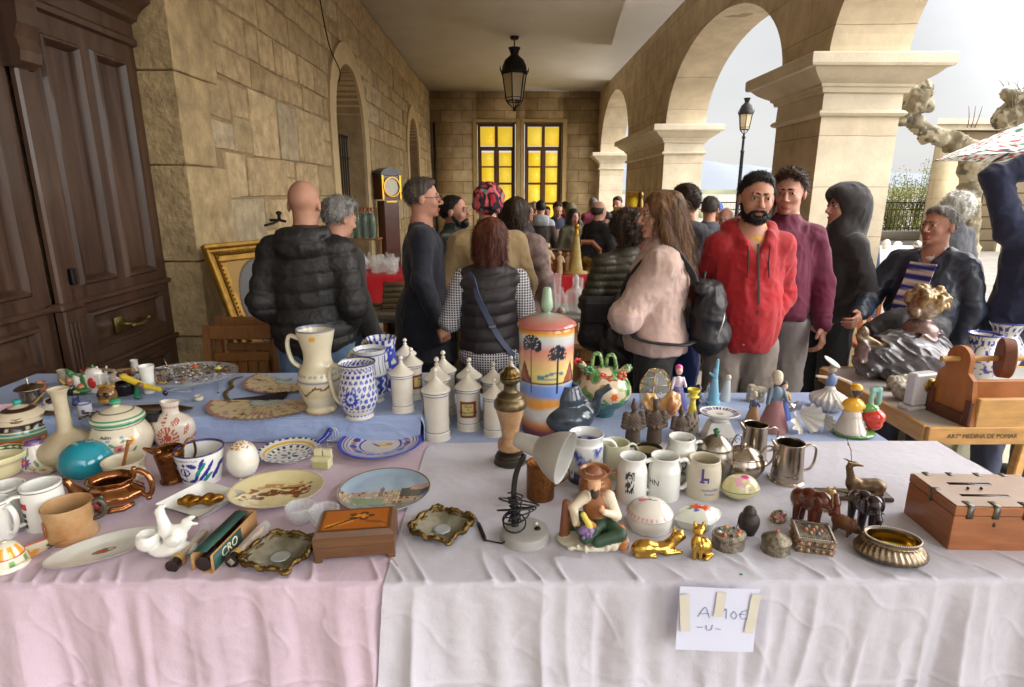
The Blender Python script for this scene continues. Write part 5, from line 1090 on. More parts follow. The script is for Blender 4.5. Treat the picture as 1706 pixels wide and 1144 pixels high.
def flower(s,z,cx,cz,R,n,inner=.55):
 a=np.arctan2(z-cz,s-cx);r=np.hypot(s-cx,z-cz);return r<R*(inner+(1-inner)*np.abs(np.cos(a*n/2)))
def plate(name,label,cx,cy,w,z,col,m=None,prof=None,rz=0,ell=1,h=.022,lift=.0,n=120,mm=90,tilt=0,cat='plate',cpy=0):
 """plate lying on the cloth, centred on the pixel; col(X, Y) in plate units (-1..1, Y away from the viewer)"""
 x,y=at(cx,cy,z+h*.7);R=w/2*dep(x,y,z+h)/FPX
 prof=prof or[(0,0),(.5,0),(.55,.15),(.75,.45),(1,1),(.985,1.12),(.74,.62),(.56,.32),(.3,.25),(0,.25)]
 pp=crom(np.array(prof)*np.array([R,h]),mm);g=lathe(pp,n,None,cap=False)
 k=np.arange(len(pp)).repeat(n);up=k>=int(mm*(.48))
 g.c=np.clip(np.where(up[:,None],col(g.v[:,0]/R,g.v[:,1]/R),np.array(S(222,218,208))),0,1);g.v[:,1]*=ell
 o=obj(name,g,m or m_gl,None,True,(x,y,z+lift),rz,label,cat);o.rotation_euler=(tilt,0,rz);return o,R
# ================================================================ WARES on the pink table
cr_=S3(214,200,172)
def c_pot1(s,z,r,v,P,R,H):
 c=np.tile(cr_,(len(s),1));c[(v<.30)]=S(176,96,42);c[(v<.3)&(np.sin(s/R*11)*np.cos(z/H*30)>.45)]=S(222,160,90);c[(v>.3)&(v<.42)]=S(60,140,116);c[(v>.35)&(v<.37)]=cr_
 c[(v>.43)&(v<.55)]=S(40,28,24);c[(v>.45)&(v<.53)&(np.sin(s/R*9)>.8)]=S(200,190,170);c[(v>.68)&(v<.72)]=cr_;c[(v>.78)&(v<.84)]=S(64,44,36);c[v>.88]=S(40,160,146);c[v<.06]=S(70,150,130);return c
pot('sugar_jar','squat lidded jar with orange, green and black bands and turquoise knob','jar',46,750,665,88,[(.72,0),(.93,.12),(1,.26),(.95,.42),(.84,.55),(.74,.63),(.78,.66),(.7,.72),(.5,.8),(.2,.86),(.09,.88),(.14,.93),(.12,.98),(.03,1)],m_gl,open_=False,col=c_pot1,solo=True,n=96)
pot('bottle_vase','tall beige long necked stoneware vase with crackled neck','vase',122,778,643,92,[(.55,0),(.88,.08),(1,.18),(.92,.28),(.55,.38),(.3,.44),(.24,.52),(.22,.75),(.24,.92),(.34,1)],mat('beige_stoneware',S(178,160,128),.35,var=.15,vs=14,col2=S(200,190,164)),solo=True,wall=.06)
# turquoise pomander
x,y,R,s=seat(146,800,84,.75,.6)
t=thing('flower_holder','turquoise egg shaped ceramic dome with round holes in its top','ornament',(x,y,.75));t.rotation_euler=(radians(-8),radians(8),0)
tq=mat('turquoise_glaze',S(30,138,156),.1,var=.08,vs=8,coat=.6)
obj('dome',lathe(crom([(0,0),(.7*R,0),(.96*R,.25*R),(R,.55*R),(.86*R,.95*R),(.5*R,1.28*R),(0,1.36*R)],30),48,cap=False),tq,t)
rg=G();hl=G()
for k in range(9):
 a=k*2*pi/8;th=radians(30) if k<8 else 0;th2=th;n_=np.array([sin(th)*cos(a),sin(th)*sin(a),cos(th)]);c_=np.array([.62*R*sin(th)/.5*cos(a)*.8,.62*R*sin(th)/.5*sin(a)*.8,1.34*R-.26*R*(th>0)])
 q=lathe([(.0,0),(.05*R,.0),(.075*R,.01*R),(.095*R,-.005*R)],14,cap=False);M_=np.array(Vector(n_).to_track_quat('Z','Y').to_matrix());q.v=q.v@M_.T+c_+n_*.012*R;rg.add(q)
 q=lathe([(0,.0),(.055*R,.0)],12,cap=False);q.v=q.v@M_.T+c_+n_*.024*R;hl.add(q)
obj('hole_rim',_nm(rg),m_cream,t);obj('hole',_nm(hl),m_black,t)
obj('base',lathe([(0,-.02*R),(.66*R,-.02*R),(.72*R,.02*R),(.7*R,.05*R)],40,cap=False),m_porc,t)
def c_tur(s,z,r,v,P,R,H):
 c=np.tile(S3(212,202,178),(len(s),1));g_=S(54,140,104);z_=v
 for a,b,q in((-.45,.34,(206,60,50)),(.05,.28,(226,160,50)),(.5,.3,(196,120,130)),(-.15,.38,(210,190,90)),(.85,.4,(226,160,50)),(-.9,.28,(226,160,50))):
  m_=flower(s/R,z/R,a,b*H/R,.17,6);c[m_]=S(*q);c[np.hypot(s/R-a,z/R-b*H/R)<.05]=S(120,70,30)
 for a,b,th in((-.25,.2,.5),(.3,.36,-.6),(-.65,.24,1),(.68,.42,.4),(.2,.16,0),(-.35,.42,2),(.95,.25,1),(-1.1,.33,.3)):c[ellm(s/R,z/R,a,b*H/R,.13,.045,th)]=S(84,130,72)
 for a,b in((.15,.44),(.6,.47),(-.5,.45)):c[ellm(s/R,z/R,a,b*H/R,.07,.05)]=S(120,150,196)
 c[(v>.59)&(v<.6)]=S(60,50,44);c[(v>.64)&(v<.69)]=g_;c[(v>.72)&(v<.735)]=g_;c[(v>.8)&(v<.815)]=S(70,60,50);c[v>.9]=g_;return c
c=pot('lidded_tureen','cream lidded jar painted with flowers, green bands on the lid','jar',210,772,663,94,[(.62,0),(.86,.1),(1,.28),(.97,.42),(.84,.54),(.76,.6),(.78,.63),(.86,.645),(.85,.69),(.7,.76),(.4,.83),(.14,.87),(.12,.9),(.2,.94),(.14,.98),(.03,1)],m_gl,open_=False,col=c_tur,n=120,mm=110)
tx=text('Adm.',.018,.0003,shear=.3);obj('lettering',on_cyl(tx,c['R']*.93,c['H']*.5,.1),m_ink if False else mat('dark_brown_glaze',S(50,38,30),.3),c['t'],False)
def c_flo(s,z,r,v,P,R,H):
 c=np.tile(S3(216,206,194),(len(s),1));o=S(178,84,46)
 a=np.arctan2(z/R-.55,s/R-.05);rr=np.hypot(s/R-.05,z/R-.55);c[(rr<.52)&(rr>.26)&(np.sin(a*16)>-.2)]=o;c[(rr<.18)]=o;c[(rr>.22)&(rr<.25)]=o
 for cx,cz,th in((-.1,1.35,1.6),(.5,1.25,.4),(-.75,1.0,2.4),(.95,.9,.9),(1.4,.5,.4),(-1.2,.5,2)):
  q=ellm(s/R,z/R,cx,cz,.28,.12,th);c[q&(np.sin((s/R*cos(th)+z/R*sin(th))*50)>-.4)]=o
 c[(v>.86)&(v<.92)&(np.sin(s/R*30)>0)]=o;return c
pot('floral_vase','flattened white flask vase with rust red chrysanthemums','vase',294,748,663,74,[(.6,0),(.82,.06),(.98,.25),(1,.45),(.88,.6),(.55,.7),(.38,.76),(.36,.86),(.44,1)],m_gl,col=c_flo,n=130,mm=110,ell=.62,solo=True,wall=.07)
c=pot('lustre_jug','small dark copper lustre cream jug beside the floral vase','jug',290,808,737,46,[(.72,0),(.86,.05),(.74,.12),(.8,.4),(.92,.65),(1,.85),(.95,.97),(1.0,1)],mat('embossed_lustre',S(116,72,34),.18,metal=.8,var=.35,vs=60,bump=1,bs=90,bdist=.004),wall=.1)
hndl(c,[(.9,.9),(1.3,1.12),(1.65,1.05),(1.7,.7),(1.3,.4),(.85,.3)],.006,m_lustre,ang=.7);obj('spout',sculpt([K((-c['R']*.8,0,c['H']*.86),(-c['R']*1.7,-.002,c['H']*1.0),.013,.005)],.002),m_lustre,c['t'])
def c_cub(s,z,r,v,P,R,H):
 c=np.tile(S3(222,222,216),(len(s),1));b=S(46,50,140);t_=S(30,130,120);S_,Z_=s/R,z/R;outer=r>R*.8
 q=(ellm(S_,Z_,-.25,.75,.26,.2)&~ellm(S_,Z_,-.25,.75,.18,.13))|ellm(S_,Z_,-.25,.75,.08,.12)|flower(S_,Z_,-.25,1.08,.1,4)|(np.abs(S_+.25)<.03)*(Z_<.6)*(Z_>.1);c[q&outer]=b
 for cx,cz,a_,b_,th,q_ in((-.5,.3,.2,.06,-.3,b),(0.02,.3,.2,.06,.4,b),(-.75,.55,.05,.2,0,b),(.3,.6,.06,.28,-.5,b),(.45,.85,.28,.06,.9,t_),(.62,.6,.3,.06,.8,b),(.7,.4,.28,.06,.7,t_),(.85,.9,.25,.05,1.0,b),(-.85,1.0,.15,.08,.2,b),(.1,1.05,.16,.07,-.3,b),(.5,1.1,.2,.05,1.1,b),(1.2,.6,.3,.08,.9,b),(-1.2,.6,.3,.08,-.9,t_),(1.5,.9,.2,.08,.3,b),(-1.5,.9,.2,.08,.3,b)):c[ellm(S_,Z_,cx,cz,a_*1.35,b_*1.5,th)&outer]=q_
 c[outer&(v<.12)&(np.sin(S_*14)>.1)]=b;c[(v>.135)&(v<.16)&outer]=b;c[(v>.975)]=S(60,50,110);return c
c=pot('painted_cup','white pot with blue foliage and the word CUBIERTOS round its rim','pot',340,810,731,78,[(.72,0),(.76,.06),(.86,.35),(.95,.7),(1,1)],m_gl,col=c_cub,n=150,mm=120,wall=.07)
tx=text('CUBIERTOS',.0125,.0003,1.1);obj('lettering',on_cyl(tx,c['R']*.985,c['H']*.89,-.1),mat('cobalt_ink',S(54,50,120),.3),c['t'],False)
def c_egg(s,z,r,v,P,R,H):c=np.tile(S3(222,218,206),(len(s),1));n_=vnoise(P,260,2);c[(v>.86)&(n_>.1)]=S(176,128,60);c[(v>.62)&(v<.635)]=S(150,146,136);return c
c=pot('egg_box','white porcelain egg box with gold speckles standing on little feet','box',408,796,734,51,[(.3,0),(.7,.1),(.95,.3),(1,.48),(.9,.7),(.65,.88),(.3,.98),(.02,1)],m_gl,open_=False,col=c_egg)
for a in(.4,2.5,4.6):obj('foot',ball(.006,8,(.5*c['R']*cos(a),.5*c['R']*sin(a),.0),rr=(.007,.007,.006)),m_porc,c['t'])
# plates
def c_pl9(X,Y):
 r=np.hypot(X,Y);a=np.arctan2(Y,X);c=np.tile(S3(220,218,206),(len(X),1));c[(r>.78)&(r<.86)]=S(214,176,60);c[(r>.94)&(np.sin(a*26)>0)]=S(40,52,130)
 c[(r>.6)&(r<.7)&(np.sin(a*18)>.2)]=S(44,54,110);c[(r>.42)&(r<.52)&(np.sin(a*14+1)>.3)]=S(150,130,90);c[(r>.71)&(r<.74)]=S(110,104,92)
 for k in range(7):c[ellm(X,Y,.2*cos(k),.2*sin(k*1.0),.12,.05,k)]=[S(60,74,130),S(150,120,60),S(90,120,90)][k%3]
 return c
o,R=plate('handled_plate','shallow dish with yellow ring and blue notched rim, blue knob handle',482,753,97,.75,c_pl9,h=.028)
g=tube([(R*.8,R*.55,.028),(R*1.0,R*.8,.04),(R*1.12,R*.95,.055)],[.006,.009,.012],10,8);obj('knob_handle',g.add(ball(.011,10,(R*1.14,R*.98,.06))),mat('cobalt_glaze',S(30,44,140),.12,coat=.5),o)
def c_pl11(X,Y):
 r=np.hypot(X,Y);a=np.arctan2(Y,X);c=np.tile(S3(206,196,190),(len(X),1));b=S(30,46,150);c[r>.93]=S(40,54,180);c[(r>.86)&(r<.9)]=S(120,80,110);c[(r>.8)&(r<.83)]=b
 ring=(r>.52)&(r<.8);c[ring]=S(196,190,196);k=11
 for j in range(k):t_=j*2*pi/k;c[ellm(X,Y,.66*cos(t_),.66*sin(t_),.12,.09,t_+pi/2)]=b;t_+=pi/k;c[ring&((X-.66*cos(t_))**2+(Y-.66*sin(t_))**2<.005)]=S(196,110,60)
 c[ring&(np.abs(np.sin(a*22)*np.cos(r*40))>.86)]=S(110,60,50);c[(r>.48)&(r<.53)]=b;c[(r>.43)&(r<.45)]=S(180,110,80)
 c[ellm(X,Y,.08,-.02,.2,.09,.2)]=S(214,176,50);c[ellm(X,Y,.2,.07,.09,.07)]=S(196,130,40);c[ellm(X,Y,-.12,.02,.14,.03,-.7)]=S(44,54,110);return c
plate('fruit_plate','large blue rimmed plate with orange and blue border and yellow fruit',634,738,134,.752,c_pl11,h=.024,n=180,mm=130,prof=[(0,0),(.42,0),(.44,.2),(.7,.55),(1,1),(.99,1.1),(.72,.78),(.48,.45),(.46,.4),(0,.36)])
def c_pl12(X,Y):
 r=np.hypot(X,Y);c=np.tile(S3(150,172,192),(len(X),1));c=c+np.clip(.35-Y,0,1)[:,None]*np.array([.12,.1,.06]);P=np.stack([X,Y,X*0],1);n1=vnoise(P,9,1)
 hor=-.05+.12*X+.08*vnoise(np.stack([np.floor(X*14)/14,X*0,X*0],1),30,4);tn=(Y<hor+.08)&(Y>-.52+.1*X);c[tn]=S(176,150,116);q=vnoise(np.stack([np.floor(X*16),np.floor(Y*10),X*0],1),1.7,2)
 c[tn&(q>.2)]=S(198,182,150);c[tn&(q<-.35)]=S(120,80,58);c[tn&(np.sin(X*90)>.75)&(np.sin(Y*60)>.2)]=S(70,54,46);c[(np.abs(X+.07)<.05)&(Y<.17)&(Y>-.2)]=S(126,100,78);c[(np.abs(X+.07)<.015)&(Y<.24)&(Y>0)]=S(110,84,70)
 c[(X>.35)&(Y<.16+.2*(X-.35))&(Y>-.2)]=S(70,66,48);c[(X>.55)&(Y<.3)&(Y>.1)]=S(176,140,120);lo=Y<-.52+.1*X;c[lo]=S(120,112,96);c[lo&(n1>0)]=S(130,142,100);c[(Y<-.3)&(np.abs(X+.3)<.35)&(Y>-.55)]=S(122,146,96);c[r>.975]=S(110,84,54);return c
plate('town_plate','wall plate with a painted view of a hillside town and castle',641,817,150,.75,c_pl12,h=.02,n=200,mm=170,prof=[(0,0),(.6,0),(.8,.3),(1,1),(.99,1.1),(.8,.62),(.6,.5),(.3,.45),(0,.45)])
def c_pl13(X,Y):
 P=np.stack([X*1.3,Y*2.2,X*0],1);n1=fbm(P,4,3,2);r=np.hypot(X,Y);c=np.tile(S3(214,202,156),(len(X),1));b=S(150,92,50);q=(np.abs(Y+.02-.1*X)<.34)&(np.abs(X)<.72);c[q&(n1>.12)]=b;c[q&(n1>.42)]=S(96,52,28);c[(np.abs(Y-.42)<.1)&(np.abs(X)<.5)&(n1>.15)]=S(186,142,90)
 for cx in(-.3,-.05,.2,.42):c[ellm(X,Y,cx,.02,.13,.09,.2)|ellm(X,Y,cx+.12,.13,.06,.05)]=S(110,62,34)
 c[r>.97]=S(196,184,140);return c
plate('horse_plate','cream oval plate printed in brown with galloping horses',461,817,149,.75,c_pl13,h=.024,n=160,mm=130,ell=.86,rz=.12)
def c_oval(X,Y):c=np.tile(S3(204,204,196),(len(X),1));c[ellm(X,Y,-.05,.0,.2,.17)]=S(110,110,80);c[ellm(X,Y,-.08,.0,.09,.1)]=S(176,70,70);c[ellm(X,Y,.06,.02,.05,.1)]=S(196,170,140);c[np.hypot(X,Y)>.97]=S(190,186,178);return c
plate('oval_plate','white oval porcelain dish with a tiny painted medallion',178,912,168,.75,c_oval,h=.014,ell=.5,rz=.62,n=120)
# doll furniture
x,y,R,s=seat(538,782,26,.75,.8);t=thing('doll_dresser','tiny cream doll sized dresser behind the horse plate','toy',(x,y,.75),-.1);cm=mat('cream_plastic',S(216,210,172),.4)
obj('body',box(-.03,.03,-.018,.018,0,.03,.002).add(box(-.032,.032,-.02,.02,.031,.036,.001)).add(box(-.03,-.002,.005,.018,.037,.06,.001)).add(box(.002,.03,.005,.018,.037,.06,.001)),cm,t,30)
obj('drawer',box(-.026,.026,-.0205,-.018,.004,.026,.001),mat('pale_olive_paint',S(176,174,120),.5),t,30)
x,y,R,s=seat(556,745,20,.75,.8);t=thing('toy_chair','tiny white wire doll chair on the blue cloth edge','toy',(x,y,.765),.3);g=G()
for k in range(5):g.add(tube([(-.02+.01*k,.015,.0),(-.02+.01*k,.012,.03),(-.01+.005*k,.0,.055)],.0012,5))
g.add(tube([(-.02,.015,0),(.02,.015,0),(.02,-.02,-.01),(-.02,-.02,-.01)],.002,5,closed=True));obj('frame',_nm(g),m_porc,t)
# crystal salt cellars
x,y,R,s=seat(523,882,90,.75,.5);t=thing('glass_cruet_dish','pressed clear glass double dish with scalloped ribs','dish',(x,y,.75),-.25)
for q in(-1,1):obj('bowl',lathe(cupprof([(.7,0),(.9,.3),(.95,.7),(1,1)],.16,.2)@np.eye(2) if False else np.array(cupprof([(.7,0),(.9,.3),(.95,.7),(1,1)],.16,.2))*np.array([R*.55,.048]),36,40,cap=False,flute=lambda A,z:1+.05*np.sign(np.sin(A*14))).tr(q*R*.5,0,0),m_glassd,t)
# rectangular tray with two gilt sweets
x,y=at(336,843,.75);t=thing('square_tray','white square porcelain tray holding two gold wrapped sweets','tray',(x,y,.75),-.42);w_=46*mpp(x,y)*1.08
def trayfn(u,v):a=(u-.5)*2;b=(v-.5)*2;m_=np.maximum(np.abs(a),np.abs(b));return a*w_,b*w_*.9,.004+.024*np.clip((m_-.72)/.28,0,1)**1.0
g=grid(24,24,trayfn);b_=g.copy();b_.v=b_.v-np.array([0,0,.004]);g.add(b_);g.add(G());obj('body',_nm(g),m_porc,t)
sw_g=mat('gilt_ribbon',S(176,128,34),.2,metal=.8,var=.5,vs=50,col2=S(96,56,26))
for q,(ox,oy,a) in enumerate(((-.025,-.01,.15),(.03,-.002,.3))):
 gx=lathe([(0,-.036),(.008,-.033),(.016,-.015),(.018,0),(.016,.015),(.008,.033),(0,.036)],20,24,cap=False,flute=lambda A,z:1+.12*np.sin(A*2+z*180));gx.rot('Y',pi/2).rot('Z',a);o=obj('wrapped_sweet',gx,sw_g,None,True,(x+ox,y+oy,.774));o['label']=('left' if q==0 else 'right')+' of the two gold and brown twisted sweets in the square tray';o['category']='sweet';o['group']='gold twisted sweets in the tray'
# copper lustre teapot
x,y,R,s=seat(196,860,98,.75,.6);t=thing('lustre_teapot','open copper lustre teapot with painted rose, spout and scroll handle','teapot',(x,y,.75),.1);H=.095
g=lathe(crom(np.array(cupprof([(.55,0),(.6,.1),(.55,.18),(.9,.35),(1,.5),(.95,.62),(.66,.8),(.72,.93),(.8,1)],.08,.12))*np.array([R,H]),60),48,cap=False,flute=lambda A,z:1+.035*np.cos(A*8));g.v[:,1]*=.8
obj('body',g,m_lustre,t)
obj('spout',sculpt([K((-R*.75,0,H*.4),(-R*1.15,0,H*.55),.02,.015,0,.02),K((-R*1.15,0,H*.55),(-R*1.42,0,H*.95),.015,.009,0,.02),K((-R*1.42,0,H*.95),(-R*1.62,0,H*.98),.009,.008,0,.01)],.003),m_lustre,t)
obj('handle',tube([(R*.72,0,H*.95),(R*.8,0,H*1.2),(R*1.1,0,H*1.15),(R*1.3,0,H*.85),(R*1.28,0,H*.5),(R*1.12,0,H*.35),(R*.95,0,H*.42)],[.007,.009,.007,.009,.007,.008,.006],10,24).add(ball(.009,8,(R*1.14,0,H*.28))).add(ball(.008,8,(R*.8,0,H*1.27))),m_lustre,t)
fl=G();cs=[]
def petal(ox,oz,r_,c_,n_=1):
 q=ball(r_,8,rr=(r_,.0015,r_*.8));yy=-R*.8*sqrt(max(.05,.98-(ox/R)**2))*(1.0 if oz<H*.62 else.86);q.tr(ox,yy-.001,oz);q.col(c_);fl.add(q)
for ox,oz,r_,c_ in((-.15,.45,.013,S(196,70,90)),(-.1,.5,.009,S(226,130,140)),(-.2,.5,.008,S(206,96,110)),(-.35,.6,.006,S(60,110,80)),(-.0,.58,.007,S(80,140,104)),(.12,.5,.006,S(214,176,50)),(.05,.4,.007,S(70,120,84)),(-.42,.48,.006,S(214,190,60)),(.0,.68,.006,S(110,160,110)),(.18,.38,.006,S(80,130,80)),(-.3,.36,.006,S(70,110,70)),(-.1,.66,.005,S(80,130,80))):petal(ox*R,oz*H,r_,c_)
obj('painted_rose',_nm(fl),m_gl,t)
for a in(.6,2.5,3.8,5.6):obj('foot',ball(.009,8,(.5*R*cos(a),.4*R*sin(a),.006)),m_lustre,t)
# left edge crocks and mugs
def c_bowl(s,z,r,v,P,R,H):c=np.tile(S3(222,214,168),(len(s),1));c[(r<R*.93)&(v>.8)&(np.sin(s/R*20)+np.sin(z/H*40)>-.6)]=S(30,84,66);return c
pot('cream_bowl','cream bowl with a dark green band inside at the left edge','bowl',6,800,739,80,[(.6,0),(.8,.2),(.84,.6),(.98,.8),(1,1)],m_gl,col=c_bowl,solo=True)
def c_sv(s,z,r,v,P,R,H):
 c=np.tile(S3(214,206,196),(len(s),1));S_,Z_=s/R,z/R;c[v>.9]=S(110,76,130);c[flower(S_,Z_,-.1,.7,.42,9)]=S(60,70,150);c[flower(S_,Z_,-.15,.75,.2,5)]=S(196,50,50);c[np.hypot(S_+.15,Z_-.75)<.07]=S(220,180,60);c[ellm(S_,Z_,.05,1.4,.1,.3,.1)]=S(110,150,110);c[ellm(S_,Z_,.6,.6,.1,.25,.4)]=S(96,140,100);return c
pot('small_vase','small white tapering vase with blue and red flower, purple rim','vase',67,786,729,50,[(.8,0),(.97,.12),(1,.25),(.85,.55),(.6,.85),(.5,1)],m_gl,col=c_sv,n=90,mm=80,solo=True,wall=.1)
g=grid(60,14,lambda u,v:((.2+.8*v)*(1+.1*np.sin(u*2*pi*9)*v)*.05*np.cos(u*2*pi),(.2+.8*v)*(1+.1*np.sin(u*2*pi*9)*v)*.035*np.sin(u*2*pi),.002+.03*v**1.6));g.c=np.where((np.hypot(g.v[:,0]/.05,g.v[:,1]/.035)>.93)[:,None],S3(176,134,60),S3(214,204,170));x,y,R,s=seat(80,797,60,.75,.6)
obj('shell_dish',g,m_gl,None,True,(x,y,.75),label='cream scalloped shell dish with gilt edge between the white mugs and small vase',cat='dish')
def mug(label,px,pyb,pyt,w,hx=None,m=m_porc,ring=None,taper=.94,z=.75,ang=0,prof=None,col=None,hr=.0075,hpts=None,mh=None,n=48,cat='mug',wall=.13):
 c=pot('mug' if cat=='mug' else cat,label,cat,px,pyb,pyt,w,prof or[(taper,0),(1,.05),(1,.5),(.97,.95),(.98,1)],m,z=z,wall=wall,col=col,n=n,mm=70)
 if ang is not None:hndl(c,hpts or[(.9,.85),(1.35,.88),(1.72,.7),(1.7,.42),(1.35,.2),(.92,.2)],hr,mh or m,ang)
 if ring:obj('rim_line',lathe([(c['R']*.985,c['H']*.93),(c['R']*1.005,c['H']*.935),(c['R']*1.005,c['H']*.945),(c['R']*.985,c['H']*.95)],48,cap=False),ring,c['t'])
 return c
m_line=mat('grey_rim_line',S(96,80,86),.3)
mug('white mug with a thin rim line at the far left, behind the front mug',25,880,795,56,ring=m_line,ang=None)
c=mug('white mug with a small red and black printed label',84,886,792,61,ring=m_line,ang=-2.2)
lg=G();q=grid(8,8,lambda u,v:((u-.5)*.03,(v-.5)*.018+.01,u*0+.0004));q.col(S(190,44,40));lg.add(q);
for k in range(3):q=grid(8,4,lambda u,v:((u-.5)*.017,(v-.5)*.012-.016-.016*k,u*0+.0004));q.col(S(54,52,56));lg.add(q)
lg=on_cyl(_nm(lg),c['R']*1.0,c['H']*.55,-.45);obj('printed_label',lg,m_gl,c['t'])
mug('white mug cut off by the left edge, its handle turned to the right',4,906,822,48,ring=m_line,ang=-.2)
stone=mat('salt_glazed_stoneware',S(190,160,118),.4,var=.2,vs=10,col2=S(150,100,54),bump=.2)
c=mug('beige stoneware mug with a round brown seal and dark handle',125,909,821,75,m=stone,ang=.35,mh=mat('dark_glazed_handle',S(74,64,58),.3),prof=[(.98,0),(1,.04),(.94,.3),(.95,.7),(1,1)],hr=.009,wall=.07,hpts=[(.9,.9),(1.25,.98),(1.45,.75),(1.3,.5),(.9,.42)])
g=ball(.018,16,rr=(.019,.004,.024));a=-.75;g.rot('Z',a);g.tr(c['R']*.95*sin(a),-c['R']*.95*cos(a),c['H']*.42);obj('seal',g,mat('amber_seal',S(150,84,30),.2,coat=.5,var=.4,vs=60),c['t'])
def c_bell(s,z,r,v,P,R,H):
 c=np.tile(S3(216,210,192),(len(s),1));a=np.arctan2(P[:,1],P[:,0]);c[(v>.5)&(v<.82)&(np.sin(a*9)>-.1)]=S(226,158,40);c[(v>.44)&(v<.5)]=S(190,70,40);c[(v<.4)&(v>.2)&(np.sin(a*7)>.6)]=S(110,150,80);return c
pot('painted_bell','white porcelain bell painted with orange fans at the left edge','bell',20,958,900,56,[(1,0),(.98,.2),(.85,.5),(.6,.78),(.3,.92),(.14,.95),(.13,1)],m_gl,col=c_bell,open_=False,solo=True)
x,y=at(66,922,.75);def_=lambda u,v:((u-.5)*.10*(1-.6*v),(v-.5)*.15,.003+.014*np.abs(u-.5)**2*4);g=grid(30,40,def_)
g.c=np.tile(S3(212,204,186),(len(g.v),1));g.c[flower(g.v[:,0],g.v[:,1],.0,-.02,.028,6)]=S(226,160,50);g.c[flower(g.v[:,0],g.v[:,1],.0,.035,.02,5)]=S(90,84,70);ed=np.abs(np.abs(g.v[:,0])-.05*(1-.6*(g.v[:,1]/.15+.5)))<.003;g.c[ed]=S(190,80,50)
obj('spoon_rest',g,m_gl,None,True,(x,y,.752),-.55,label='narrow painted dish with orange flowers between the bell and the stoneware mug',cat='dish')
# mortar bowl and spoon
c=pot('mortar_bowl','white handled bowl behind the copper teapot','bowl',213,806,751,66,[(.6,0),(.85,.3),(.95,.8),(1,1)],m_cream,wall=.12)
hndl(c,[(.9,.8),(1.3,.7),(1.2,.3),(.8,.3)],.006,m_cream,-.3)
x,y=c['x'],c['y'];o=obj('wooden_spoon',tube([(-.01,0,.02),(.004,0,.06),(.03,-.005,.125)],[.008,.005,.006],8,12),mat('oiled_spoon_wood',S(150,96,50),.4,bump=.2),None,True,(x,y,.76),label='small brown spoon standing in the white bowl',cat='spoon')
# white hen with egg cup
hen=[E((0,0,.14),(.42,.3,.16),k=.05),E((.18,0,.42),(.24,.2,.26),k=.1),K((.0,0,.55),(-.05,0,.95),.15,.09,0,.08),E((-.06,0,1.02),(.1,.08,.1),k=.04),E((-.0,0,1.13),(.09,.03,.05),k=.02),K((-.14,0,1.0),(-.2,0,.97),.03,.01,0,.01),E((-.12,0,.9),(.03,.03,.06),k=.02),E((.4,0,.62),(.2,.08,.12),k=.08,rot=rotm(0,-.7,0)),E((.5,0,.8),(.16,.05,.06),k=.05,rot=rotm(0,-.3,0)),E((.5,0,.68),(.17,.05,.05),k=.03),E((-.36,-.08,.4),(.24,.22,.26),k=.03),E((-.36,-.08,.6),(.19,.17,.24),sub=True,k=.01),E((.2,-.2,.4),(.16,.06,.14),k=.03),E((.45,.0,.1),(.15,.2,.1),k=.05)]
figure('hen_egg_cup','white porcelain hen with a broken egg shell cup','figurine',283,926,.75,hen,[S(222,222,216)],m_porc,84,rz=.1,disp=lambda P:.012*vnoise(P,9),hu=1.17)
# tubes and their torn box
def P3(px,py,z):x,y=at(px,py,z);return np.array((x,y,z))
def gtube(label,a,b,r,seal=False):
 t=thing('glass_tube',label,'tube',(0,0,0),0,'glass tubes with dark caps');A=P3(*a,.75+r);B_=P3(*b,.75+r);d=(B_-A)/np.linalg.norm(B_-A)
 obj('cap',tube([A,A+d*.03],r,24),mat('dark_bakelite',S(34,22,20),.15,coat=.4),t,40);obj('band',tube([A+d*.018,A+d*.034],r*1.04,24),mat('gilt_paper_band',S(176,142,84),.5,var=.3,vs=90),t,40)
 obj('tube',tube([A+d*.035,B_],r*.9,20),m_glass,t,40);obj('wadding',tube([A+d*.04,A+d*.07,B_-d*.01],[r*.6,r*.5,r*.45],12,14).noise(.004,60),mat('amber_straw',S(176,146,110),.7,bump=.5,var=.4,vs=40),t)
 if seal:obj('paper_seal',tube([A-d*.001,A+d*.0004],r*.62,4),mat('grey_paper_seal',S(150,146,134),.8,var=.3,vs=120),t,False)
gtube('glass tube with black cap at the left of the torn green box',(286,944),(345,880),.0165);gtube('glass tube with black cap and paper seal right of the torn box',(385,936),(442,875),.017,True)
A=P3(336,940,.775);B_=P3(413,862,.775);d=B_-A;d[2]=0;Ln=np.linalg.norm(d);d/=Ln;sdv=np.array((d[1],-d[0],0));t=thing('torn_box','torn green and tan cardboard box with white lettering, a capped tube inside','box',(0,0,0))
def tb(x0,x1,y0,y1,z0,z1):g=box(x0,x1,y0,y1,z0,z1);g.v=A*np.array([1,1,0])+g.v[:,:1]*sdv+g.v[:,1:2]*d+np.array([0,0,.75])+g.v[:,2:]*np.array([0,0,1.]);return g
grn=mat('faded_green_print',S(40,78,70),.6,var=.25,vs=60);tan=mat('torn_cardboard',S(170,128,82),.85,var=.25,vs=40,bump=.5,bs=80)
w=.026;obj('box_tray',_nm(tb(-w,w,0,Ln,.001,.003).add(tb(-w,-w+.002,0,Ln,.003,.05)).add(tb(w-.002,w,0,Ln,.003,.05)).add(tb(-w,w,Ln-.002,Ln,.003,.05))).noise(.0012,60),tan,t,False)
g=tb(-w-.001,w*.35,.012,Ln*.95,.0505,.052);g.add(tb(-w-.0012,-w-.0002,.01,Ln*.7,.004,.05));obj('box_lid',_nm(g).noise(.0012,50),grn,t,False);obj('side_label',_nm(tb(w+.0002,w+.0014,.008,Ln*.62,.004,.046)),grn,t,False)
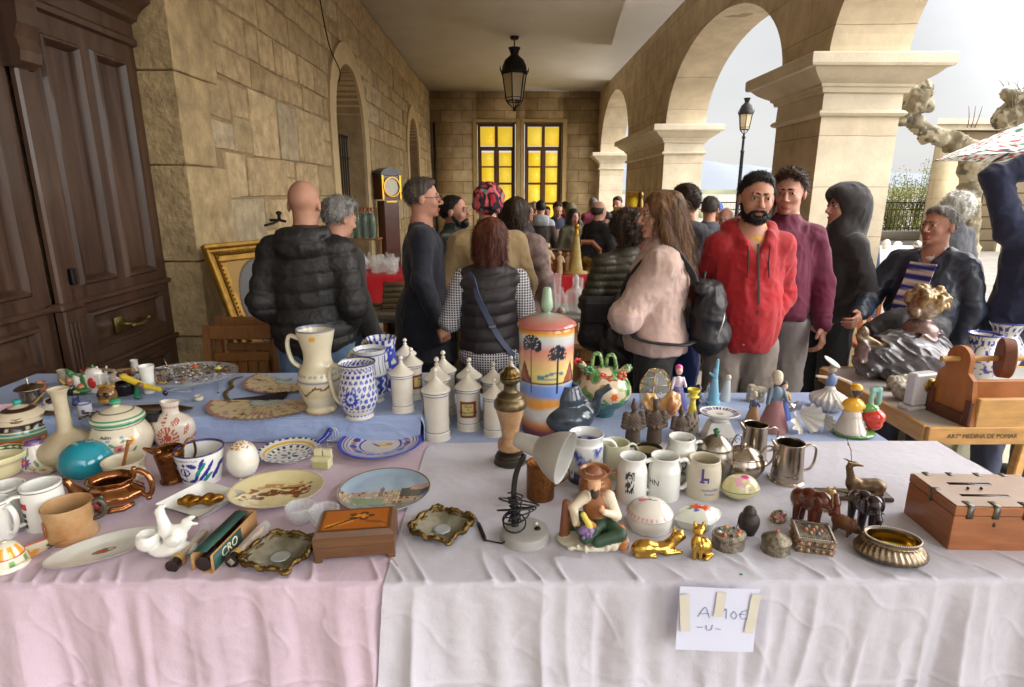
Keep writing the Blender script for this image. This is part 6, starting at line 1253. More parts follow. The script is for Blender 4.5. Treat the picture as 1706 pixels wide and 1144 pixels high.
tx=text('CRO',.034,.0004);tx.v=tx.v@np.array([[0,1,0],[0,0,1],[1,0,0]]).astype(float) if False else np.stack([tx.v[:,2]*1,tx.v[:,0],tx.v[:,1]],1);tx.v=A*np.array([1,1,0])+(tx.v[:,:1]+w+.0018)*sdv+(tx.v[:,1:2]+Ln*.36)*d+np.array([0,0,.776])+tx.v[:,2:]*np.array([0,0,1.]);obj('lettering',tx,mat('cream_print',S(214,208,180),.7),t,False)
obj('inner_tube',tube([A*np.array([1,1,0])+np.array([0,0,.773])+d*.004,A*np.array([1,1,0])+np.array([0,0,.773])+d*.05],.0195,24),mat('dark_bakelite'),t,40)
# rococo bronze trays
def tray(label,px,py,w,rz,hpx):
 x,y=at(px,py,.76);R=w/2*mpp(x,y);t=thing('bronze_tray',label,'tray',(x,y,.75),rz);n=200;a=np.linspace(0,2*pi,n,endpoint=False)
 rad=lambda a:1+.12*np.abs(np.cos(2*a))**3-.06*np.abs(np.sin(2*a))**2+.05*np.abs(np.sin(a*7))+.12*np.exp(-((np.abs(((a+pi/2)%(2*pi))-pi)-pi)/.13)**2)*1+.1*np.exp(-((np.abs(((a)%(2*pi))-pi)-pi)/.13)**2)
 pts=np.stack([R*.86*rad(a)*np.cos(a),R*.84*rad(a)*np.sin(a),.026+.004*np.sin(a*9)],1);rg_=tube(pts,.0065,8,closed=True);rg_.noise(.0035,90,3);rg_.add(tube(pts*np.array([.88,.88,.75]),.004,6,closed=True))
 for k in range(26):q=k*2*pi/26;j=int(q/(2*pi)*n);rg_.add(ball(.0055,7,pts[j]*np.array([1.0,1.0,1])+np.array([0,0,.003])))
 obj('rim',_nm(rg_),m_bronze,t);bw=grid(64,12,lambda u,v:(R*.84*v*rad(u*2*pi)*np.cos(u*2*pi),R*.82*v*rad(u*2*pi)*np.sin(u*2*pi),.004+.023*v**2.2));bw.v[:,2]+=.0012*fbm(bw.v,60,2)
 obj('dish',bw,mat('nacre_and_bronze',S(186,186,172),.16,metal=.35,var=1,vs=15,col2=S(112,102,72),bump=.3,bs=50),t);obj('mirror',lathe([(0,.0085),(R*.2,.009),(R*.27,.0095),(R*.28,.0075)],24,cap=False),mat('milky_nacre',S(186,196,196),.08,metal=.3,var=.1),t)
tray('ornate bronze rococo tray on the pink cloth beside the glass tubes',467,925,118,.5,90);tray('ornate bronze rococo tray on the white cloth left of the desk lamp',736,880,104,.3,80)
# marquetry music box
x,y=at(588,932,.75);t=thing('marquetry_box','small brown wooden box with orange marquetry lid and bracket feet','box',(x+.0,y+.055,.75),.12)
mb=mat('walnut_veneer',S(98,66,40),.35,var=.25,vs=4,stretch=(1,8,8),bump=.15,coat=.3);w,d,h=.1,.062,.082
g=box(-w,w,-d,d,.012,h*.52,.002);
for a in(-1,1):
 for b in(-1,1):g.add(box(a*w-.02 if a>0 else-w,w if a>0 else-w+.02,b*d-.02 if b>0 else-d,d if b>0 else-d+.02,0,.0125,.002))
obj('body',_nm(g),mb,t,30)
lid=G([(-w,-d,h*.54),(w,-d,h*.54),(w,d,h*.54),(-w,d,h*.54),(-w,-d,h*.85),(w,-d,h*.85),(w,d,h*.85),(-w,d,h*.85),(-w*.9,-d*.86,h),(w*.9,-d*.86,h),(w*.9,d*.86,h),(-w*.9,d*.86,h)],[(3,2,1,0),(0,1,5,4),(1,2,6,5),(2,3,7,6),(3,0,4,7),(4,5,9,8),(5,6,10,9),(6,7,11,10),(7,4,8,11),(8,9,10,11)]);obj('lid',lid,mb,t,20)
def inl(u,v):return(u-.5)*w*1.72,(v-.5)*d*1.6,h+.0006+u*0
g=grid(70,50,inl);X=g.v[:,0]/w;Y=g.v[:,1]/d;g.c=np.tile(S3(170,96,30),(len(X),1));g.c[flower(X,Y,.12,.2,.35,5)]=S(90,56,24);g.c[flower(X,Y,.12,.2,.2,6)]=S(206,130,40);g.c[ellm(X,Y,-.4,-.3,.4,.12,.5)]=S(206,136,40);g.c[dist_poly(X,Y,[(-.7,-.6),(-.2,-.1),(.1,.1)])<.04]=S(74,46,20);g.c[ellm(X,Y,.5,-.3,.3,.1,-.4)]=S(130,76,30);g.c[(np.abs(X)>.8)|(np.abs(Y)>.72)]=S(120,70,28);obj('marquetry',g,mat('marquetry_inlay',vc=True,rough=.25,coat=.4,var=.1),t)
# ================================================================ WARES on the white table
# desk lamp
x,y,R,s=seat(875,921,84,.75,1);t=thing('desk_lamp','grey gooseneck desk lamp with its black cord wound round the stem','lamp',(x,y,.7535));gp_=mat('silver_grey_paint',S(158,156,152),.35,var=.05,coat=.2)
obj('base',lathe(crom([(0,0),(R*.98,0),(R,.006),(R*.98,.018),(R*.93,.025),(R*.6,.029),(0,.03)],40),56,cap=False),gp_,t,60);obj('base_gasket',lathe([(R*.9,-.001),(R*1.02,0),(R*1.02,.004),(R*.98,.005)],56,cap=False),m_black,t)
obj('switch',lathe([(0,.034),(.007,.034),(.009,.03)],20,cap=False).tr(R*.5,-R*.1,0),m_black,t);obj('rating_sticker',box(R*.38,R*.52,R*.25,R*.42,.029,.0305),m_porc,t,False)
def L3(px,py,Y):q=aty(px,py,Y);return np.array((q[0]-x,Y-y,q[1]-.7535))
ys_=y+.02;stem=[np.array((-R*.42,.012,.028)),L3(857,850,ys_),L3(856,815,ys_),L3(861,785,ys_-.0),L3(873,758,ys_-.01)];obj('gooseneck',tube(stem,[.011,.009,.0075,.0075,.0075],12,40),m_black,t)
a_=L3(860,731,ys_-.01);b_=L3(940,762,ys_-.07);d=b_-a_;Ln=np.linalg.norm(d);q=lathe(crom([(0,-.002),(.014,0),(.02,.004),(.026,Ln*.38),(.029,Ln*.47),(.055,Ln*.75),(.068,Ln),(.0655,Ln),(.053,Ln*.75),(.026,Ln*.5),(0,Ln*.4)],60),40,cap=False);q.v=q.v@np.array(Vector(d).to_track_quat('Z','Y').to_matrix()).T+a_
obj('lamp_shade',q,gp_,t);cb=G();rg=np.random.default_rng(5)
hel=[(-R*.42+(.016+.006*sin(k*1.7))*cos(k*.9),.012+(.016+.006*cos(k*2.1))*sin(k*.9),.04+.0018*k) for k in range(46)];cb.add(tube(hel,.0022,6,160))
for k in range(5):c0=rg.normal(0,.008,2);cb.add(tube([(-R*.35+c0[0]+(.03+.006*k)*cos(a),c0[1]+.01+.026*sin(a),.045+.012*k+.014*sin(a+k)) for a in np.linspace(0,2*pi,12)[:-1]],.0022,6,40,closed=True))
jk=[np.array((-R*.5,-.02,.03)),np.array((-R*.9,-.035,.008)),L3(830,902,y-.03),L3(808,893,y-.02)];jk[2][2]=.004;jk[3][2]=.006;cb.add(tube(jk,.0022,6,24));obj('power_cord',_nm(cb),m_black,t)
j0,j1=jk[3],P3(793,862,.757)-np.array((x,y,.7535));obj('plug',tube([j0,j0+(j1-j0)*.15,j0+(j1-j0)*.7,j0+(j1-j0)*.75,j1],[.0045,.0065,.0055,.0018,.0015],10,16),m_black,t)
# pitted brass mug, oil lamp
c=mug('dark pitted copper mug with thin wire handle behind the desk lamp shade',900,838,762,47,m=mat('hammered_copper',S(120,76,38),.35,metal=.85,var=.35,vs=70,bump=1,bs=150,bdist=.004),prof=[(.96,0),(1,.02),(1,.97),(1.02,1)],hr=.0028,wall=.04,ang=.2,hpts=[(1,.85),(1.6,.9),(2.1,.72),(2.0,.5),(1,.28)])
gl_p=mat('cream_opaline',S(190,156,118),.25,vc=False,var=.3,vs=24,col2=S(150,104,66),coat=.3);br_=mat('aged_brass',S(104,90,66),.35,metal=.8,var=.3,vs=30)
x,y,R,s=seat(850,781,52,.75,.9);H=topz(856,615,y)-.75;t=thing('oil_lamp','old oil lamp with flared cream glass body, brass collar and burner','oil lamp',(x,y,.7535));V=lambda pr,m=40:crom(np.array(pr)*np.array([R,H]),m)
obj('base',lathe(V([(0,0),(1,0),(1.02,.02),(.98,.07),(.9,.075),(.88,.1),(.6,.12),(.5,.13)]),48,cap=False),mat('black_bronze',S(62,56,46),.4,metal=.5,bump=.2),t,50)
obj('glass_body',lathe(V([(.5,.13),(.78,.15),(.82,.19),(.75,.24),(.6,.27),(.55,.29),(.64,.4),(.8,.5),(.95,.58),(1,.6)]),48,cap=False),gl_p,t)
obj('collar',lathe(V([(1,.6),(1.05,.605),(1.04,.65),(.95,.68),(.85,.7),(.82,.72),(.6,.75),(.45,.77),(.42,.83),(.5,.85),(.62,.87),(.66,.9),(.6,.91),(.3,.92)]),48,cap=False),br_,t);bn=lathe(V([(.55,.9),(.6,.93),(.4,.96),(.3,1.0),(.12,1.01)]),32,cap=False,flute=lambda A,z:1+.12*np.sin(A*12));bn.add(ball(.006,8,(.3*R,0,H*.97))).add(box(-.003,.003,-.001,.001,H*.9,H*1.03));obj('burner',_nm(bn),m_bronze,t)
# steins and mugs
m_wp=m_porc
def c_delft(s,z,r,v,P,R,H):
 c=np.tile(S3(214,216,216),(len(s),1));n1=fbm(np.stack([s*1.0,z,z*0],1),38,4,3);q=(v<.8)&(v>.04);c[q&(n1>.05)]=S(150,162,200);c[q&(n1>.38)]=S(70,84,150);c[q&(v<.3)&(n1>-.2)]=S(52,58,96);c[q&(v<.12)]=S(40,42,60);return c
c=pot('stein','tall blue and white scenic stein with a thick white rim','stein',974,812,710,60,[(.98,0),(1,.03),(.97,.5),(.96,.78),(.86,.84),(.9,.92),(.98,1)],m_gl,col=c_delft,n=110,mm=100,wall=.1);hndl(c,[(.9,.84),(1.4,.82),(1.75,.68),(1.8,.45),(1.5,.25),(.95,.18)],.008,m_wp,.15)
c=mug('pale green cream mug behind the blue and white stein',1023,800,727,48,m=mat('celadon_cream',S(206,206,176),.2,var=.05,coat=.3),ang=.3,hr=.006)
c=mug('small dark mug with a cream inside between the white mugs',1077,800,736,48,m=mat('dark_brown_enamel',S(54,46,40),.25),ang=None,wall=.08);obj('inner_glaze',lathe(np.array([(.0,.1),(.84,.12),(.9,.6),(.92,.99)])*np.array([c['R'],c['H']]),40,cap=False),mat('straw_glaze',S(200,190,150),.2),c['t'])
steinp=[(1,0),(1.02,.03),(1,.6),(.97,.72),(.86,.84),(.84,.92),(.88,1)]
def sticker(c,ang,zc,w,h,fn,m,k=1.012,nn=26):
 g=grid(nn,nn,lambda u,v:((u-.5)*w,(v-.5)*h,u*0));X,Y=g.v[:,0]/w*2,g.v[:,1]/h*2;g.c=np.clip(fn(X,Y),0,1);return obj('printed_emblem',on_cyl(g,c['R']*k,c['H']*zc,ang),m,c['t'])
def emb(bg,fg,seed):
 def f(X,Y):
  c=np.tile(np.array(bg),(len(X),1));n1=vnoise(np.stack([X*3,Y*5,X*0],1),1.3,seed);m_=(n1>-.05)&(np.abs(X)<.9);c[m_]=fg;c[ellm(X,Y,0,.6,.6,.3)]=fg;c[ellm(X,Y,0,.55,.4,.18)]=bg;c[ellm(X,Y,-.15,.6,.1,.08)|ellm(X,Y,.15,.6,.1,.08)]=fg;return c
 return f
pw=S(222,222,216)
c3=mug('white stein with a grey cat like emblem at the back of the mug group',1130,812,719,50,hr=.007,ang=.1,prof=steinp);sticker(c3,-.05,.38,.03,.085,emb(pw,S(110,112,116),3),m_gl)
c1=mug('white stein with a grey printed emblem, leftmost of the front pair',1050,842,750,51,hr=.0085,ang=.15,prof=steinp);sticker(c1,-.35,.42,.03,.1,emb(pw,S(70,70,72),5),m_gl)
c2=mug('plain white stein with yellowed inside and bold letters at its left',1103,838,749,54,hr=.0085,ang=.1,prof=steinp);tx=text('HN',.024);obj('lettering',on_cyl(tx,c2['R']*1.01,c2['H']*.46,-.9),mat('black_print',S(44,44,50),.4),c2['t'],False)
bg_=mat('grey_beige_stoneware',S(196,186,166),.4,var=.05,vs=40);ink=mat('violet_print',S(74,66,130),.5)
c=mug('beige stoneware stein printed with blue gothic lettering',1168,836,752,57,m=bg_,ang=2.6,hr=.007,prof=[(1,0),(1.01,.03),(1,.6),(.96,.8),(.9,.92),(.9,1)])
for w_,z_,sz in(('renhelder',.33,.0155),('houten',.22,.0125)):tx=text(w_,sz,.0003,.9);obj('lettering',on_cyl(tx,c['R']*1.008,c['H']*z_,.1),ink,c['t'],False)
em=G();[em.add(grid(6,6,lambda u,v,a=a:(a[0]+(u-.5)*a[2],a[1]+(v-.5)*a[3],u*0))) for a in((-.012,.012,.007,.042),(-.002,0,.016,.008),(.005,-.004,.005,.016),(-.012,-.01,.014,.006))];obj('emblem',on_cyl(_nm(em),c['R']*1.008,c['H']*.62,-.15),ink,c['t'],False)
# brown pitcher behind the seated man
c=mug('brown glazed pitcher with a round handle behind the seated man figurine',990,842,770,54,m=mat('tan_glaze',S(160,106,62),.3,var=.15,vs=15,coat=.3),prof=[(.9,0),(1,.1),(1,.6),(.82,.75),(.8,.85),(.98,1)],ang=.1,hr=.008)
# seated man figurine
SK,BD,VS,WH,GR,BO,GP,YL,BS,TR=range(10)
fm=[E((0,0,.05),(.46,.3,.07),BS,.02),E((.2,-.12,.1),(.25,.16,.06),BS,.04),E((.05,.08,.45),(.17,.13,.22),VS,.04),K((-.1,.05,.62),(-.26,-.02,.5),.075,.06,WH,.03),K((-.26,-.02,.5),(-.24,-.16,.36),.06,.045,WH,.02),E((-.2,-.2,.33),(.035,.04,.05),SK,.01),K((.2,.05,.62),(.3,-.02,.38),.08,.065,WH,.03),K((.3,-.02,.38),(.12,-.14,.5),.06,.04,WH,.02),E((.08,-.15,.55),(.04,.04,.05),SK,.01),K((.1,0,.25),(-.12,-.22,.2),.1,.085,GR,.03),K((.2,0,.24),(.32,-.2,.22),.1,.08,GR,.03),K((.32,-.2,.22),(.02,-.26,.16),.08,.07,GR,.03),K((.34,-.12,.25),(.36,-.16,.08),.06,.07,BO,.02),E((.36,-.22,.08),(.07,.1,.05),BO,.02),E((-.12,-.2,.3),(.13,.1,.09),GR,.03),E((-.12,-.27,.32),(.1,.06,.06),GP,.02),K((-.16,-.22,.52),(-.08,-.26,.38),.035,.04,YL,.01),K((-.14,-.2,.45),(-.02,-.25,.38),.03,.03,BO,.01),E((.0,0,.82),(.085,.1,.12),SK,.02),E((.0,-.09,.8),(.02,.03,.03),SK,.01),E((.0,-.06,.73),(.055,.06,.09),BD,.02),E((-.02,.03,.93),(.14,.13,.06),SK,.02),E((-.02,.03,.95),(.19,.17,.025),TR,.01),E((-.01,.04,.99),(.1,.1,.05),TR,.02),K((-.36,.02,.08),(-.34,.05,.52),.07,.055,TR,.02),E((-.1,.12,.2),(.26,.1,.16),GR,.04)]
for k in range(9):fm.append(E((-.12+.05*cos(k*2.2),-.31+.02*sin(k),.3+.045*sin(k*1.3)),.024,GP,.004))
for k in range(8):fm.append(E((-.3+.09*k,-.26+.03*sin(k*2),.07),(.05,.03,.03),BS,.01,rotm(0,k,k)))
pal=[S(206,160,124),S(60,50,42),S(150,96,54),S(214,200,176),S(46,70,50),S(176,110,56),S(130,104,150),S(206,186,80),S(206,198,178),S(126,76,50)]
figure('seated_man_figurine','painted porcelain figurine of a bearded man in a hat sitting with fruit','figurine',986,908,.7535,fm,pal,m_mattp,124,hu=1.03,res=.0024)
# boxes of porcelain
c=pot('porcelain_box','round white porcelain box with a pink flower and dotted lid edge','box',1080,892,832,76,[(.86,0),(.96,.1),(1,.3),(.98,.5),(1.03,.54),(1.0,.6),(.75,.82),(.4,.95),(.05,1)],m_gl,open_=False,z=.7535,col=lambda s,z,r,v,P,R,H:mx_(mx_(mx_(np.tile(S3(222,216,206),(len(s),1)),(v>.57)&(v<.66)&(np.sin(s/R*32)>0),S(206,160,166)),ellm(P[:,0]/R,P[:,1]/R,-.3,.12,.2,.17)&(v>.6),S(214,120,150)),(dist_poly(P[:,0]/R,P[:,1]/R,[(-.2,.05),(.1,-.05),(.3,.0)])<.03)&(v>.6),S(110,110,96)),solo=True,n=96)
def c_dia(X,Y,Z):
 c=np.tile(S3(214,218,206),(len(X),1));q=Z>.6
 for a,b,r_,k in((-.1,.1,.3,(214,70,40)),(.25,-.1,.28,(214,76,44)),(.2,.35,.14,(80,96,170)),(-.4,.1,.14,(90,140,80)),(-.2,-.2,.13,(80,96,170)),(.5,.1,.12,(110,150,80)),(-.05,.4,.1,(226,170,60))):c[q&flower(X,Y,a,b,r_,6)]=S(*k)
 return c
x,y,R,s=seat(1160,893,84,.7535,.8);n=96;rows=[(0,.72),(.1,.8),(.4,.92),(.52,.97),(.56,1.0),(.6,.97),(.75,.85),(.9,.6),(1,.3),(1.01,0)];rr=crom([(a,b,0) for a,b in rows],40);v=[];a=np.arange(n)/n*2*pi;sq=1/(np.abs(np.cos(a))**1.35+np.abs(np.sin(a))**1.35)**(1/1.35)
for hz_,rr__,_ in rr:v+=list(zip(R*rr__*sq*np.sin(a)*1.08,-R*.8*rr__*sq*np.cos(a),[hz_*.055]*n))
f=[(i*n+j,i*n+(j+1)%n,(i+1)*n+(j+1)%n,(i+1)*n+j) for i in range(40) for j in range(n)];g=G(v,f);g.c=c_dia(g.v[:,0]/R,g.v[:,1]/R/.8,g.v[:,2]/.055);obj('porcelain_box',g,m_gl,None,True,(x,y,.7535),.25,'diamond shaped white porcelain box with red poppies on its lid','box')
c=pot('egg_shaped_box','yellow egg shaped porcelain box lying on its side with pink flowers','box',1231,834,793,64,[(.35,0),(.8,.2),(.99,.42),(1,.5),(.97,.58),(.75,.85),(.4,.98),(.02,1)],m_gl,open_=False,z=.7535,ell=.75,rz=.1,n=90,col=lambda s,z,r,v,P,R,H:mx_(mx_(mx_(np.tile(S3(206,202,150),(len(s),1)),(v>.47)&(v<.5),S(110,110,70)),(v>.6)&(vnoise(P,70,3)>.1)&(P[:,0]>-.5*R),S(214,160,176)),(v>.6)&ellm(P[:,0]/R,P[:,1]/R,.15,-.1,.22,.2),S(200,70,130)),solo=True)
# brass cats
cat1=[E((-.3,0,.2),(.3,.2,.19),k=.08),E((.1,0,.15),(.35,.17,.13),k=.1),E((.52,-.02,.4),(.16,.14,.14),k=.04),K((.35,0,.2),(.5,0,.34),.14,.12,0,.06),E((.42,0,.56),(.035,.03,.09),k=.02),E((.62,0,.5),(.05,.03,.05),k=.02,rot=rotm(0,.6,0)),E((.64,-.06,.37),(.06,.05,.05),k=.03),K((.2,-.14,.07),(.55,-.14,.06),.07,.05,0,.04),K((-.5,-.1,.07),(-.1,-.18,.05),.06,.05,0,.05)]
figure('brass_cat','shiny brass cat lying down with its head up','figurine',1092,924,.7535,cat1,[S(1,1,1)],m_gold,42,hu=.62,rz=.2)
cat2=[E((.08,.06,.28),(.26,.22,.27),k=.08),E((-.14,-.05,.42),(.16,.14,.3),k=.08),E((-.12,-.06,.86),(.18,.16,.15),k=.05),E((-.24,-.05,1.02),(.06,.04,.09),k=.02),E((-.0,-.05,1.02),(.06,.04,.09),k=.02),E((-.12,-.2,.82),(.07,.06,.05),k=.03),K((-.22,-.14,.4),(-.22,-.17,.04),.065,.06,0,.03),K((-.06,-.14,.4),(-.06,-.17,.04),.065,.06,0,.03),K((.3,-.05,.08),(.1,-.2,.05),.07,.06,0,.04)]
figure('brass_cat','shiny brass cat sitting upright with a small green sticker','figurine',1166,930,.7535,cat2,[S(1,1,1)],m_gold,62,hu=1.1)
# trinket boxes
def gems(c,n_,r_,z_,sz,cols,par):
 for q in cols:pass
 g=G()
 for k in range(n_):a=k*2*pi/max(1,n_-1);rr_=0 if k==n_-1 else r_;b=ball(sz,10,(rr_*cos(a),rr_*sin(a)*.8,z_),rr=(sz,sz,sz*.6));b.col(cols[k%len(cols)]);g.add(b)
 g.m=None;obj('cabochons',g,m_gl,par)
fil=mat('oxidised_filigree',S(84,72,60),.35,metal=.7,var=.6,vs=80,bump=1,bs=220,col2=S(170,160,140),bdist=.003)
c=pot('jewelled_box','oval dark filigree trinket box set with coloured stones','trinket box',1211,924,884,54,[(.94,0),(1,.05),(1,.6),(1.04,.62),(1.04,.8),(.9,.9),(.5,.98),(.02,1)],fil,open_=False,ell=.78,z=.7535);gems(c,9,c['R']*.62,c['H']*.95,.0065,[S(196,70,40),S(40,44,44),S(206,140,60),S(60,110,80),S(190,190,180)],c['t'])
g=G();[g.add(ball(.0018,6,(c['R']*1.0*cos(a),c['R']*.78*sin(a),c['H']*.86))) for a in np.linspace(0,2*pi,44)];obj('beading',_nm(g),m_silver,c['t'])
c=pot('silver_pill_box','round embossed silver box with a domed lid and coral bead on top','trinket box',1290,928,884,48,[(.92,0),(.96,.06),(.94,.45),(1,.5),(1,.58),(.9,.62),(.6,.78),(.2,.9),(.12,.94),(.1,1)],fil,open_=False,z=.7535);obj('bead',ball(.004,8,(0,0,c['H'])),mat('coral',S(206,90,50),.3),c['t'])
c=pot('owl_jar','small black rounded jar shaped like an owl with a topknot','ornament',1245,893,843,34,[(.6,0),(.7,.06),(.95,.3),(1,.5),(.85,.66),(.6,.72),(.62,.82),(.4,.95),(.1,1)],mat('dark_carved_resin',S(54,46,42),.5,var=.4,vs=120,bump=1,bs=160,bdist=.003),open_=False,z=.7535)
g=G();[g.add(tube([(-c['R']*.95,0,c['H']*.6),(-c['R']*1.1,0,c['H']*(.5-.05*k)),(-c['R']*1.1,.002*k,c['H']*(.3-.05*k))],.0007,4)) for k in range(5)];obj('tassel',_nm(g),m_black,c['t'])
x,y=at(1297,866,.7535);g=lathe(crom([(0,0),(.017,0),(.02,.004),(.02,.012),(.0205,.013),(.019,.017),(.01,.021),(0,.022)],30),50,cap=False);n1=vnoise(g.v,240,3);g.c=np.tile(S3(44,76,62),(len(g.v),1));g.c[n1>.25]=S(196,110,120);g.c[n1<-.35]=S(200,190,130);g.c[(g.v[:,2]>.011)&(g.v[:,2]<.0145)]=S(170,140,70)
o=obj('enamel_box',g,m_gl,None,True,(x,y,.7535),-.4,'tiny oval cloisonne enamel box propped beside the red elephant','trinket box');o.scale=(1,1.35,1);o.rotation_euler=(.25,0,-.9)
x,y=at(1366,925,.7535);t=thing('square_jewel_box','square dark trinket box studded with rows of round stones','trinket box',(x,y+.045,.7535),-.28);w,h=.047,.046;g=box(-w*.92,w*.92,-w*.92,w*.92,0,.019,.001).add(box(-w*.92,w*.92,-w*.92,w*.92,.021,.037,.001));obj('body',_nm(g),fil,t,30);obj('lid',box(-w,w,-w,w,.038,.043,.001),fil,t,30)
st=G()
for zz in(.01,.029):
 for k in range(5):
  q=-w*.75+k*w*.375
  for p in((q,-w*.93),(q,w*.93),(-w*.93,q),(w*.93,q)):b=ball(.0062,8,(*p,zz));b.col([S(150,104,60),S(176,130,100),S(110,80,50)][k%3]);st.add(b)
for k in range(7):b=ball(.0065,8,(.018*cos(k*1.05) if k<6 else 0,.018*sin(k*1.05) if k<6 else 0,.044));b.col([S(176,96,60),S(150,130,96),S(90,110,120)][k%3]);st.add(b)
obj('round_stones',_nm(st),m_gl,t)
g=G()
for q in(-1,1):[g.add(box(-w+.0045*k,-w+.0045*k+.0028,q*w*.9-.004,q*w*.9+.004,.0432,.0448)).add(box(q*w*.9-.004,q*w*.9+.004,-w+.0045*k,-w+.0045*k+.0028,.0432,.0448)) for k in range(21)]
obj('fretwork',_nm(g),m_silver,t,False)
x,y,R,s=seat(1477,950,106,.7535,.7);t=thing('silver_bowl','low oval silver bowl with spiral fluting and beaded rim','bowl',(x,y,.7535),-.35)
g=lathe(crom(np.array(cupprof([(.7,0),(.95,.12),(1.05,.3),(1,.5),(.86,.72),(.76,.8),(.78,.96),(.8,1)],.06,.12))*np.array([R,.058]),80),160,cap=False,flute=lambda A,z:1+.025*np.sin(A*34+z*120)*(z<.046));g.v[:,1]*=.72;obj('body',g,mat('antique_silver',S(140,126,106),.25,metal=1,var=.35,vs=20),t)
g=G();[g.add(ball(.0028,6,(.8*R*cos(a),.8*R*.72*sin(a),.0585))) for a in np.linspace(0,2*pi,80)[:-1]];obj('beaded_rim',_nm(g),m_silver,t);ib=lathe(crom([(0,.012),(.5*R,.013),(.7*R,.03),(.745*R,.052)],20),60,cap=False);ib.v[:,1]*=.72;obj('gilt_lining',ib,mat('gilt_lining',S(190,160,70),.15,metal=1,var=.2),t)
# ballot-like wooden box
bl0,fl0,zt=P3(1505,853,.7535),P3(1578,916,.7535),None;t=thing('wooden_box','reddish wooden box with two slots and metal straps in its pale lid','box',(0,0,0));dd=bl0-fl0;dp=np.linalg.norm(dd);dd/=dp;rt_=np.array((-dd[1],dd[0],0));rt_=rt_ if rt_[0]>0 else-rt_;Hh=topz(1590,843,fl0[1])-.7535
def wb(a0,a1,b0,b1,z0,z1,bev=.001):g=box(a0,a1,b0,b1,z0,z1,bev);g.v=fl0*np.array([1,1,0])+g.v[:,:1]*rt_+g.v[:,1:2]*dd+np.array([0,0,.7535])+g.v[:,2:]*np.array([0,0,1.]);return g
rw=mat('cherry_wood',S(158,98,58),.4,var=.2,vs=5,stretch=(2,2,12),bump=.15,coat=.2);W_=.3
obj('body',wb(0,W_,0,dp,0,Hh*.77,.0015),rw,t,30);obj('lid',wb(-.0005,W_+.0005,-.0005,dp+.0005,Hh*.785,Hh-.003,.0015),rw,t,30);obj('lid_panel',wb(.004,W_-.004,.004,dp-.004,Hh-.0025,Hh,.0005),mat('pale_worn_wood',S(186,160,140),.35,var=.15,vs=7,coat=.2),t,30)
g=G();g.add(wb(.06,.175,dp*.62,dp*.69,Hh,Hh+.0006,0)).add(wb(.05,.175,dp*.28,dp*.34,Hh,Hh+.0006,0));obj('slot',_nm(g),m_black,t,False);g=G();sm_=mat('dull_steel',S(110,104,94),.4,metal=.9)
for a in(.03,.095,.17,.24):obj('metal_strap',_nm(G().add(wb(a,a+.016,-.0022,dp*.14,Hh-.0002,Hh+.0012,0)).add(wb(a,a+.016,-.0022,.0,Hh*.72,Hh,0))),sm_,t,False);obj('metal_strap',wb(a,a+.016,dp*.9,dp+.0022,Hh-.0002,Hh+.0012,0),sm_,t,False)
obj('metal_strap',_nm(G().add(wb(-.0022,.02,dp*.47,dp*.53,Hh-.0002,Hh+.0012,0)).add(wb(-.0022,0,dp*.47,dp*.53,Hh*.72,Hh,0))),sm_,t,False);obj('keyhole',wb(.1,.106,-.0012,0,Hh*.55,Hh*.64,0),m_black,t,False)
g=G();[g.add(ball(.004,8,(fl0+rt_*a+dd*dp*.48)*np.array([1,1,0])+np.array((0,0,.7535+Hh+.004)))) for a in(.09,.125)];obj('knob',_nm(g),m_iron,t)
# silver jugs and sugar pots
jp=[(1,0),(1.02,.04),(.95,.08),(.9,.4),(.84,.8),(.84,.97),(.86,1)]
def jug(label,px,pyb,pyt,w,m):
 c=pot('silver_jug',label,'jug',px,pyb,pyt,w,jp,m,z=.7535,wall=.05);hndl(c,[(.86,.85),(1.4,.9),(1.75,.78),(1.72,.45),(1.45,.25),(.92,.22)],.0055,m,.1,.6);R,H=c['R'],c['H']
 obj('spout',sculpt([K((-R*.72,0,H*.88),(-R*1.15,0,H*1.05),.013,.004),E((-R*.5,0,H*1.03),(R*.5,R*.3,H*.1),0,.004,None,True)],.0022),m,c['t']);return c
jug('silver milk jug behind the lidded sugar pots',1252,775,699,46,m_silver);jug('large silver jug with square handle in front of the other jug',1308,810,727,54,m_silver)
def sug(label,px,pyb,pyt,w,m,knob):
 c=pot('sugar_pot',label,'sugar pot',px,pyb,pyt,w,[(.6,0),(.75,.05),(1,.3),(1,.48),(.88,.62),(.9,.66),(.7,.76),(.35,.86),(.08,.89)],m,open_=False,z=.7535,ell=.85)
 H=c['H'];obj('knob',lathe([(.003,H*.86),(.008,H*.92),(.011,H*.97),(.006,H),(0,H)],14,cap=False),knob,c['t']);hndl(c,[(.85,.62),(1.15,.85),(1.45,.8),(1.5,.5),(1.25,.3),(.95,.3)],.004,m,.1);hndl(c,[(.85,.62),(1.15,.8),(1.4,.7),(1.3,.4),(.95,.3)],.004,m,pi-.1);return c
sug('pewter sugar pot with a flower knob behind the beige stein',1186,806,714,62,m_pewter,mat('green_enamel',S(50,110,76),.2));sug('silver lidded sugar pot with scroll handles in front of the jugs',1232,803,737,74,m_silver,m_silver)
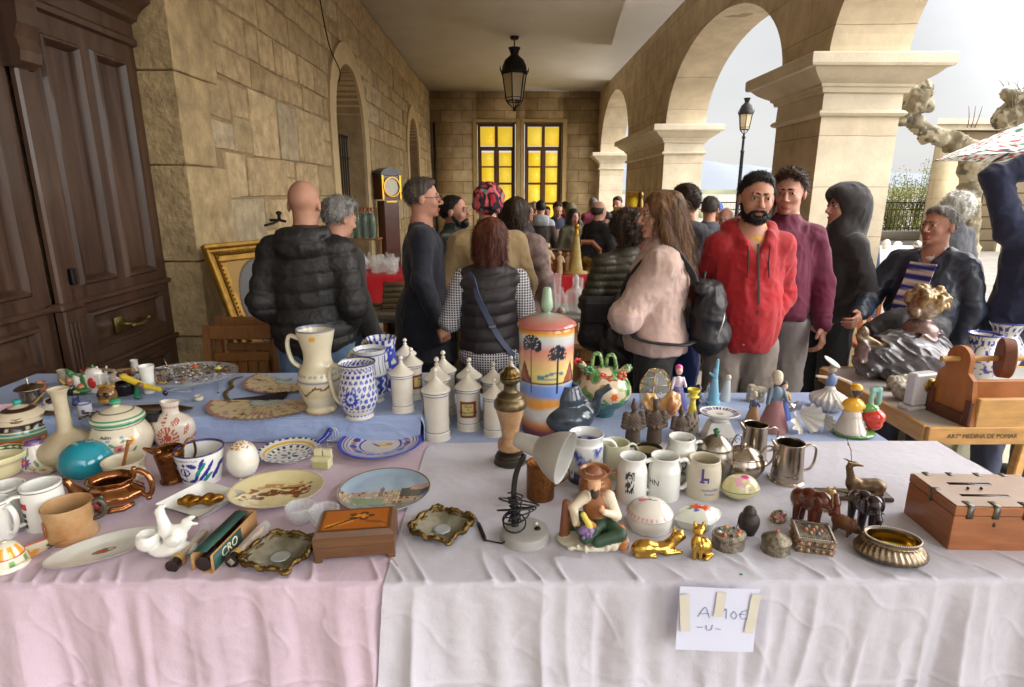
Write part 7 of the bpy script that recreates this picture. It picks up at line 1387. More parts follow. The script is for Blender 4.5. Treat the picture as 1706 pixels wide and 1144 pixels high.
# deer on its slab
dm=mat('cast_bronze',S(112,92,70),.35,metal=.75,var=.25,vs=50,bump=.4,bs=120)
x,y=at(1432,836,.7535);s=mpp(x,y);k=86*s/.93;t=thing('deer_statuette','bronze deer lying on a brown marble slab','statuette',(x,y+.03,.7535),-.08)
obj('slab',box(-62*s*1.0,58*s,-.03,.03,0,.014,.004),mat('brown_marble',S(74,54,44),.25,var=.3,vs=14,coat=.3),t,30)
dr_=[E((.25,0,.32),(.36,.17,.15),k=.05),E((.45,0,.3),(.2,.19,.17),k=.06),E((-.05,0,.35),(.17,.14,.18),k=.05),K((-.1,0,.4),(-.2,0,.75),.1,.07,0,.06),E((-.12,0,.83),(.12,.06,.065),k=.04),K((-.08,0,.83),(.08,0,.79),.05,.03,0,.02),K((-.05,-.1,.2),(-.4,-.14,.24),.045,.03,0,.03),K((-.4,-.14,.24),(-.6,-.14,.16),.03,.025,0,.01),K((-.4,-.14,.24),(-.2,-.1,.16),.028,.024,0,.01),K((.5,-.16,.2),(.2,-.2,.16),.05,.03,0,.03),K((-.2,.05,.88),(-.32,.08,.92),.025,.015,0,.01),K((-.2,-.05,.88),(-.3,-.09,.9),.025,.015,0,.01),K((-.17,0,.88),(-.22,0,1.15),.016,.014,0,.01),K((-.22,0,1.15),(-.34,0,1.4),.014,.013,0,.01),K((-.34,0,1.4),(-.24,0,1.62),.013,.006,0,.01),K((-.33,0,1.38),(-.36,0,1.6),.012,.006,0,.005),K((-.28,0,1.27),(-.36,0,1.3),.01,.006,0,.005),K((.6,0,.36),(.66,0,.3),.03,.02,0,.02)]
g=sculpt(dr_,.0026/k*1.6,pad=.03);g.v*=k/1.62*1.32;g.v[:,2]+=-.003;obj('deer',g,dm,t)
# small carved animals
def elephant(label,px,pyb,hpx,m,rz,trunk_up=True,lean=0):
 pr=[E((.1,0,.66),(.3,.22,.28),k=.08),E((.38,0,.78),(.19,.18,.2),k=.06),E((-.2,0,.58),(.18,.2,.24),k=.06),E((.34,-.2,.72),(.13,.035,.2),k=.02),E((.34,.2,.72),(.13,.035,.2),k=.02),K((-.25,0,.6),(-.35,0,.3),.025,.012,0,.01),K((.5,-.07,.66),(.68,-.08,.66),.025,.01,0,.005),K((.5,.07,.66),(.68,.08,.66),.025,.01,0,.005)]
 for a,b in((-.14,-.13),(-.14,.13),(.24,-.13),(.24,.13)):pr.append(K((a,b,.5),(a,b,.05),.1,.07,0,.04))
 tr=[(.5,0,.75),(.62,0,.55),(.72,0,.62),(.7,0,.85),(.66,0,1.02)] if trunk_up else[(.5,0,.75),(.6,0,.5),(.6,0,.25),(.55,0,.1)]
 for a,b in zip(tr[:-1],tr[1:]):pr.append(K(a,b,.08,.06,0,.03))
 figure('carved_elephant',label,'figurine',px,pyb,.7535,pr,[(0,0,0)],m,hpx,hu=1.05 if trunk_up else.92,rz=rz,res=.0022)
elephant('reddish carved wooden elephant with its trunk raised',1338,874,68,mat('redwood_polish',S(92,42,28),.2,var=.2,vs=30,coat=.5),-1.0);elephant('black wooden elephant seen nearly from the front',1430,878,60,mat('ebony_polish',S(42,30,32),.15,var=.2,coat=.5),-1.5,False)
pc=[E((0,0,.3),(.28,.2,.28),k=.06),E((.06,-.02,.66),(.2,.18,.17),k=.04),E((-.06,0,.84),(.06,.04,.1),k=.02),E((.18,0,.84),(.06,.04,.1),k=.02),E((.05,0,.05),(.34,.24,.07),k=.03),E((.3,.05,.2),(.12,.1,.12),k=.04)]
figure('onyx_cat','small carved yellow onyx cat with a brown base','figurine',1377,850,.7535,pc,[S(196,172,96)],mat('yellow_onyx',S(206,180,96),.25,var=.6,vs=40,col2=S(140,90,44),coat=.4),40,hu=.95)
pb=[E((0,0,.42),(.4,.22,.26),k=.06),E((.36,0,.36),(.2,.15,.17),k=.05),K((.45,0,.32),(.6,0,.26),.08,.06,0,.03),E((.3,-.12,.56),(.06,.03,.08),k=.02),E((.3,.12,.56),(.06,.03,.08),k=.02)]+[K((a,b,.3),(a,b,.04),.07,.045,0,.03) for a,b in((-.22,-.12),(-.22,.12),(.22,-.12),(.22,.12))]+[K((.5,q*.08,.3),(.58,q*.1,.4),.02,.006,0,.005) for q in(-1,1)]
figure('carved_boar','brown carved wooden boar tipped forward beside the square jewel box','figurine',1402,890,.7535,pb,[(0,0,0)],mat('walnut_carving',S(112,72,44),.4,var=.4,vs=40,bump=.4,bs=90),31,hu=.68,rz=-.9)
x,y=at(1235,957,.7535);obj('green_sticker',prism([(.004*cos(a),.004*sin(a)) for a in np.linspace(0,6.28,9)[:-1]],.7545,.7552).tr(x,y,0),mat('green_foil',S(40,150,90),.3),label='tiny green foil sticker on the white cloth above the price sheet',cat='sticker')
# ================================================================ WARES on the blue cloths
jarm=mat('apothecary_white',S(212,206,192),.15,var=.07,vs=16,coat=.5)
bl_l=mat('blue_line_glaze',S(76,92,150),.2)
def apoth(label,px,pyb,pyt,w,z,lab=None,la=0):
 x,y,R,s=seat(px,pyb,w,z,.95);H=topz(px,pyt,y)-z;t=thing('apothecary_jar',label,'jar',(x,y,z),0,'white apothecary jars with pointed lids');q=lambda p,m=44:crom(np.array(p)*np.array([R,H]),m)
 obj('body',lathe(q([(0,0),(.95,0),(.98,.015),(.98,.1),(.95,.115),(.93,.13),(.93,.3),(.93,.52),(.95,.6),(.98,.615),(.98,.65),(.9,.66)]),44,cap=False),jarm,t)
 ld=obj('lid',lathe(q([(.9,.662),(1.08,.665),(1.1,.68),(1.05,.7),(.8,.74),(.45,.8),(.22,.85),(.14,.88),(.2,.89),(.13,.905)]),44,cap=False),jarm,t);obj('finial',lathe(q([(.12,.9),(.1,.92),(.2,.945),(.2,.965),(.12,.99),(.02,1)],20),20,cap=False),jarm,t)
 b=G()
 for zz,r_,hh in((.63,.985,.006),(.125,.955,.004),(.675,1.1,.006)):obj('blue_line',lathe([(R*r_,H*(zz-hh)),(R*(r_+.012),H*zz),(R*r_,H*(zz+hh))],44,cap=False),bl_l,t)
 b.add(ball(R*.13,8,(0,0,H*.985),rr=(R*.13,R*.13,H*.014)));obj('blue_tip',_nm(b),bl_l,t)
 if lab:
  w_=R*1.35;h_=H*.27;g=grid(20,16,lambda u,v:((u-.5)*w_,(v-.5)*h_,u*0));X,Y=g.v[:,0]/w_*2,g.v[:,1]/h_*2;e=np.maximum(np.abs(X)*1.0,np.abs(Y));g.c=np.where((e>.93)[:,None],S3(50,40,36),np.where((e>.78)[:,None],S3(150,56,44),np.where((e>.7)[:,None],S3(50,40,36),S3(196,176,110))));obj('paper_label',on_cyl(g,R*.945,H*.36,la),mat('label_paper',vc=True,rough=.5,var=.1,vs=60),t)
  for i_,(w__,zz) in enumerate(zip(lab,(.415,.365,.315))):
   if w__:tx=text(w__,H*.07 if i_!=1 else H*.04,.0003,shear=.2);obj('lettering',on_cyl(tx,R*.955,H*zz,la),mat('brown_ink',S(70,40,26),.5),t,False)
 return t
jl=[('white jar without visible label, nearest at the front of the blue low cloth',729,737,611,45,.747,None,0),('white jar with a red framed label facing the viewer',781,719,612,42,.747,('Rain','de','Rhapontica'),.05),('white jar just left of the oil lamp',824,729,628,38,.747,None,0),('white jar on the raised cloth beside the blue jugs',672,689,592,39,.85,None,0),('white jar on the raised cloth with its label turned right',688,668,578,36,.85,('','',''),.9),('rearmost white jar on the raised cloth',678,648,563,34,.85,None,0),('white jar standing second behind the nearest unlabelled jar',731,712,594,42,.747,None,0),('white jar at the back left of the low blue cloth',741,693,583,40,.747,None,0),('white jar hidden behind the labelled jar',783,698,595,40,.747,None,0),('white jar behind the jar next to the oil lamp',822,704,602,38,.747,None,0),('white jar in the back row left of the palm tree jar',851,692,592,37,.747,None,0),('short white jar half hidden by the oil lamp burner',838,712,619,34,.747,None,0)]
for q in jl:
 lb=q[6]
 if lb==('','',''):lb=None;tt=apoth(q[0],*q[1:6],('Sal','',''),q[7])
 else:apoth(q[0],*q[1:6],lb,q[7])
# palm tree jar
def c_palm(s,z,r,v,P,R,H):
 S_=s/R;n1=fbm(np.stack([S_*.6,v*3,v*0],1),2,3,2)*.02;q=v+n1;st_=[(0,(96,60,70)),(.06,(130,70,80)),(.12,(206,130,70)),(.2,(196,200,200)),(.27,(200,196,190)),(.3,(214,140,50)),(.36,(206,150,70)),(.4,(110,140,206)),(.5,(120,150,214)),(.52,(220,200,120)),(.62,(226,206,130)),(.72,(226,180,130)),(.82,(214,140,126)),(.88,(196,200,206)),(.93,(206,206,190)),(.96,(222,160,50)),(1,(196,110,60))]
 xs=[a for a,_ in st_];c=np.stack([np.interp(q,xs,[S(*b)[k] for _,b in st_]) for k in range(3)],1);z_=v
 for cx in(-.95,.95):m_=(np.abs(S_-cx)<(.72-z_)*1.8)&(z_>.51)&(z_<.72);c[m_]=S(120,64,56);m2=(np.abs(S_-cx+.1)<(.7-z_)*1.5)&m_;c[m2]=S(150,86,66)
 c[(np.abs(z_-.515)<.006)]=S(60,50,60);m_=(np.abs(z_-.6-.02*np.sin(S_*5))<.012)&(np.abs(S_-.1)<.5);c[m_]=S(90,130,150);c[(np.abs(z_-.56)<.01)&(np.abs(S_+.05)<.35)]=S(100,140,160)
 for cx,cz,w in((.35,.78,1),(-.62,.86,1.1),(1.8,.78,1),(-2.0,.8,1)):
  c[(np.abs(S_-cx)<.022)&(z_<cz)&(z_>.42)]=S(36,44,56);dx=(S_-cx);dz=(z_-cz)*H/R;rr=np.hypot(dx,dz);a=np.arctan2(dz+.12*dx*dx*3,dx);c[(rr<.36*w)&(np.abs(np.sin(a*8))>.22-.2*(rr<.12))&(dz>-.13-.25*np.abs(dx))]=S(36,46,60)
 return c
c=pot('palm_tree_jar','tall ceramic jar painted with a sunset, sailing boats and palm trees','jar',908,727,541,92,[(.8,0),(.86,.04),(.94,.3),(.98,.6),(1,.9),(1,.97),(.97,1)],m_gl,open_=False,z=.747,col=c_palm,n=170,mm=150)
def c_lid(s,z,r,v,P,R,H):t=np.clip(r/R,0,1)[:,None];return S3(150,176,160)*(1-t)**1+S3(196,110,100)*t**1.0*.9+.02
R,H=c['R'],c['H'];g=lathe(crom([(R*.98,H),(R*1.05,H+.002),(R*1.06,H+.008),(R*.95,H+.02),(R*.6,H+.036),(R*.2,H+.046),(R*.1,H+.05)],40),60,None,col=lambda u,v,r,z,P:c_lid(0,z,r,v,P,R,H),cap=False);obj('lid',g,m_gl,c['t']);obj('knob',lathe(crom([(R*.1,H+.048),(R*.22,H+.07),(R*.2,H+.1),(R*.13,H+.14),(0,H+.142)],16),20,cap=False),mat('pale_green_glaze',S(150,176,150),.15,coat=.5),c['t'])
# dark botijo
dkb=mat('blue_black_glaze',S(38,46,58),.18,var=.3,vs=14,coat=.5,col2=S(70,84,96))
x,y,R,s=seat(945,736,90,.747,.8);k=s*100;t=thing('dark_botijo','glossy blue black water jug with a cup neck, ring handle and bent spout','jug',(x,y,.747));u=R
g=sculpt([E((0,0,u*.72),(u*1.0,u*.95,u*.62),0,.02),K((-.0,0,u*1.2),(-.0,0,u*1.5),u*.42,u*.5,0,.02),K((-.0,0,u*1.5),(0,0,u*1.85),u*.56,u*.42,0,.01),B((0,0,u*2.4),(u*.8,u*.8,u*.42),0,.004,None,.001,True),E((0,0,u*1.98),(u*.28,u*.28,u*.3),0,.004,None,True),K((u*.5,0,u*1.35),(u*.85,0,u*1.2),u*.16,u*.14,0,.02),K((u*1.0,0,u*.95),(u*1.15,0,u*1.6),u*.2,u*.14,0,.015),K((u*1.15,0,u*1.6),(u*1.5,-.01,u*1.9),u*.14,u*.13,0,.01),E((u*1.6,-.01,u*1.97),u*.1,0,.002,None,True)],.003);obj('body',g,dkb,t)
obj('handle',tube([(-u*.45,0,u*1.75),(-u*.85,0,u*1.9),(-u*1.2,0,u*1.7),(-u*1.25,0,u*1.25),(-u*1.0,0,u*.85),(-u*.8,0,u*.7)],[.008,.011,.011,.01,.01,.011],10,26,flat=.7).add(tube([(-u*.95,0,u*1.85),(-u*.85,0,u*2.2)],[.008,.005],8)),dkb,t)
# green botijo with flowers and loops
x,y,R,s=seat(1003,700,94,.747,.6);u=R;t=thing('flower_botijo','round cream and green jug with modelled flowers and striped loop handles','jug',(x,y,.747))
def cg(P):
 S_=np.arctan2(P[:,0],-P[:,1]);z=P[:,2]/u;n1=vnoise(P,38,2);c=np.tile(S3(206,186,156),(len(P),1));c[(n1>.05)]=S(110,150,90);c[n1>.45]=S(56,110,64);dia=(np.abs(S_-.25)*.9+np.abs(z-.95)<.38);c[dia]=S(214,190,160);c[flower(S_,z,.25,.95,.16,6)]=S(206,100,40);c[(z<.75)&(n1<.1)]=S(76,120,120);c[(z>1.25)&(np.abs(n1)<.06)]=S(150,60,50);return c
g=sculpt([E((0,0,u*.95),(u,u*.95,u*.78),0,.02),K((0,0,u*.1),(0,0,u*.3),u*.4,u*.4,0,.03),E((0,0,u*1.55),(u*.55,u*.5,u*.2),0,.03)]+[K((u*a*.5,-u*.1,u*1.5),(u*a*.85,-u*.2,u*b),u*.12,u*.14,0,.01) for a,b in((-1,1.95),(-.65,1.75),(.9,1.8))],.003);g.c=cg(g.v);obj('body',g,m_gl,t)
def cst(g):g.c=np.where((np.sin(g.v[:,2]*420+g.v[:,0]*160)>0)[:,None],S3(60,116,70),S3(150,176,110));return g
for a,b in((-.3,2.2),(.2,2.15)):obj('loop_handle',cst(tube([(u*(a-.12),0,u*1.55),(u*(a-.1),0,u*b),(u*(a+.1),-.002,u*(b+.08)),(u*(a+.2),-.004,u*(b-.2)),(u*(a+.26),-.01,u*1.45)],.013,10,26,flat=.6)),m_gl,t)
fg=G();
for a,b,z,cc in((-.95,.1,1.95,S(206,60,60)),(-.1,-.55,1.55,S(206,60,50)),(.55,-.5,1.62,S(190,90,50)),(.8,-.2,1.8,S(60,120,70)),(-.6,-.4,1.8,S(60,120,70))):
 for j in range(6):q=ball(u*.09,7,(u*a+u*.1*cos(j),u*b,u*z+u*.1*sin(j)),rr=(u*.08,u*.05,u*.08));q.col(cc);fg.add(q)
obj('flower',_nm(fg),m_gl,t)
for q in range(1):obj('stand',lathe([(.035,-.0),(.045,.0),(.04,.03),(.03,.035)],30),m_bronze,t)
# glass terrarium box
x,y,R,s=seat(1089,686,56,.747,.8);t=thing('glass_terrarium','small faceted glass display box with brass edges','display box',(x,y,.747));H=topz(1089,617,y)-.747;g=G();gl=G();n=6;lv=[(R*.9,0),(R,H*.7),(R*.5,H)]
pt_=[[(r*cos(k*pi/3+.2),r*sin(k*pi/3+.2)*.9,z) for k in range(6)] for r,z in lv]
for i in range(3):
 for k in range(6):
  g.add(tube([pt_[i][k],pt_[i][(k+1)%6]],.0018,5))
  if i<2:g.add(tube([pt_[i][k],pt_[i+1][k]],.0018,5));gl.add(G([pt_[i][k],pt_[i][(k+1)%6],pt_[i+1][(k+1)%6],pt_[i+1][k]],[(0,1,2,3)]))
gl.add(G(pt_[2],[tuple(range(6))]));obj('brass_edges',_nm(g),m_gold,t);obj('glass',_nm(gl),m_glass,t,False);fg=G()
for k in range(16):q=ball(.006,7,(RNG.normal(0,R*.35),RNG.normal(0,R*.3),RNG.uniform(.01,H*.55)));q.col([S(150,40,40),S(206,170,90),S(60,90,150),S(180,170,160)][k%4]);fg.add(q)
obj('dried_flowers',_nm(fg),m_gl,t)
# terracotta warriors
def warrior(label,px,pyb,hpx,rz,crown):
 pr=[K((0,0,.1),(0,0,.45),.17,.15,0,.03),E((0,0,.6),(.19,.13,.2),0,.05),K((-.17,0,.74),(-.22,-.02,.48),.075,.06,0,.03),K((.17,0,.74),(.22,-.02,.48),.075,.06,0,.03),K((-.22,-.02,.48),(-.04,-.15,.45),.06,.05,0,.02),K((.22,-.02,.48),(.04,-.15,.45),.06,.05,0,.02),K((0,0,.75),(0,0,.85),.06,.05,0,.03),E((0,-.01,.92),(.075,.085,.1),0,.02),E((0,-.09,.91),(.015,.02,.03),0,.01)]
 pr+=[K((0,.02,.98),(0,.03,1.08),.05,.03,0,.01)] if not crown else[E((0,0,1.0),(.07,.05,.07),0,.01),K((-.05,0,1.0),(-.07,0,1.1),.025,.015,0,.01),K((.05,0,1.0),(.07,0,1.1),.025,.015,0,.01)]
 figure('terracotta_warrior',label,'statuette',px,pyb,.747,pr,[S(84,70,60)],mat('grey_brown_terracotta',S(88,74,64),.7,var=.2,vs=40,bump=.8,bs=160,bdist=.003),hpx,hu=1.1,rz=rz,disp=lambda P:.0045*np.sign(np.sin(P[:,2]*70))*np.sign(np.sin(np.arctan2(P[:,0],-P[:,1])*11))*((P[:,2]>.42)&(P[:,2]<.74)),res=.0024)
warrior('leftmost terracotta warrior with a plain topknot',1053,746,78,.1,False);warrior('middle terracotta warrior with a horned headdress',1089,742,76,-.15,True);warrior('right terracotta warrior half hidden behind the white stein',1131,742,64,0,False)
# ornaments behind them
lady=lambda sk,dr,tp:([K((0,0,.02),(0,0,.4),.22,.11,0,.03),E((0,0,.55),(.1,.08,.14),1,.04),E((0,0,.8),(.07,.07,.09),2,.02),E((0,.03,.85),(.08,.08,.08),3,.01),K((-.09,0,.64),(-.15,-.08,.45),.035,.03,1,.02),K((.09,0,.64),(.12,-.1,.5),.035,.03,1,.02)],[dr,tp,sk,S(90,70,56)])
p_,c_=lady(S(214,180,160),S(110,104,170),S(206,190,206));figure('lady_figurine','slim porcelain lady figurine in lilac and white with pink hair behind the peach shells','figurine',1127,682,.747,p_,c_[:3]+[S(206,90,150)],m_gl,70,hu=.92)
sh=[E((-.3,0,.55),(.3,.22,.42),0,.05,rotm(0,-.4,0)),E((.35,.05,.5),(.34,.26,.5),0,.05,rotm(0,.35,0)),E((.35,-.2,.55),(.18,.18,.3),1,.03),E((-.35,-.2,.6),(.14,.16,.25),1,.03,None,True)]
figure('peach_shell_vase','peach coloured shell shaped double vase','vase',1098,700,.747,sh,[S(206,166,110),S(196,130,80)],m_gl,46,hu=1.0,disp=lambda P:.02*np.sin(np.arctan2(P[:,0],P[:,2])*22))
def c_yv(s,z,r,v,P,R,H):c=np.tile(S3(214,196,60),(len(s),1));c[(v<.5)]=S(206,202,186);n1=vnoise(P,90,2);c[(v<.5)&(n1>.35)]=S(150,60,70);c[(v<.5)&(n1<-.45)]=S(90,120,80);c[(v>.5)&(n1>.5)]=S(226,214,140);return c
pot('bud_vase','slim yellow bud vase with a flared mouth and floral foot','vase',1150,724,645,27,[(.85,0),(1,.1),(.95,.3),(.5,.55),(.32,.72),(.4,.8),(.75,.84),(.42,.87),(.7,.95),(.78,1)],m_gl,z=.747,col=c_yv,n=60,mm=80,solo=True,wall=.15)
pot('black_finial','turned glossy black ornament like a chess piece','ornament',1160,690,640,17,[(1,0),(.9,.15),(.5,.3),(.9,.42),(.45,.5),(.85,.62),(.5,.7),(.8,.82),(.5,.95),(.1,1)],m_black,open_=False,z=.747,solo=True)
pot('perfume_bottle','tiny cut glass perfume bottle with a pointed stopper','bottle',1179,668,637,15,[(1,0),(1,.4),(.4,.5),(.5,.6),(.05,1)],m_glassd,open_=False,z=.747,solo=True)
fl_=[K((0,0,.02),(0,0,.5),.13,.07,0,.02),E((0,0,.06),(.16,.12,.06),0,.02),K((0,0,.5),(.03,0,.95),.06,.03,0,.02),K((0,0,.6),(-.12,0,.68),.04,.02,0,.02),E((-.0,0,.72),(.05,.05,.06),0,.02)]
figure('pale_blue_figurine','tall slender pale blue porcelain figure with raised point','figurine',1187,676,.747,fl_,[(0,0,0)],mat('pale_blue_porcelain',S(130,184,208),.2,coat=.4),74,hu=.98)
figure('white_nun_figurine','small white and grey porcelain figure right of the pale blue one','figurine',1207,668,.747,[K((0,0,.03),(.05,0,.7),.2,.1,0,.05),E((.07,0,.85),(.1,.1,.12),1,.03)],[S(196,200,200),S(206,190,170)],m_gl,42,hu=.97)
# blue and white ceramic scales
x,y,R,s=seat(1195,738,66,.747,.6);t=thing('ceramic_scales','white ceramic kitchen scale shape with a blue rayed dish','ornament',(x,y,.747),-.1)
g=G([(-.06,-.045,0),(.07,-.045,0),(.07,.045,0),(-.06,.045,0),(-.035,-.025,.07),(.035,-.025,.07),(.035,.025,.07),(-.035,.025,.07)],[(3,2,1,0),(0,1,5,4),(1,2,6,5),(2,3,7,6),(3,0,4,7),(4,5,6,7)]);obj('body',g,m_porc,t,20)
def c_sc(X,Y):r=np.hypot(X,Y);a=np.arctan2(Y,X);c=np.tile(S3(220,220,212),(len(X),1));c[(r>.62)&(r<.9)&(np.abs(np.sin(a*15))>.45)]=S(50,60,130);c[(r<.16)&(np.sin(a*8)>0)]=S(70,74,90);return c
pp=crom([(0,.072),(.03,.072),(.04,.088),(.07,.1),(.0745,.108),(.068,.106),(.04,.1),(0,.099)],60);g=lathe(pp,110,None,cap=False);g.c=c_sc(g.v[:,0]/.0745,g.v[:,1]/.0745);g.v[:,1]*=.8;obj('dish',g,m_gl,t);tx=text('Hecho a mano',.0085);tx=upright(tx).tr(0,-.034,.052);obj('lettering',tx,bl_l,t,False) if False else None
g=G();[g.add(tube([(-.05+.022*k+.008*cos(a),-.0462,.014+.008*sin(a)) for a in np.linspace(0,5,9)],.0012,5)) for k in range(6)];obj('blue_scrolls',_nm(g),bl_l,t)
# dolls
p_,c_=lady(S(206,190,170),S(150,104,104),S(96,112,130));figure('shawl_woman_figurine','porcelain woman in a headscarf, grey bodice and long rose skirt','figurine',1286,719,.747,p_,c_[:3]+[S(196,186,166)],m_mattp,96,hu=.93)
p_,c_=lady(S(206,190,170),S(176,136,96),S(90,96,120));figure('child_figurine','small porcelain child in an apron beside the rose skirted woman','figurine',1253,704,.747,p_,c_[:3]+[S(200,190,160)],m_mattp,50,hu=.93)
p_,c_=lady(S(206,176,150),S(60,80,150),S(206,150,70));figure('apron_figurine','small blue skirted porcelain figure behind the shawled woman','figurine',1301,698,.747,p_,c_,m_mattp,60,hu=.93)
x,y=at(1258,668,.747);g=sculpt([B((0,0,.03),(.035,.02,.03)),B((-.02,0,.06),(.014,.018,.016)),B((.02,0,.055),(.016,.018,.01)),B((0,-.02,.02),(.009,.01,.02),sub=True)],.003,disp=lambda P:.0016*vnoise(P,220));obj('stone_cottage',g,mat('rough_grey_model',S(170,162,146),.9,var=.4,vs=60,bump=.8,bs=200),None,True,(x,y,.747),label='rough grey model of a ruined stone cottage behind the child figurine',cat='ornament')
figure('glass_swan','small clear and silver glass bird behind the dolls','ornament',1312,690,.747,[E((0,0,.3),(.35,.2,.22),k=.05),K((-.2,0,.4),(-.15,0,.8),.08,.05,0,.05),E((-.08,0,.85),(.1,.06,.06),k=.02),K((.2,0,.35),(.4,0,.6),.1,.03,0,.05)],[(0,0,0)],m_silver,32,hu=.92)
# frilled shell dishes
def frill(label,px,py,w,rz,tl):
 x,y=at(px,py,.747);R=w/2*mpp(x,y,.747)
 def fn(u,v):a=(u-.5)*2*pi*.92;r=R*(.15+.85*v)*(1+.09*np.sin(a*11)*v);return r*np.sin(a),-R*.5+R*1.1*(1-v)**1.3*1.0+.004*np.sin(a*11)*v,R*.95+r*np.cos(a)*.92
 g=grid(140,14,fn);o=obj('frilled_shell',g,mat('bisque_white',S(212,208,200),.6,var=.05),None,True,(x,y+.02,.747),rz,label,'ornament');return o
frill('large white frilled bisque shell facing the viewer',1340,722,56,.1,0);frill('smaller white frilled bisque shell beside the large one',1373,719,34,-.3,0)
bal=[E((0,0,.16),(.3,.3,.06),0,.02),K((0,0,.22),(0,0,.34),.3,.1,0,.06),E((0,0,.52),(.1,.08,.13),1,.03),E((.0,0,.74),(.07,.07,.08),2,.02),E((-.02,.02,.86),(.17,.15,.025),3,.01,rotm(.3,.5,0)),K((.1,0,.58),(.32,-.05,.5),.03,.025,2,.02),K((-.1,0,.58),(-.3,-.05,.62),.03,.025,2,.02),K((.02,0,.1),(.03,0,-.1),.03,.02,2,.01)]
figure('lady_in_hat_figurine','white porcelain lady with a wide hat and fluted skirt','figurine',1378,682,.755,bal,[S(206,202,196),S(110,130,170),S(200,180,160),S(196,196,190)],m_mattp,82,hu=.95,disp=lambda P:.012*np.sin(np.arctan2(P[:,1],P[:,0])*18)*(P[:,2]<.36))
GL,RE,YE_,PK,BH,GN,FC=range(7)
tl=[E((0,0,.05),(.36,.28,.07),GN,.03),K((-.08,0,.12),(-.08,0,.35),.25,.16,GL,.04),E((-.08,0,.55),(.19,.14,.14),YE_,.04),E((-.05,0,.8),(.09,.09,.1),FC,.02),E((-.05,.02,.86),(.1,.1,.08),YE_,.01),E((.3,-.02,.35),(.2,.16,.15),RE,.03),E((.32,-.02,.22),(.14,.13,.12),RE,.03),E((.22,0,.5),(.16,.1,.09),GN,.02),K((.22,0,.5),(.22,0,.82),.04,.04,BH,.02),K((.22,0,.82),(.34,0,.84),.045,.045,BH,.03),K((.34,0,.84),(.36,0,.6),.045,.04,BH,.02),K((-.28,0,.5),(-.38,0,.62),.04,.03,GL,.02)]
figure('novelty_teapot','painted pottery lady with a yellow cap, big red fruit and pale blue handle','teapot',1421,727,.747,tl,[S(200,190,180),S(196,50,34),S(222,166,40),S(206,90,110),S(130,180,170),S(96,140,76),S(60,44,50)],m_gl,84,hu=.95)
x,y=at(1265,690,.747)
# ================================================================ WARES on the raised blue cloth
ZR=.852
jugc=mat('cream_talavera',S(206,198,172),.18,var=.08,vs=12,coat=.5)
def tj(label,px,pyb,pyt,w,prof,col,hpts,hm,ang=pi,hr=.011,lip=True,wall=.07,n=110,z=ZR,hcol=None):
 c=pot('pitcher',label,'pitcher',px,pyb,pyt,w,prof,m_gl,z=z,col=col,n=n,mm=110,wall=wall);hndl(c,hpts,hr,hm,ang,.75,col=hcol);return c
def c_big(s,z,r,v,P,R,H):
 S_=s/R;c=np.tile(S3(206,196,170),(len(s),1));c[np.abs(v-.47-.012*np.abs(np.sin(S_*5.5)))<.004]=S(130,150,130);c[(np.abs(v-.40)<.006)|(np.abs(v-.21)<.006)]=S(96,112,140);pn=(v>.215)&(v<.395)&(np.abs(S_)<.95);c[pn]=S(196,182,150)
 c[pn&(dist_poly(S_,v*2.4,[(-.8,.86),(-.45,.58),(.1,.84),(.5,.76),(.8,.88)])<.028)]=S(70,50,44);c[(v>.88)&(v<.95)&(np.abs(S_-.1)<.35)&(vnoise(P,60,2)>-.2)]=S(206,150,50);c[v>.985]=S(110,116,130);c[v<.03]=S(176,150,110);return c
tj('large cream pitcher with a zigzag panel and handle at the left',537,690,541,71,[(.72,0),(.74,.03),(.66,.07),(.78,.14),(.97,.28),(1,.38),(.9,.5),(.68,.6),(.64,.72),(.78,.88),(.88,1)],c_big,[(.75,.88),(1.2,.92),(1.35,.8),(1.2,.62),(.85,.54)],jugc)
def c_b1(s,z,r,v,P,R,H):
 S_,Z_=s/R,z/R;c=np.tile(S3(206,204,196),(len(s),1));b=S(34,52,160);body=(v>.2)&(v<.9);n=3.2;i=np.floor(Z_*n);a=S_*n+.5*(i%2);fx=a-np.floor(a)-.5;fz=Z_*n-i-.5;c[body&(fx**2+(fz*1.0)**2<.14)]=b;c[body&(fx**2+fz**2<.012)]=S(120,140,200);fl_=np.hypot(S_+.15,Z_-1.25);c[fl_<.5]=S(196,200,210);c[flower(S_,Z_,-.15,1.25,.48,14,.6)&(fl_>.2)]=b;c[(fl_<.1)]=b
 c[((v>.9)&(v<.95)|(v>.16)&(v<.2))&(np.sin(S_*24+Z_*30)>0)]=b;c[(v>.05)&(v<.075)&(np.sin(S_*20)>-.4)]=b;c[v>.985]=S(60,60,90);return c
jp1=[(.68,0),(.7,.03),(.6,.06),(.78,.13),(.97,.28),(1,.42),(.92,.6),(.84,.78),(.9,.94),(.97,1)]
tj('nearest blue jug with a dense blue scale and flower pattern',600,700,594,65,jp1,c_b1,[(.88,.88),(1.25,.92),(1.48,.76),(1.4,.5),(1.2,.3),(.85,.2)],jugc,pi-.15)
def c_b2(s,z,r,v,P,R,H):S_=s/R;c=np.tile(S3(200,202,200),(len(s),1));b=S(44,60,150);c[(v>.55)&(v<.9)&(np.abs(np.sin(S_*9))>.96)]=b;c[(v>.16)&(v<.5)&(np.abs(np.sin(S_*6+np.sin(v*40)*.6))>.5)]=b;c[(np.abs(v-.52)<.015)|(np.abs(v-.92)<.01)|(np.abs(v-.56)<.005)]=b;return c
tj('middle white and blue striped jug behind the nearest blue jug',621,672,574,56,jp1,c_b2,[(.88,.88),(1.2,.92),(1.4,.76),(1.3,.5),(.85,.3)],jugc,pi-.3)
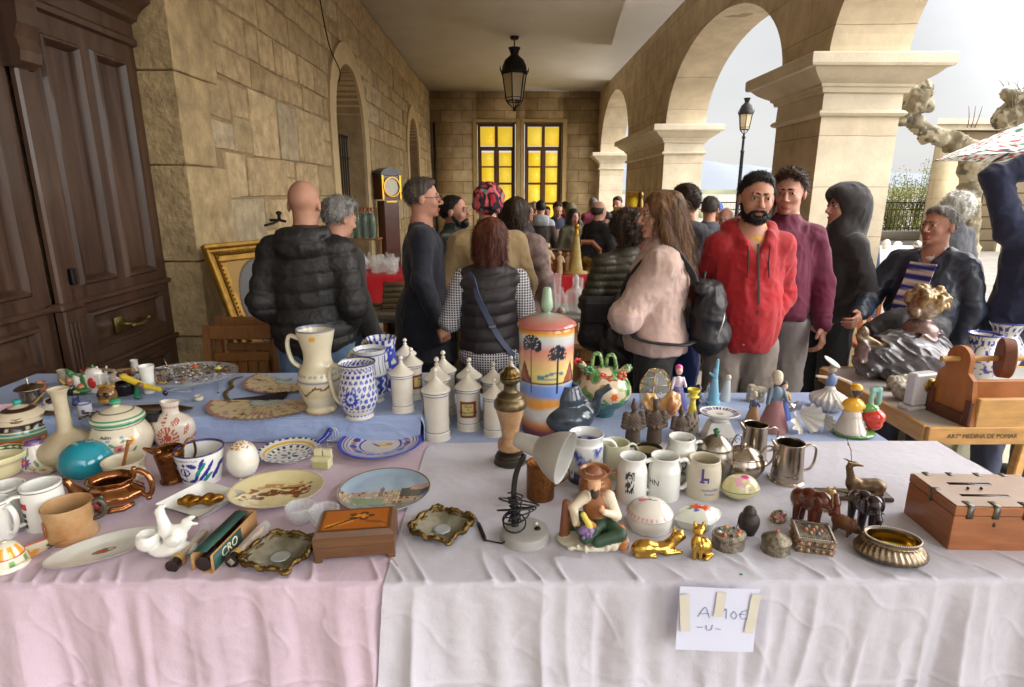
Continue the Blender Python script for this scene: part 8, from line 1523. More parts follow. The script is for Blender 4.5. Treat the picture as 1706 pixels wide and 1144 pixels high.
def c_b3(s,z,r,v,P,R,H):S_=s/R;c=np.tile(S3(46,64,160),(len(s),1));n1=vnoise(np.stack([S_,z/R,z*0],1),5,8);c[n1>.3]=S(206,206,200);c[(v>.88)&(np.sin(S_*14)>0)]=S(206,206,200);c[(v>.3)&(v<.42)&(n1<.1)]=S(196,180,166);return c
tj('rearmost deep blue jug of the three blue jugs',640,652,557,52,jp1,c_b3,[(.88,.88),(1.2,.92),(1.4,.76),(1.3,.5),(.85,.3)],jugc,pi-.3)
# hand fans
def fan(label,px,py,Ln,a0,a1,rz,col,lace=False,tilt=0):
 x,y=at(px,py,ZR);N=26
 def fn(u,v):a=a0+(a1-a0)*u;r=Ln*(.34+.66*v)*(1+(.012*np.sin(u*N*pi*2) if not lace else.02*np.sin(u*60)));zz=.004+.0045*np.abs(((u*N)%1)-.5)*2*v+.002;return r*np.cos(a),r*np.sin(a),zz+0*u
 g=grid(N*4,14,fn);r=np.hypot(g.v[:,0],g.v[:,1])/Ln;a=np.arctan2(g.v[:,1],g.v[:,0]);g.c=col(r,a);t=thing('hand_fan',label,'fan',(x,y,ZR+.002),rz,'hand fans on the blue cloth');obj('leaf',g,mat('painted_fan_paper',vc=True,rough=.8,var=.1,vs=40),t,False)
 sk=G();[sk.add(bar((0,0,.002+.0003*k),(Ln*.36*cos(a0+(a1-a0)*k/16),Ln*.36*sin(a0+(a1-a0)*k/16),.004+.0001*k),.006,.0008)) for k in range(17)];obj('sticks',_nm(sk),mat('fan_sticks_black',S(40,34,30),.5) if lace else mat('fan_sticks_pearl',S(176,186,176),.3),t,False)
def cf(r,a):c=np.tile(S3(196,180,142),(len(r),1));n1=vnoise(np.stack([r*8,a*5,r*0],1),1.5,3);c[n1>.45]=S(176,140,130);c[n1<-.6]=S(110,84,60);c[r>.95]=S(150,110,96);return c
fan('open cream fan lying nearest the front of the blue cloth',450,668,.225,-pi*.98,-pi*.05,.02,cf)
fan('open cream fan at the back left of the cream pitcher',484,634,.19,-pi*1.12,-pi*.25,.0,lambda r,a:cf(r,a)*.9)
fan('partly folded black lace fan between the two cream fans',388,668,.2,-.05,.42,.0,lambda r,a:np.tile(S3(34,30,30),(len(r),1))*(.8+.8*(np.sin(r*60)*np.sin(a*90)>.3))[:,None],True)
# snake shaped brass page marker
p=[(405,627),(390,631),(384,638),(386,645),(377,652),(376,660),(386,668),(398,672)];pts=[P3(a,b,ZR+.003) for a,b in p];g=tube(pts,[.004,.008,.009,.009,.009,.008,.007,.003],8,40,flat=.35);obj('page_marker',g,mat('yellow_black_enamel',S(150,126,50),.35,metal=.5,var=1,vs=70,col2=S(40,36,30)),label='curved yellow and black snake shaped strip beside the fans',cat='ornament')
g=tube([P3(362,636,ZR+.004),P3(363,650,ZR+.004)],.0012,5);[g.add(ball(r,8,P3(a,b,ZR+.006),rr=(r,r,r*.5))) for a,b,r in((363,633,.008),(364,654,.0065))];obj('pendant',_nm(g),m_silver,label='small silver filigree pendant on the blue cloth right of the glass tray',cat='pendant')
# footed glass tray with jewellery
x,y=at(308,645,ZR);s=mpp(x,y,ZR);R=80*s;t=thing('glass_cake_stand','oval glass stand heaped with small jewellery','stand',(x,y+.03,ZR),0);g=lathe(crom([(0,.04),(R*.8,.038),(R,.05),(R*1.0,.054),(R*.85,.044),(0,.045)],40),70,cap=False,flute=lambda A,z:1+.012*np.sin(A*30));g.v[:,1]*=.85;obj('plate',g,m_glass,t)
obj('foot',tube([(-.05,-.09,.004),(.06,-.1,.004),(.02,-.05,.008)],.005,8,closed=True).add(lathe([(.05,0),(.02,.01),(.015,.03),(.03,.038)],24,cap=False)),m_glass,t)
rg=np.random.default_rng(9);g=G()
for k in range(170):
 a=rg.uniform(0,2*pi);q=sqrt(rg.uniform(0,.8));c0=(R*q*cos(a),R*.8*q*sin(a),.05+rg.uniform(0,.008));r_=rg.uniform(.003,.008)
 b=ball(r_,6,c0,rr=(r_,r_,r_*.6)) if k%2 else tube([(c0[0]+r_*1.6*cos(j),c0[1]+r_*1.6*sin(j),c0[2]) for j in np.linspace(0,6.28,9)[:-1]],.0016,5,closed=True);b.col([S(196,190,180),S(176,140,60),S(60,60,66),S(150,60,40),S(120,110,100),S(206,200,190)][k%6]);g.add(b)
obj('jewellery',_nm(g),mat('mixed_jewellery',vc=True,rough=.2,metal=.6),t)['kind']='stuff'
for dx,dy,cc,n_ in((.0,.1,S(206,90,40),'orange stone brooch'),(.115,.07,S(206,200,90),'pale yellow bead')):obj('brooch',ball(.014,10,rr=(.016,.01,.006)),mat(n_.replace(' ','_'),cc,.3),None,True,(x+dx,y+dy,ZR+.064),label=n_+' on top of the jewellery heap',cat='brooch')
# back left corner pieces
c=pot('silver_pot','small lidded silver pot with a spike finial at the back left','pot',54,675,634,30,[(.9,0),(1,.1),(.98,.6),(1.35,.64),(1.3,.7),(.7,.82),(.2,.88),(.12,1),(.02,1.15)],m_silver,open_=False,z=ZR,solo=True)
pot('white_cup','little white cup with blue flowers beside the long necked vase','cup',144,693,668,20,[(.85,0),(1,.3),(1,1)],m_gl,z=ZR,solo=True,wall=.12,col=lambda s,z,r,v,P,R,H:mx_(mx_(np.tile(S3(206,208,214),(len(s),1)),v>.97,S(60,80,160)),ellm(s/R,v,.3,.45,.3,.15),S(80,96,160)))
pot('white_beaker','plain white porcelain beaker at the back of the blue cloth','beaker',250,656,606,25,[(.7,0),(.75,.4),(.85,.8),(1,1)],m_porc,z=ZR,solo=True,wall=.12)
card=obj('pink_card',box(-.03,.03,-.004,.004,0,.042,.002),mat('pink_enamel',S(206,176,186),.3),None,30,(at(16,690,ZR)[0],at(16,690,ZR)[1],ZR),.3,'small pale pink enamel plaque at the far left of the blue cloth','plaque')
A_,B2,C2,D2,E2=S(214,208,198),S(40,36,36),S(186,50,44),S(60,120,64),S(206,170,60)
def fg_(label,name,px,pyb,hpx,prims,pal,cat='figurine',m=m_gl,hu=1.0,rz=0,**k):figure(name,label,cat,px,pyb,ZR,prims,pal,m,hpx,hu=hu,rz=rz,**k)
fg_('black and white reclining porcelain animal with a white base','animal_figurine',88,684,36,[E((0,0,.12),(.75,.35,.12),0,.05),E((.1,0,.38),(.42,.22,.22),0,.05),E((.3,0,.6),(.26,.2,.2),1,.04),E((.4,-.05,.85),(.16,.14,.14),0,.03),E((.1,-.15,.45),(.2,.12,.12),1,.02),K((-.7,-.1,.3),(-.2,0,.8),.06,.03,2,.02)],[A_,B2,S(176,140,70)])
fg_('green and white figurine of climbing leaves left of the clock house','leaf_figurine',136,656,40,[E((0,0,.15),(.5,.3,.15),1,.05),E((-.1,0,.45),(.2,.15,.28),0,.05),E((.2,0,.5),(.14,.1,.35),1,.04),E((-.3,0,.8),(.12,.1,.14),1,.02),K((-.4,0,.95),(.2,0,.6),.05,.03,1,.02),E((.1,-.1,.3),(.12,.1,.12),2,.02)],[A_,D2,S(206,110,80)])
fg_('white porcelain clock house with a red flower on its front','clock_house',162,654,43,[B((0,0,.35),(.32,.2,.35),0,.04),E((0,0,.72),(.3,.2,.2),0,.03),K((0,0,.85),(0,0,1.0),.1,.04,1,.02),E((.02,-.2,.4),(.15,.06,.2),2,.01),E((-.25,-.12,.3),(.12,.1,.3),1,.03)],[A_,D2,C2])
fg_('small white rabbit eared ornament with an orange picture','rabbit_ornament',176,650,38,[B((0,0,.3),(.28,.1,.3),0,.04),K((-.1,0,.6),(-.2,0,.98),.07,.04,0,.02),K((.1,0,.6),(.2,0,.98),.07,.04,0,.02),E((.02,-.1,.32),(.12,.03,.18),1,.01)],[A_,S(206,130,50)])
fg_('cream pottery bearded head with curling brown horns','horned_head',200,652,40,[E((0,0,.4),(.26,.2,.4),0,.05),E((0,-.18,.5),(.08,.1,.12),0,.03),K((-.1,0,.82),(-.6,0,.88),.08,.04,1,.03),K((.1,0,.82),(.6,0,.9),.08,.04,1,.03),E((0,-.16,.25),(.16,.08,.2),0,.03)],[S(196,176,156),S(130,110,80)])
pot('round_black_box','round black lacquer box lying behind the yellow harlequin','box',210,660,636,30,[(.9,0),(1,.2),(1,.8),(.8,1)],m_black,open_=False,z=ZR,solo=True)
fg_('harlequin doll in yellow lying propped on green legs','harlequin_doll',238,664,40,[K((-.6,0,.85),(.1,0,.5),.13,.12,0,.04),K((.1,0,.5),(.7,0,.35),.12,.1,0,.04),E((.9,0,.2),(.1,.08,.12),2,.02),K((-.05,-.1,.5),(-.15,-.12,.1),.1,.1,1,.03),E((-.1,-.15,.08),(.16,.1,.07),1,.02),E((.05,-.12,.55),(.13,.1,.12),3,.02),E((-.75,0,.95),(.12,.1,.1),2,.02)],[S(206,180,50),S(40,110,80),B2,S(120,84,50)])
fg_('white bird shaped figurine with a tall thin stick','bird_figurine',284,626,26,[E((0,0,.35),(.25,.2,.35),0,.05),K((0,0,.6),(.5,0,.75),.12,.06,0,.03),K((-.1,0,.6),(-.3,0,1.3),.05,.02,0,.02)],[S(200,192,170)],hu=1.3)
fg_('brown and gold carnival mask jar behind the tureen','mask_jar',182,676,36,[E((0,0,.45),(.4,.32,.45),0,.03),E((-.15,-.3,.55),(.12,.06,.1),1,.01),E((.15,-.3,.55),(.12,.06,.1),1,.01),E((0,-.28,.25),(.25,.1,.1),2,.02),K((-.3,0,.85),(.3,0,.85),.09,.09,2,.03)],[S(120,84,40),B2,S(170,130,60)])
x,y=at(246,704,ZR);obj('jewel_case',box(-.028,.03,-.02,.025,0,.032,.002),m_black,None,30,(x,y+.02,ZR),.1,'tiny square black case right of the tureen','case')
def dish(label,px,py,a,b,rz,m):x,y=at(px,py,ZR);g=grid(48,8,lambda u,v:(a*v*(1+.06*np.sin(u*2*pi*5))*np.cos(u*2*pi),b*v*(1+.06*np.sin(u*2*pi*5))*np.sin(u*2*pi),.002+.008*v**3));obj('metal_dish',g,m,None,True,(x,y,ZR),rz,label,'dish')
dish('flat leaf shaped gilt brown dish behind the floral vase',268,684,.12,.045,-.1,mat('gilt_brown_enamel',S(120,84,30),.3,metal=.5,var=.6,vs=20,col2=S(50,36,26)))
dish('dark shallow metal dish behind the turquoise knob jar',90,690,.05,.03,.2,m_bronze)
g=G();rg=np.random.default_rng(2)
for k in range(26):g.add(ball(.006,6,(rg.normal(0,.022),rg.normal(0,.018),rg.uniform(.004,.016)),rr=(.007,.006,.004)))
x,y=at(160,694,ZR);obj('dark_brooches',_nm(g),m_bronze,None,True,(x,y,ZR),label='little heap of dark metal brooches between white cup and tureen',cat='brooches')
# a few more small things crowded at the left end
rg=np.random.default_rng(21)
for px,pyb,hp,w_,cc,lab in((112,690,14,12,(176,150,90),'tiny brass thimble cup between the clock house and the white cup'),(30,706,14,22,(120,96,70),'brown lacquer saucer cup behind the squat orange jar'),(128,676,16,12,(60,70,110),'tiny dark blue glass left of the little white cup'),(332,668,12,16,(190,186,170),'little cream porcelain egg cup below the glass stand'),(318,622,18,12,(130,90,60),'small brown bottle at the back behind the glass stand'),(226,620,22,13,(196,190,180),'small grey porcelain vase behind the harlequin doll'),(106,640,26,14,(150,140,120),'slim dull silver pepper pot at the back beside the silver pot'),(70,652,18,16,(170,110,70),'small terracotta pot behind the silver pot')):
 pot('small_cup',lab,'cup',px,pyb,pyb-hp,w_,[(.7,0),(1,.3),(.8,.7),(.95,1)],mat('trinket_glaze_%d'%px,S(*cc),.25,var=.3,vs=60,coat=.3),z=ZR,solo=True,n=20,mm=24,wall=.15)
for px,pyb,hp,lab in((118,660,34,'white and brown porcelain bird at the back left'),(150,640,30,'tiny green and cream figurine behind the clock house'),(222,640,30,'tiny dark bust behind the round black box'),(270,640,22,'small tan shell ornament beside the white beaker')):
 fg_(lab,'tiny_figurine',px,pyb,hp,[E((0,0,.3),(.25,.2,.3),0,.05),E((.05,0,.7),(.15,.14,.2),1,.04),K((-.1,0,.5),(-.35,0,.75),.08,.04,2,.03),K((.1,0,.2),(.4,0,.15),.1,.05,2,.03)],[[A_,D2,B2,S(180,150,110)][px%4],[S(150,100,70),A_][px%2],[C2,S(196,170,90),S(110,90,70)][px%3]])
# ================================================================ PINE TABLE at the right and what stands on it
pine=mat('raw_pine',S(196,150,90),.6,var=.2,vs=4,stretch=(2,2,10),bump=.2);pined=mat('aged_pine',S(150,92,44),.5,var=.3,vs=4,stretch=(2,8,2),bump=.25,col2=S(176,112,54))
cx,cy=at(1548,709,.76);fx,fy=at(1360,612,.76);t=thing('pine_table','pale topped pine table with handwriting on its front edge','table',(cx,cy,0));Ld=fy-cy
obj('tabletop',box(.0,1.2,0,Ld,.735,.757,.003),mat('grey_white_tabletop',S(176,172,168),.5,var=.1,vs=5),t,30);g=G().add(box(-.012,1.2,-.022,-.0005,.688,.76,.003)).add(box(-.022,-.0005,-.0,Ld,.688,.76,.003)).add(box(0,1.2,Ld+.0005,Ld+.02,.688,.76,.003));obj('edge_board',_nm(g),pine,t,30)
for a,b in((.08,.05),(.08,Ld-.08),(1.1,.05),(1.1,Ld-.08)):obj('leg',bar((a,b,.734),(a-.05,b,0),.05,.05),pine,t,30)
tx=upright(text('ARTª MEDINA DE POMAR',.027,.0004,.9));tx.tr(.2,-.0235,.724);obj('lettering',tx,mat('pencil_marks',S(96,84,60),.7),t,False)
# wooden grinder with a wheel on an axle
fl=P3(1620,711,.757);bl_=P3(1554,682,.757);g_=bl_-fl;dep_=np.linalg.norm(g_);t=thing('wooden_grinder','old pine tray frame with a round wheel on a wooden axle','tool',tuple(fl),0);dv=g_/dep_;rv=np.array((.995,-.1,0));rv=np.array((1,0.02,0));s=mpp(fl[0],fl[1],.8);hB=50*s;Lg=.42
def gb(a0,a1,b0,b1,z0,z1,bev=.003):g=box(a0,a1,b0,b1,z0,z1,bev);g.v=g.v[:,:1]*rv+g.v[:,1:2]*dv+g.v[:,2:]*np.array((0,0,1.));return g
obj('front_board',gb(0,Lg,-.012,.012,0,hB),pine,t,30);obj('back_board',gb(0,Lg,dep_-.012,dep_+.012,0,hB*1.1),pined,t,30);obj('bottom_board',gb(0,Lg,.012,dep_-.012,.002,.015),pined,t,30)
w2=dep_;hz_=125*s;prf_=[(-.01,0),(w2+.01,0),(w2*.93,hz_*.62),(w2*.78,hz_*.7),(w2*.78,hz_*.86)]+[(w2*.5+w2*.28*cos(a),hz_*.86+w2*.28*sin(a)) for a in np.linspace(.2,pi-.2,9)]+[(w2*.22,hz_*.86),(w2*.22,hz_*.7),(w2*.07,hz_*.62)]
g=prism(prf_,-.02,-.001);g.v=np.stack([g.v[:,2],g.v[:,0],g.v[:,1]],1);g.v=g.v[:,:1]*rv+g.v[:,1:2]*dv+g.v[:,2:]*np.array((0,0,1.));obj('end_board',g,pined,t,20)
g=gb(-.034,-.0205,-.012,dep_*.1,0,hB*.9).add(gb(-.034,-.0205,dep_*.9,dep_+.012,0,hB*.9)).add(gb(-.034,-.0205,dep_*.1,dep_*.9,0,hB*.4));obj('bracket',_nm(g),mat('dark_pine',S(92,52,30),.5,bump=.2,var=.2),t,30)
q0=dv*dep_*.5+np.array((0,0,hz_*.86));obj('axle',tube([q0-rv*.09,q0+rv*.42],.011,14),pine,t,50);wh=lathe([(0,-.022),(.075,-.022),(.079,-.018),(.079,.018),(.075,.022),(0,.022)],44,cap=False);wh.rot('Y',pi/2);wh.rot('Z',-.5);wh.tr(*(q0+rv*.17));obj('wheel',wh,mat('wheel_wood',S(112,62,36),.5,var=.3,vs=14,bump=.3,stretch=(1,8,1)),t,40)
# bust sculpture
CL,HR,SC_,FC2,WD,CK=range(6);x,y=at(1508,634,.757);s=mpp(x,y,.9);k=134*s/.95
bu=[E((.05,0,.3),(.5,.3,.3),CL,.08),E((.0,0,.1),(.35,.25,.12),CL,.06),E((-.35,-.05,.35),(.25,.2,.16),CL,.08),K((.45,.02,.3),(.3,.05,.55),.16,.13,CL,.08),K((.0,-.1,.5),(-.5,-.15,.35),.1,.09,CL,.06),E((.13,-.05,.6),(.2,.18,.14),SC_,.04),K((.12,0,.6),(.16,0,.75),.11,.1,FC2,.04),E((.16,0,.86),(.15,.17,.16),FC2,.03),E((.02,-.06,.82),(.05,.06,.07),FC2,.02),E((.22,.02,.92),(.2,.2,.17),HR,.04),K((-.62,-.14,.56),(-.3,-.16,.38),.04,.045,CK,.01),E((-.66,-.14,.6),(.07,.05,.09),WD,.03),K((-.62,-.14,.5),(-.66,-.14,.28),.05,.06,SC_,.03),E((-.5,-.1,.2),(.15,.12,.12),CL,.05)]
rg=np.random.default_rng(8)
for j in range(26):a=rg.uniform(0,2*pi);b=rg.uniform(-.3,1.3);bu.append(E((.22+.19*cos(a)*cos(b),.02+.18*sin(a)*cos(b),.93+.17*sin(b)),(.075,.05,.05),HR,.015,rotm(j,j*2,j*3)))
def bd(P):r_=1-2*np.abs(vnoise(np.stack([P[:,0]*.8+P[:,2]*1.1,P[:,1],P[:,2]*.35-P[:,0]*.2],1),11,3));return.03*r_*(P[:,2]<.6)+.012*vnoise(P,26)*(P[:,2]>.75)
g=sculpt(bu,.0045/k*1.0,[S(84,80,84),S(140,116,78),S(112,88,84),S(158,140,122),S(104,84,60),S(130,112,84)],disp=bd,cj=.25,pad=.06);g.v*=k;obj('draped_bust',g,mat('patinated_ceramic',vc=True,rough=.28,metal=.35,var=.3,vs=14,coat=.3,bump=.3,bs=40),None,True,(x,y+.05,.757),.1,'large bust with curly golden hair and windswept grey cloak holding a scroll','bust')
# stones, trophy block, blue jugs
for px,pyb,w,lb in((1499,652,26,'smaller'),(1512,668,32,'larger')):
 x,y=at(px,pyb,.757);r=w/2*mpp(x,y,.757)*1.3;g=sculpt([E((0,0,r*.7),(r,r*.8,r*.75),k=.01),E((r*.6,0,r*1.1),(r*.6,r*.5,r*.5),k=.01),E((-r*.6,0,r*.9),(r*.5,r*.5,r*.6),k=.01)],.003,disp=lambda P:.006*np.abs(vnoise(P,60)));obj('white_mineral',g,mat('quartz_rock',S(196,190,176),.5,var=.4,vs=60,col2=S(110,100,70)),None,True,(x,y+.02,.757),0,lb+' rough white mineral lump beside the white trophy clock','mineral')
x,y=at(1535,683,.757);s=mpp(x,y,.757);t=thing('trophy_clock','white pedestal clock shape with a gold disc','clock',(x,y+.03,.757),.25);obj('body',box(-30*s,34*s,-.03,.03,0,.016,.004).add(box(-22*s,26*s,-.025,.025,.0165,62*s,.008)),mat('white_marble_resin',S(206,204,204),.35,var=.08,vs=10),t,30);g=lathe([(0,.003),(11*s,.003),(12*s,0)],30,cap=False);g.rot('X',pi/2);g.tr(8*s,-.0262,42*s);obj('gold_disc',g,mat('gold_disc',S(170,140,70),.3,metal=.8,var=.5,vs=200,bump=.3),t)
def c_rj(s,z,r,v,P,R,H):S_=s/R;c=np.tile(S3(206,204,196),(len(s),1));n1=vnoise(np.stack([S_,z/R,z*0],1),3.2,4);b=S(56,60,140);c[np.abs(n1)<.07]=b;c[(n1>.6)]=b;c[(v>.97)]=b;c[(v>.8)&(v<.9)&(np.sin(S_*16)>.2)]=b;return c
tj('front blue and white jug behind the wooden grinder',1624,636,550,70,[(.6,0),(.8,.1),(1,.35),(.92,.55),(.6,.75),(.58,.9),(.68,1)],c_rj,[(.6,.85),(1.1,.9),(1.2,.6),(.95,.4)],mat('cobalt_glaze'),.2,z=.757);tj('rear blue and white jug with a flared mouth and blue handle',1664,612,530,60,[(.7,0),(.9,.15),(1,.4),(.7,.65),(.6,.75),(.9,1)],c_rj,[(.7,.8),(1.3,.85),(1.35,.55),(.9,.4)],mat('cobalt_glaze'),.1,z=.757)
# cream plastic storage bench behind, and the stall table it stands at
bx,by=at(1560,640,0.35);t=thing('storage_chest','cream plastic storage chest with an arched lid behind the pine table','chest',(2.75,3.5,0),.05);cp=mat('cream_plastic_chest',S(206,200,172),.45);g=box(-.3,.6,-.25,.25,.02,.7,.01).add(box(-.33,.63,-.28,.28,.705,.74,.008));[g.add(box(-.26+.2*k,-.22+.2*k,-.262,-.251,.05,.69,.003)) for k in range(5)];obj('body',_nm(g),cp,t,30)
g=grid(16,20,lambda u,v:(-.33+u*.96,-.28+v*.56,.742+.1*np.sin(v*pi)**.8+0*u));obj('lid',g,cp,t,30)
# little slatted chair, flag rug, walking shoes
x,y=at(1463,545,.35);t=thing('slatted_chair','small reddish slatted wooden chair back by the lit pier','chair',(2.9,4.6,0),-.2);ch=mat('red_brown_wood',S(150,84,44),.45,var=.15);z0=aty(1463,505,4.6)[1]
for q in(-.16,.16):obj('post',tube([(q,0,0),(q,0,z0+.12)],.02,10),ch,t)
obj('top_rail',box(-.14,.14,-.015,.015,z0+.02,z0+.07,.004),ch,t,30);[obj('slat',box(-.12+.06*k,-.09+.06*k,-.008,.008,z0-.25,z0+.019,.002),ch,t,30) for k in range(5)];obj('seat',box(-.18,.18,-.4,.0,z0-.3,z0-.26,.006),ch,t,30)
for q in(-.15,.15):obj('leg',tube([(q,-.36,z0-.3),(q,-.37,0)],.018,8),ch,t)
def rugc(X,Y):c=np.tile(S3(206,160,40),(len(X),1));c[(Y>.62)]=S(90,96,130);c[(Y<.28)]=S(176,170,160);c[(np.abs(Y-.45)<.06)&(np.sin(X*30)>-.2)&(X<.5)]=S(70,74,110);return c
g=grid(60,40,lambda u,v:(u*1.6,v*.8,.006+.004*np.sin(u*9)+0*v));g.c=rugc(g.v[:,0]/1.6,g.v[:,1]/.8);obj('yellow_banner',g,mat('printed_canvas',vc=True,rough=.8,var=.08),None,True,(2.15,2.95,0),-.55,'yellow and blue printed banner lying on the ground behind the front tables','banner')
# distant stall furniture behind the rain jacket man
t=thing('grey_parked_table','pale cloth covered stall table out in the square','table',(6.3,9.5,0));obj('cloth',box(-.9,.9,-.4,.4,.02,.78,.03).noise(.01,5),mat('pale_stall_cloth',S(196,196,200),.8),t,30)
rg=np.random.default_rng(3)
for k in range(7):obj('stall_ware',ball(.05,10,(0,0,.05),rr=(.07,.05,.05+.02*(k%3))),[m_porc,m_silver,m_cream][k%3],None,True,(5.55+.25*k,9.4+.1*(k%2),.79),label='%s of the pale rounded pieces on the far white stall table'%['leftmost','second from the left','third from the left','middle one','third from the right','second from the right','rightmost'][k],cat='crockery',group='crockery on the far pale stall')
# ================================================================ STALLS BEHIND
gilt=mat('gilded_frame',S(176,134,58),.35,metal=.6,var=.3,vs=14,bump=.4,bs=60)
# big gilt framed portrait leaning on the wall corner
O=np.array((-2.13,4.14,1.285));dx_=np.array((.42,.9,0));dx_/=np.linalg.norm(dx_);dn=np.array((.34,-.17,-.95));dn/=np.linalg.norm(dn);nv=np.cross(dn,dx_);Wp,Hp=.82,1.02
if nv[1]>0:nv=-nv
def pf(g):g.v=O+g.v[:,:1]*dx_+g.v[:,1:2]*dn+g.v[:,2:]*nv;return g
t=thing('framed_portrait','large gilt frame with an oval portrait of a young man leaning on the wall','painting');g=G()
for k,(i,hgt,w_) in enumerate(((0,.05,.035),(.035,.035,.03),(.065,.05,.02),(.085,.03,.05))):
 for a in(pf(box(i,Wp-i,i,i+w_,0,hgt,.008)),pf(box(i,Wp-i,Hp-i-w_,Hp-i,0,hgt,.008)),pf(box(i,i+w_,i+w_,Hp-i-w_,0,hgt,.008)),pf(box(Wp-i-w_,Wp-i,i+w_,Hp-i-w_,0,hgt,.008))):g.add(a)
for k in range(56):q=k/56*2;g.add(pf(ball(.009,6,(.075+(Wp-.15)*(q%1),.075 if q<1 else Hp-.075,.055))));g.add(pf(ball(.009,6,(.075 if q<1 else Wp-.075,.075+(Hp-.15)*(q%1),.055))))
obj('frame',_nm(g),gilt,t,40)
def port(u,v):return.13+u*(Wp-.26),.13+v*(Hp-.26),.014+0*u
g=grid(90,110,port);X=(g.v[:,0]-Wp/2)/(Wp/2-.13);Y=-(g.v[:,1]-Hp/2)/(Hp/2-.13);e=(X/.92)**2+(Y/.97)**2;c=np.tile(S3(176,136,66),(len(X),1));c[e<1]=S(104,104,104);c[(e<1.06)&(e>.97)]=S(90,64,30)
I=e<.95;c[I&ellm(X,Y,-.02,-.85,.62,.55)]=S(76,80,92);c[I&ellm(X,Y,-.1,.33,.27,.36)]=S(56,44,38);c[I&ellm(X,Y,.0,.18,.24,.33)]=S(176,136,112);c[I&ellm(X,Y,-.05,.42,.25,.16,.3)]=S(50,38,32);c[I&(np.abs(X+.02-.1*Y)<.14)&(Y<-.2)&(Y>-.42)]=S(196,190,180);c[I&(dist_poly(X,Y,[(-.12,-.3),(.12,-.75),(.28,-.35)])<.05)]=S(190,186,180);c[I&ellm(X,Y,.08,.22,.04,.02)]=S(40,34,30);c[I&ellm(X,Y,.12,.02,.07,.018)]=S(150,90,80);g.c=c
obj('canvas',pf(g),mat('oil_painting',vc=True,rough=.5,var=.06,vs=30,bump=.15),t)
# folded wooden chairs
oak=mat('oak_chair_wood',S(140,94,50),.5,var=.2,vs=5,stretch=(6,6,1),bump=.2)
def fchair(label,px,Y,pyt,wpx,rz):
 X,Z=aty(px,pyt,Y);w=wpx/2*dep(X,Y,Z)/FPX;t=thing('folding_chair',label,'chair',(X,Y,0),rz,'folded slatted wooden chairs')
 for q in(-1,1):obj('side_rail',bar((q*w,0,Z),(q*w,-.1,0),.045,.022),oak,t,30);obj('leg',bar((q*(w-.04),.05,Z*.9),(q*(w-.04),.05,0),.035,.022),oak,t,30)
 obj('back_rail',box(-w+.02,w-.02,-.035,-.01,Z-.085,Z,.006),oak,t,30);obj('seat_frame',box(-w+.045,w-.045,-.05,-.02,Z-.22,Z-.17,.004),oak,t,30)
 for k in range(5):sw=(2*w-.1)/5;obj('seat_slat',box(-w+.05+sw*k+.003,-w+.05+sw*(k+1)-.003,-.045,-.03,Z-.62,Z-.222,.002),oak,t,30)
fchair('front folded wooden chair leaning before the gilt portrait',401,3.55,541,112,.06);fchair('rear folded wooden chair just behind the front one',414,3.75,526,96,.1)
x,z=aty(470,560,3.7);obj('narrow_gilt_frame',box(-.012,.012,-.02,.02,.1,z+.2,.004),gilt,None,30,(x,3.66,0),label='thin gilt frame edge between the folded chairs and the bald man',cat='frame')
# book and decanter table
m_gt=mat('grey_table_top',S(120,116,108),.5,var=.15);t=thing('book_table','long grey topped table with books and decanters behind the visitors','table');bx0,_=at(596,520,.75);X1=at(990,530,.75)[0];Y0,Y1=4.25,4.85
obj('tabletop',box(-1.25,.68,Y0,Y1,.715,.75,.006),m_gt,t,30);[obj('leg',bar((a,b,.714),(a,b,0),.045,.045),oak,t,30) for a in(-1.15,.58) for b in(Y0+.06,Y1-.06)]
def onB(px,Y,z=.75):return aty(px,500,Y)[0]
pap=mat('old_paper',S(186,170,134),.8,var=.15,vs=10);bk_m=[mat('book_olive',S(110,104,70),.6),mat('book_brown',S(92,62,40),.6),mat('book_tan',S(150,124,80),.6)]
def book(label,x,y,z,w,d,h,m,rz=0,grp='books on the grey table'):
 t=thing('book',label,'book',(x,y,z),rz,grp);obj('pages',box(-w/2+.004,w/2-.003,-d/2+.003,d/2-.003,.003,h-.003),pap,t,False);obj('cover',_nm(box(-w/2,w/2,-d/2,d/2,0,.0028).add(box(-w/2,w/2,-d/2,d/2,h-.0028,h)).add(box(-w/2-.002,-w/2+.001,-d/2,d/2,0,h))),m,t,False)
for k in range(5):book('%s olive book of the stack on the grey table by the navy blazer'%['lowest','second lowest','middle','second highest','topmost'][k],onB(662,4.55),4.55,.75+.042*k,.2,.26,.04,bk_m[k%3],.05*k)
book('flat folio of old paper at the front left of the grey table',onB(622,4.4),4.4,.75,.34,.22,.012,pap);book('open book with bluish pages on the grey table',onB(652,4.36),4.36,.7505,.22,.16,.02,mat('blue_white_page',S(176,178,190),.7),.2);book('small dark framed book at the left end of the grey table',onB(614,4.62),4.62,.75,.2,.18,.035,bk_m[1])
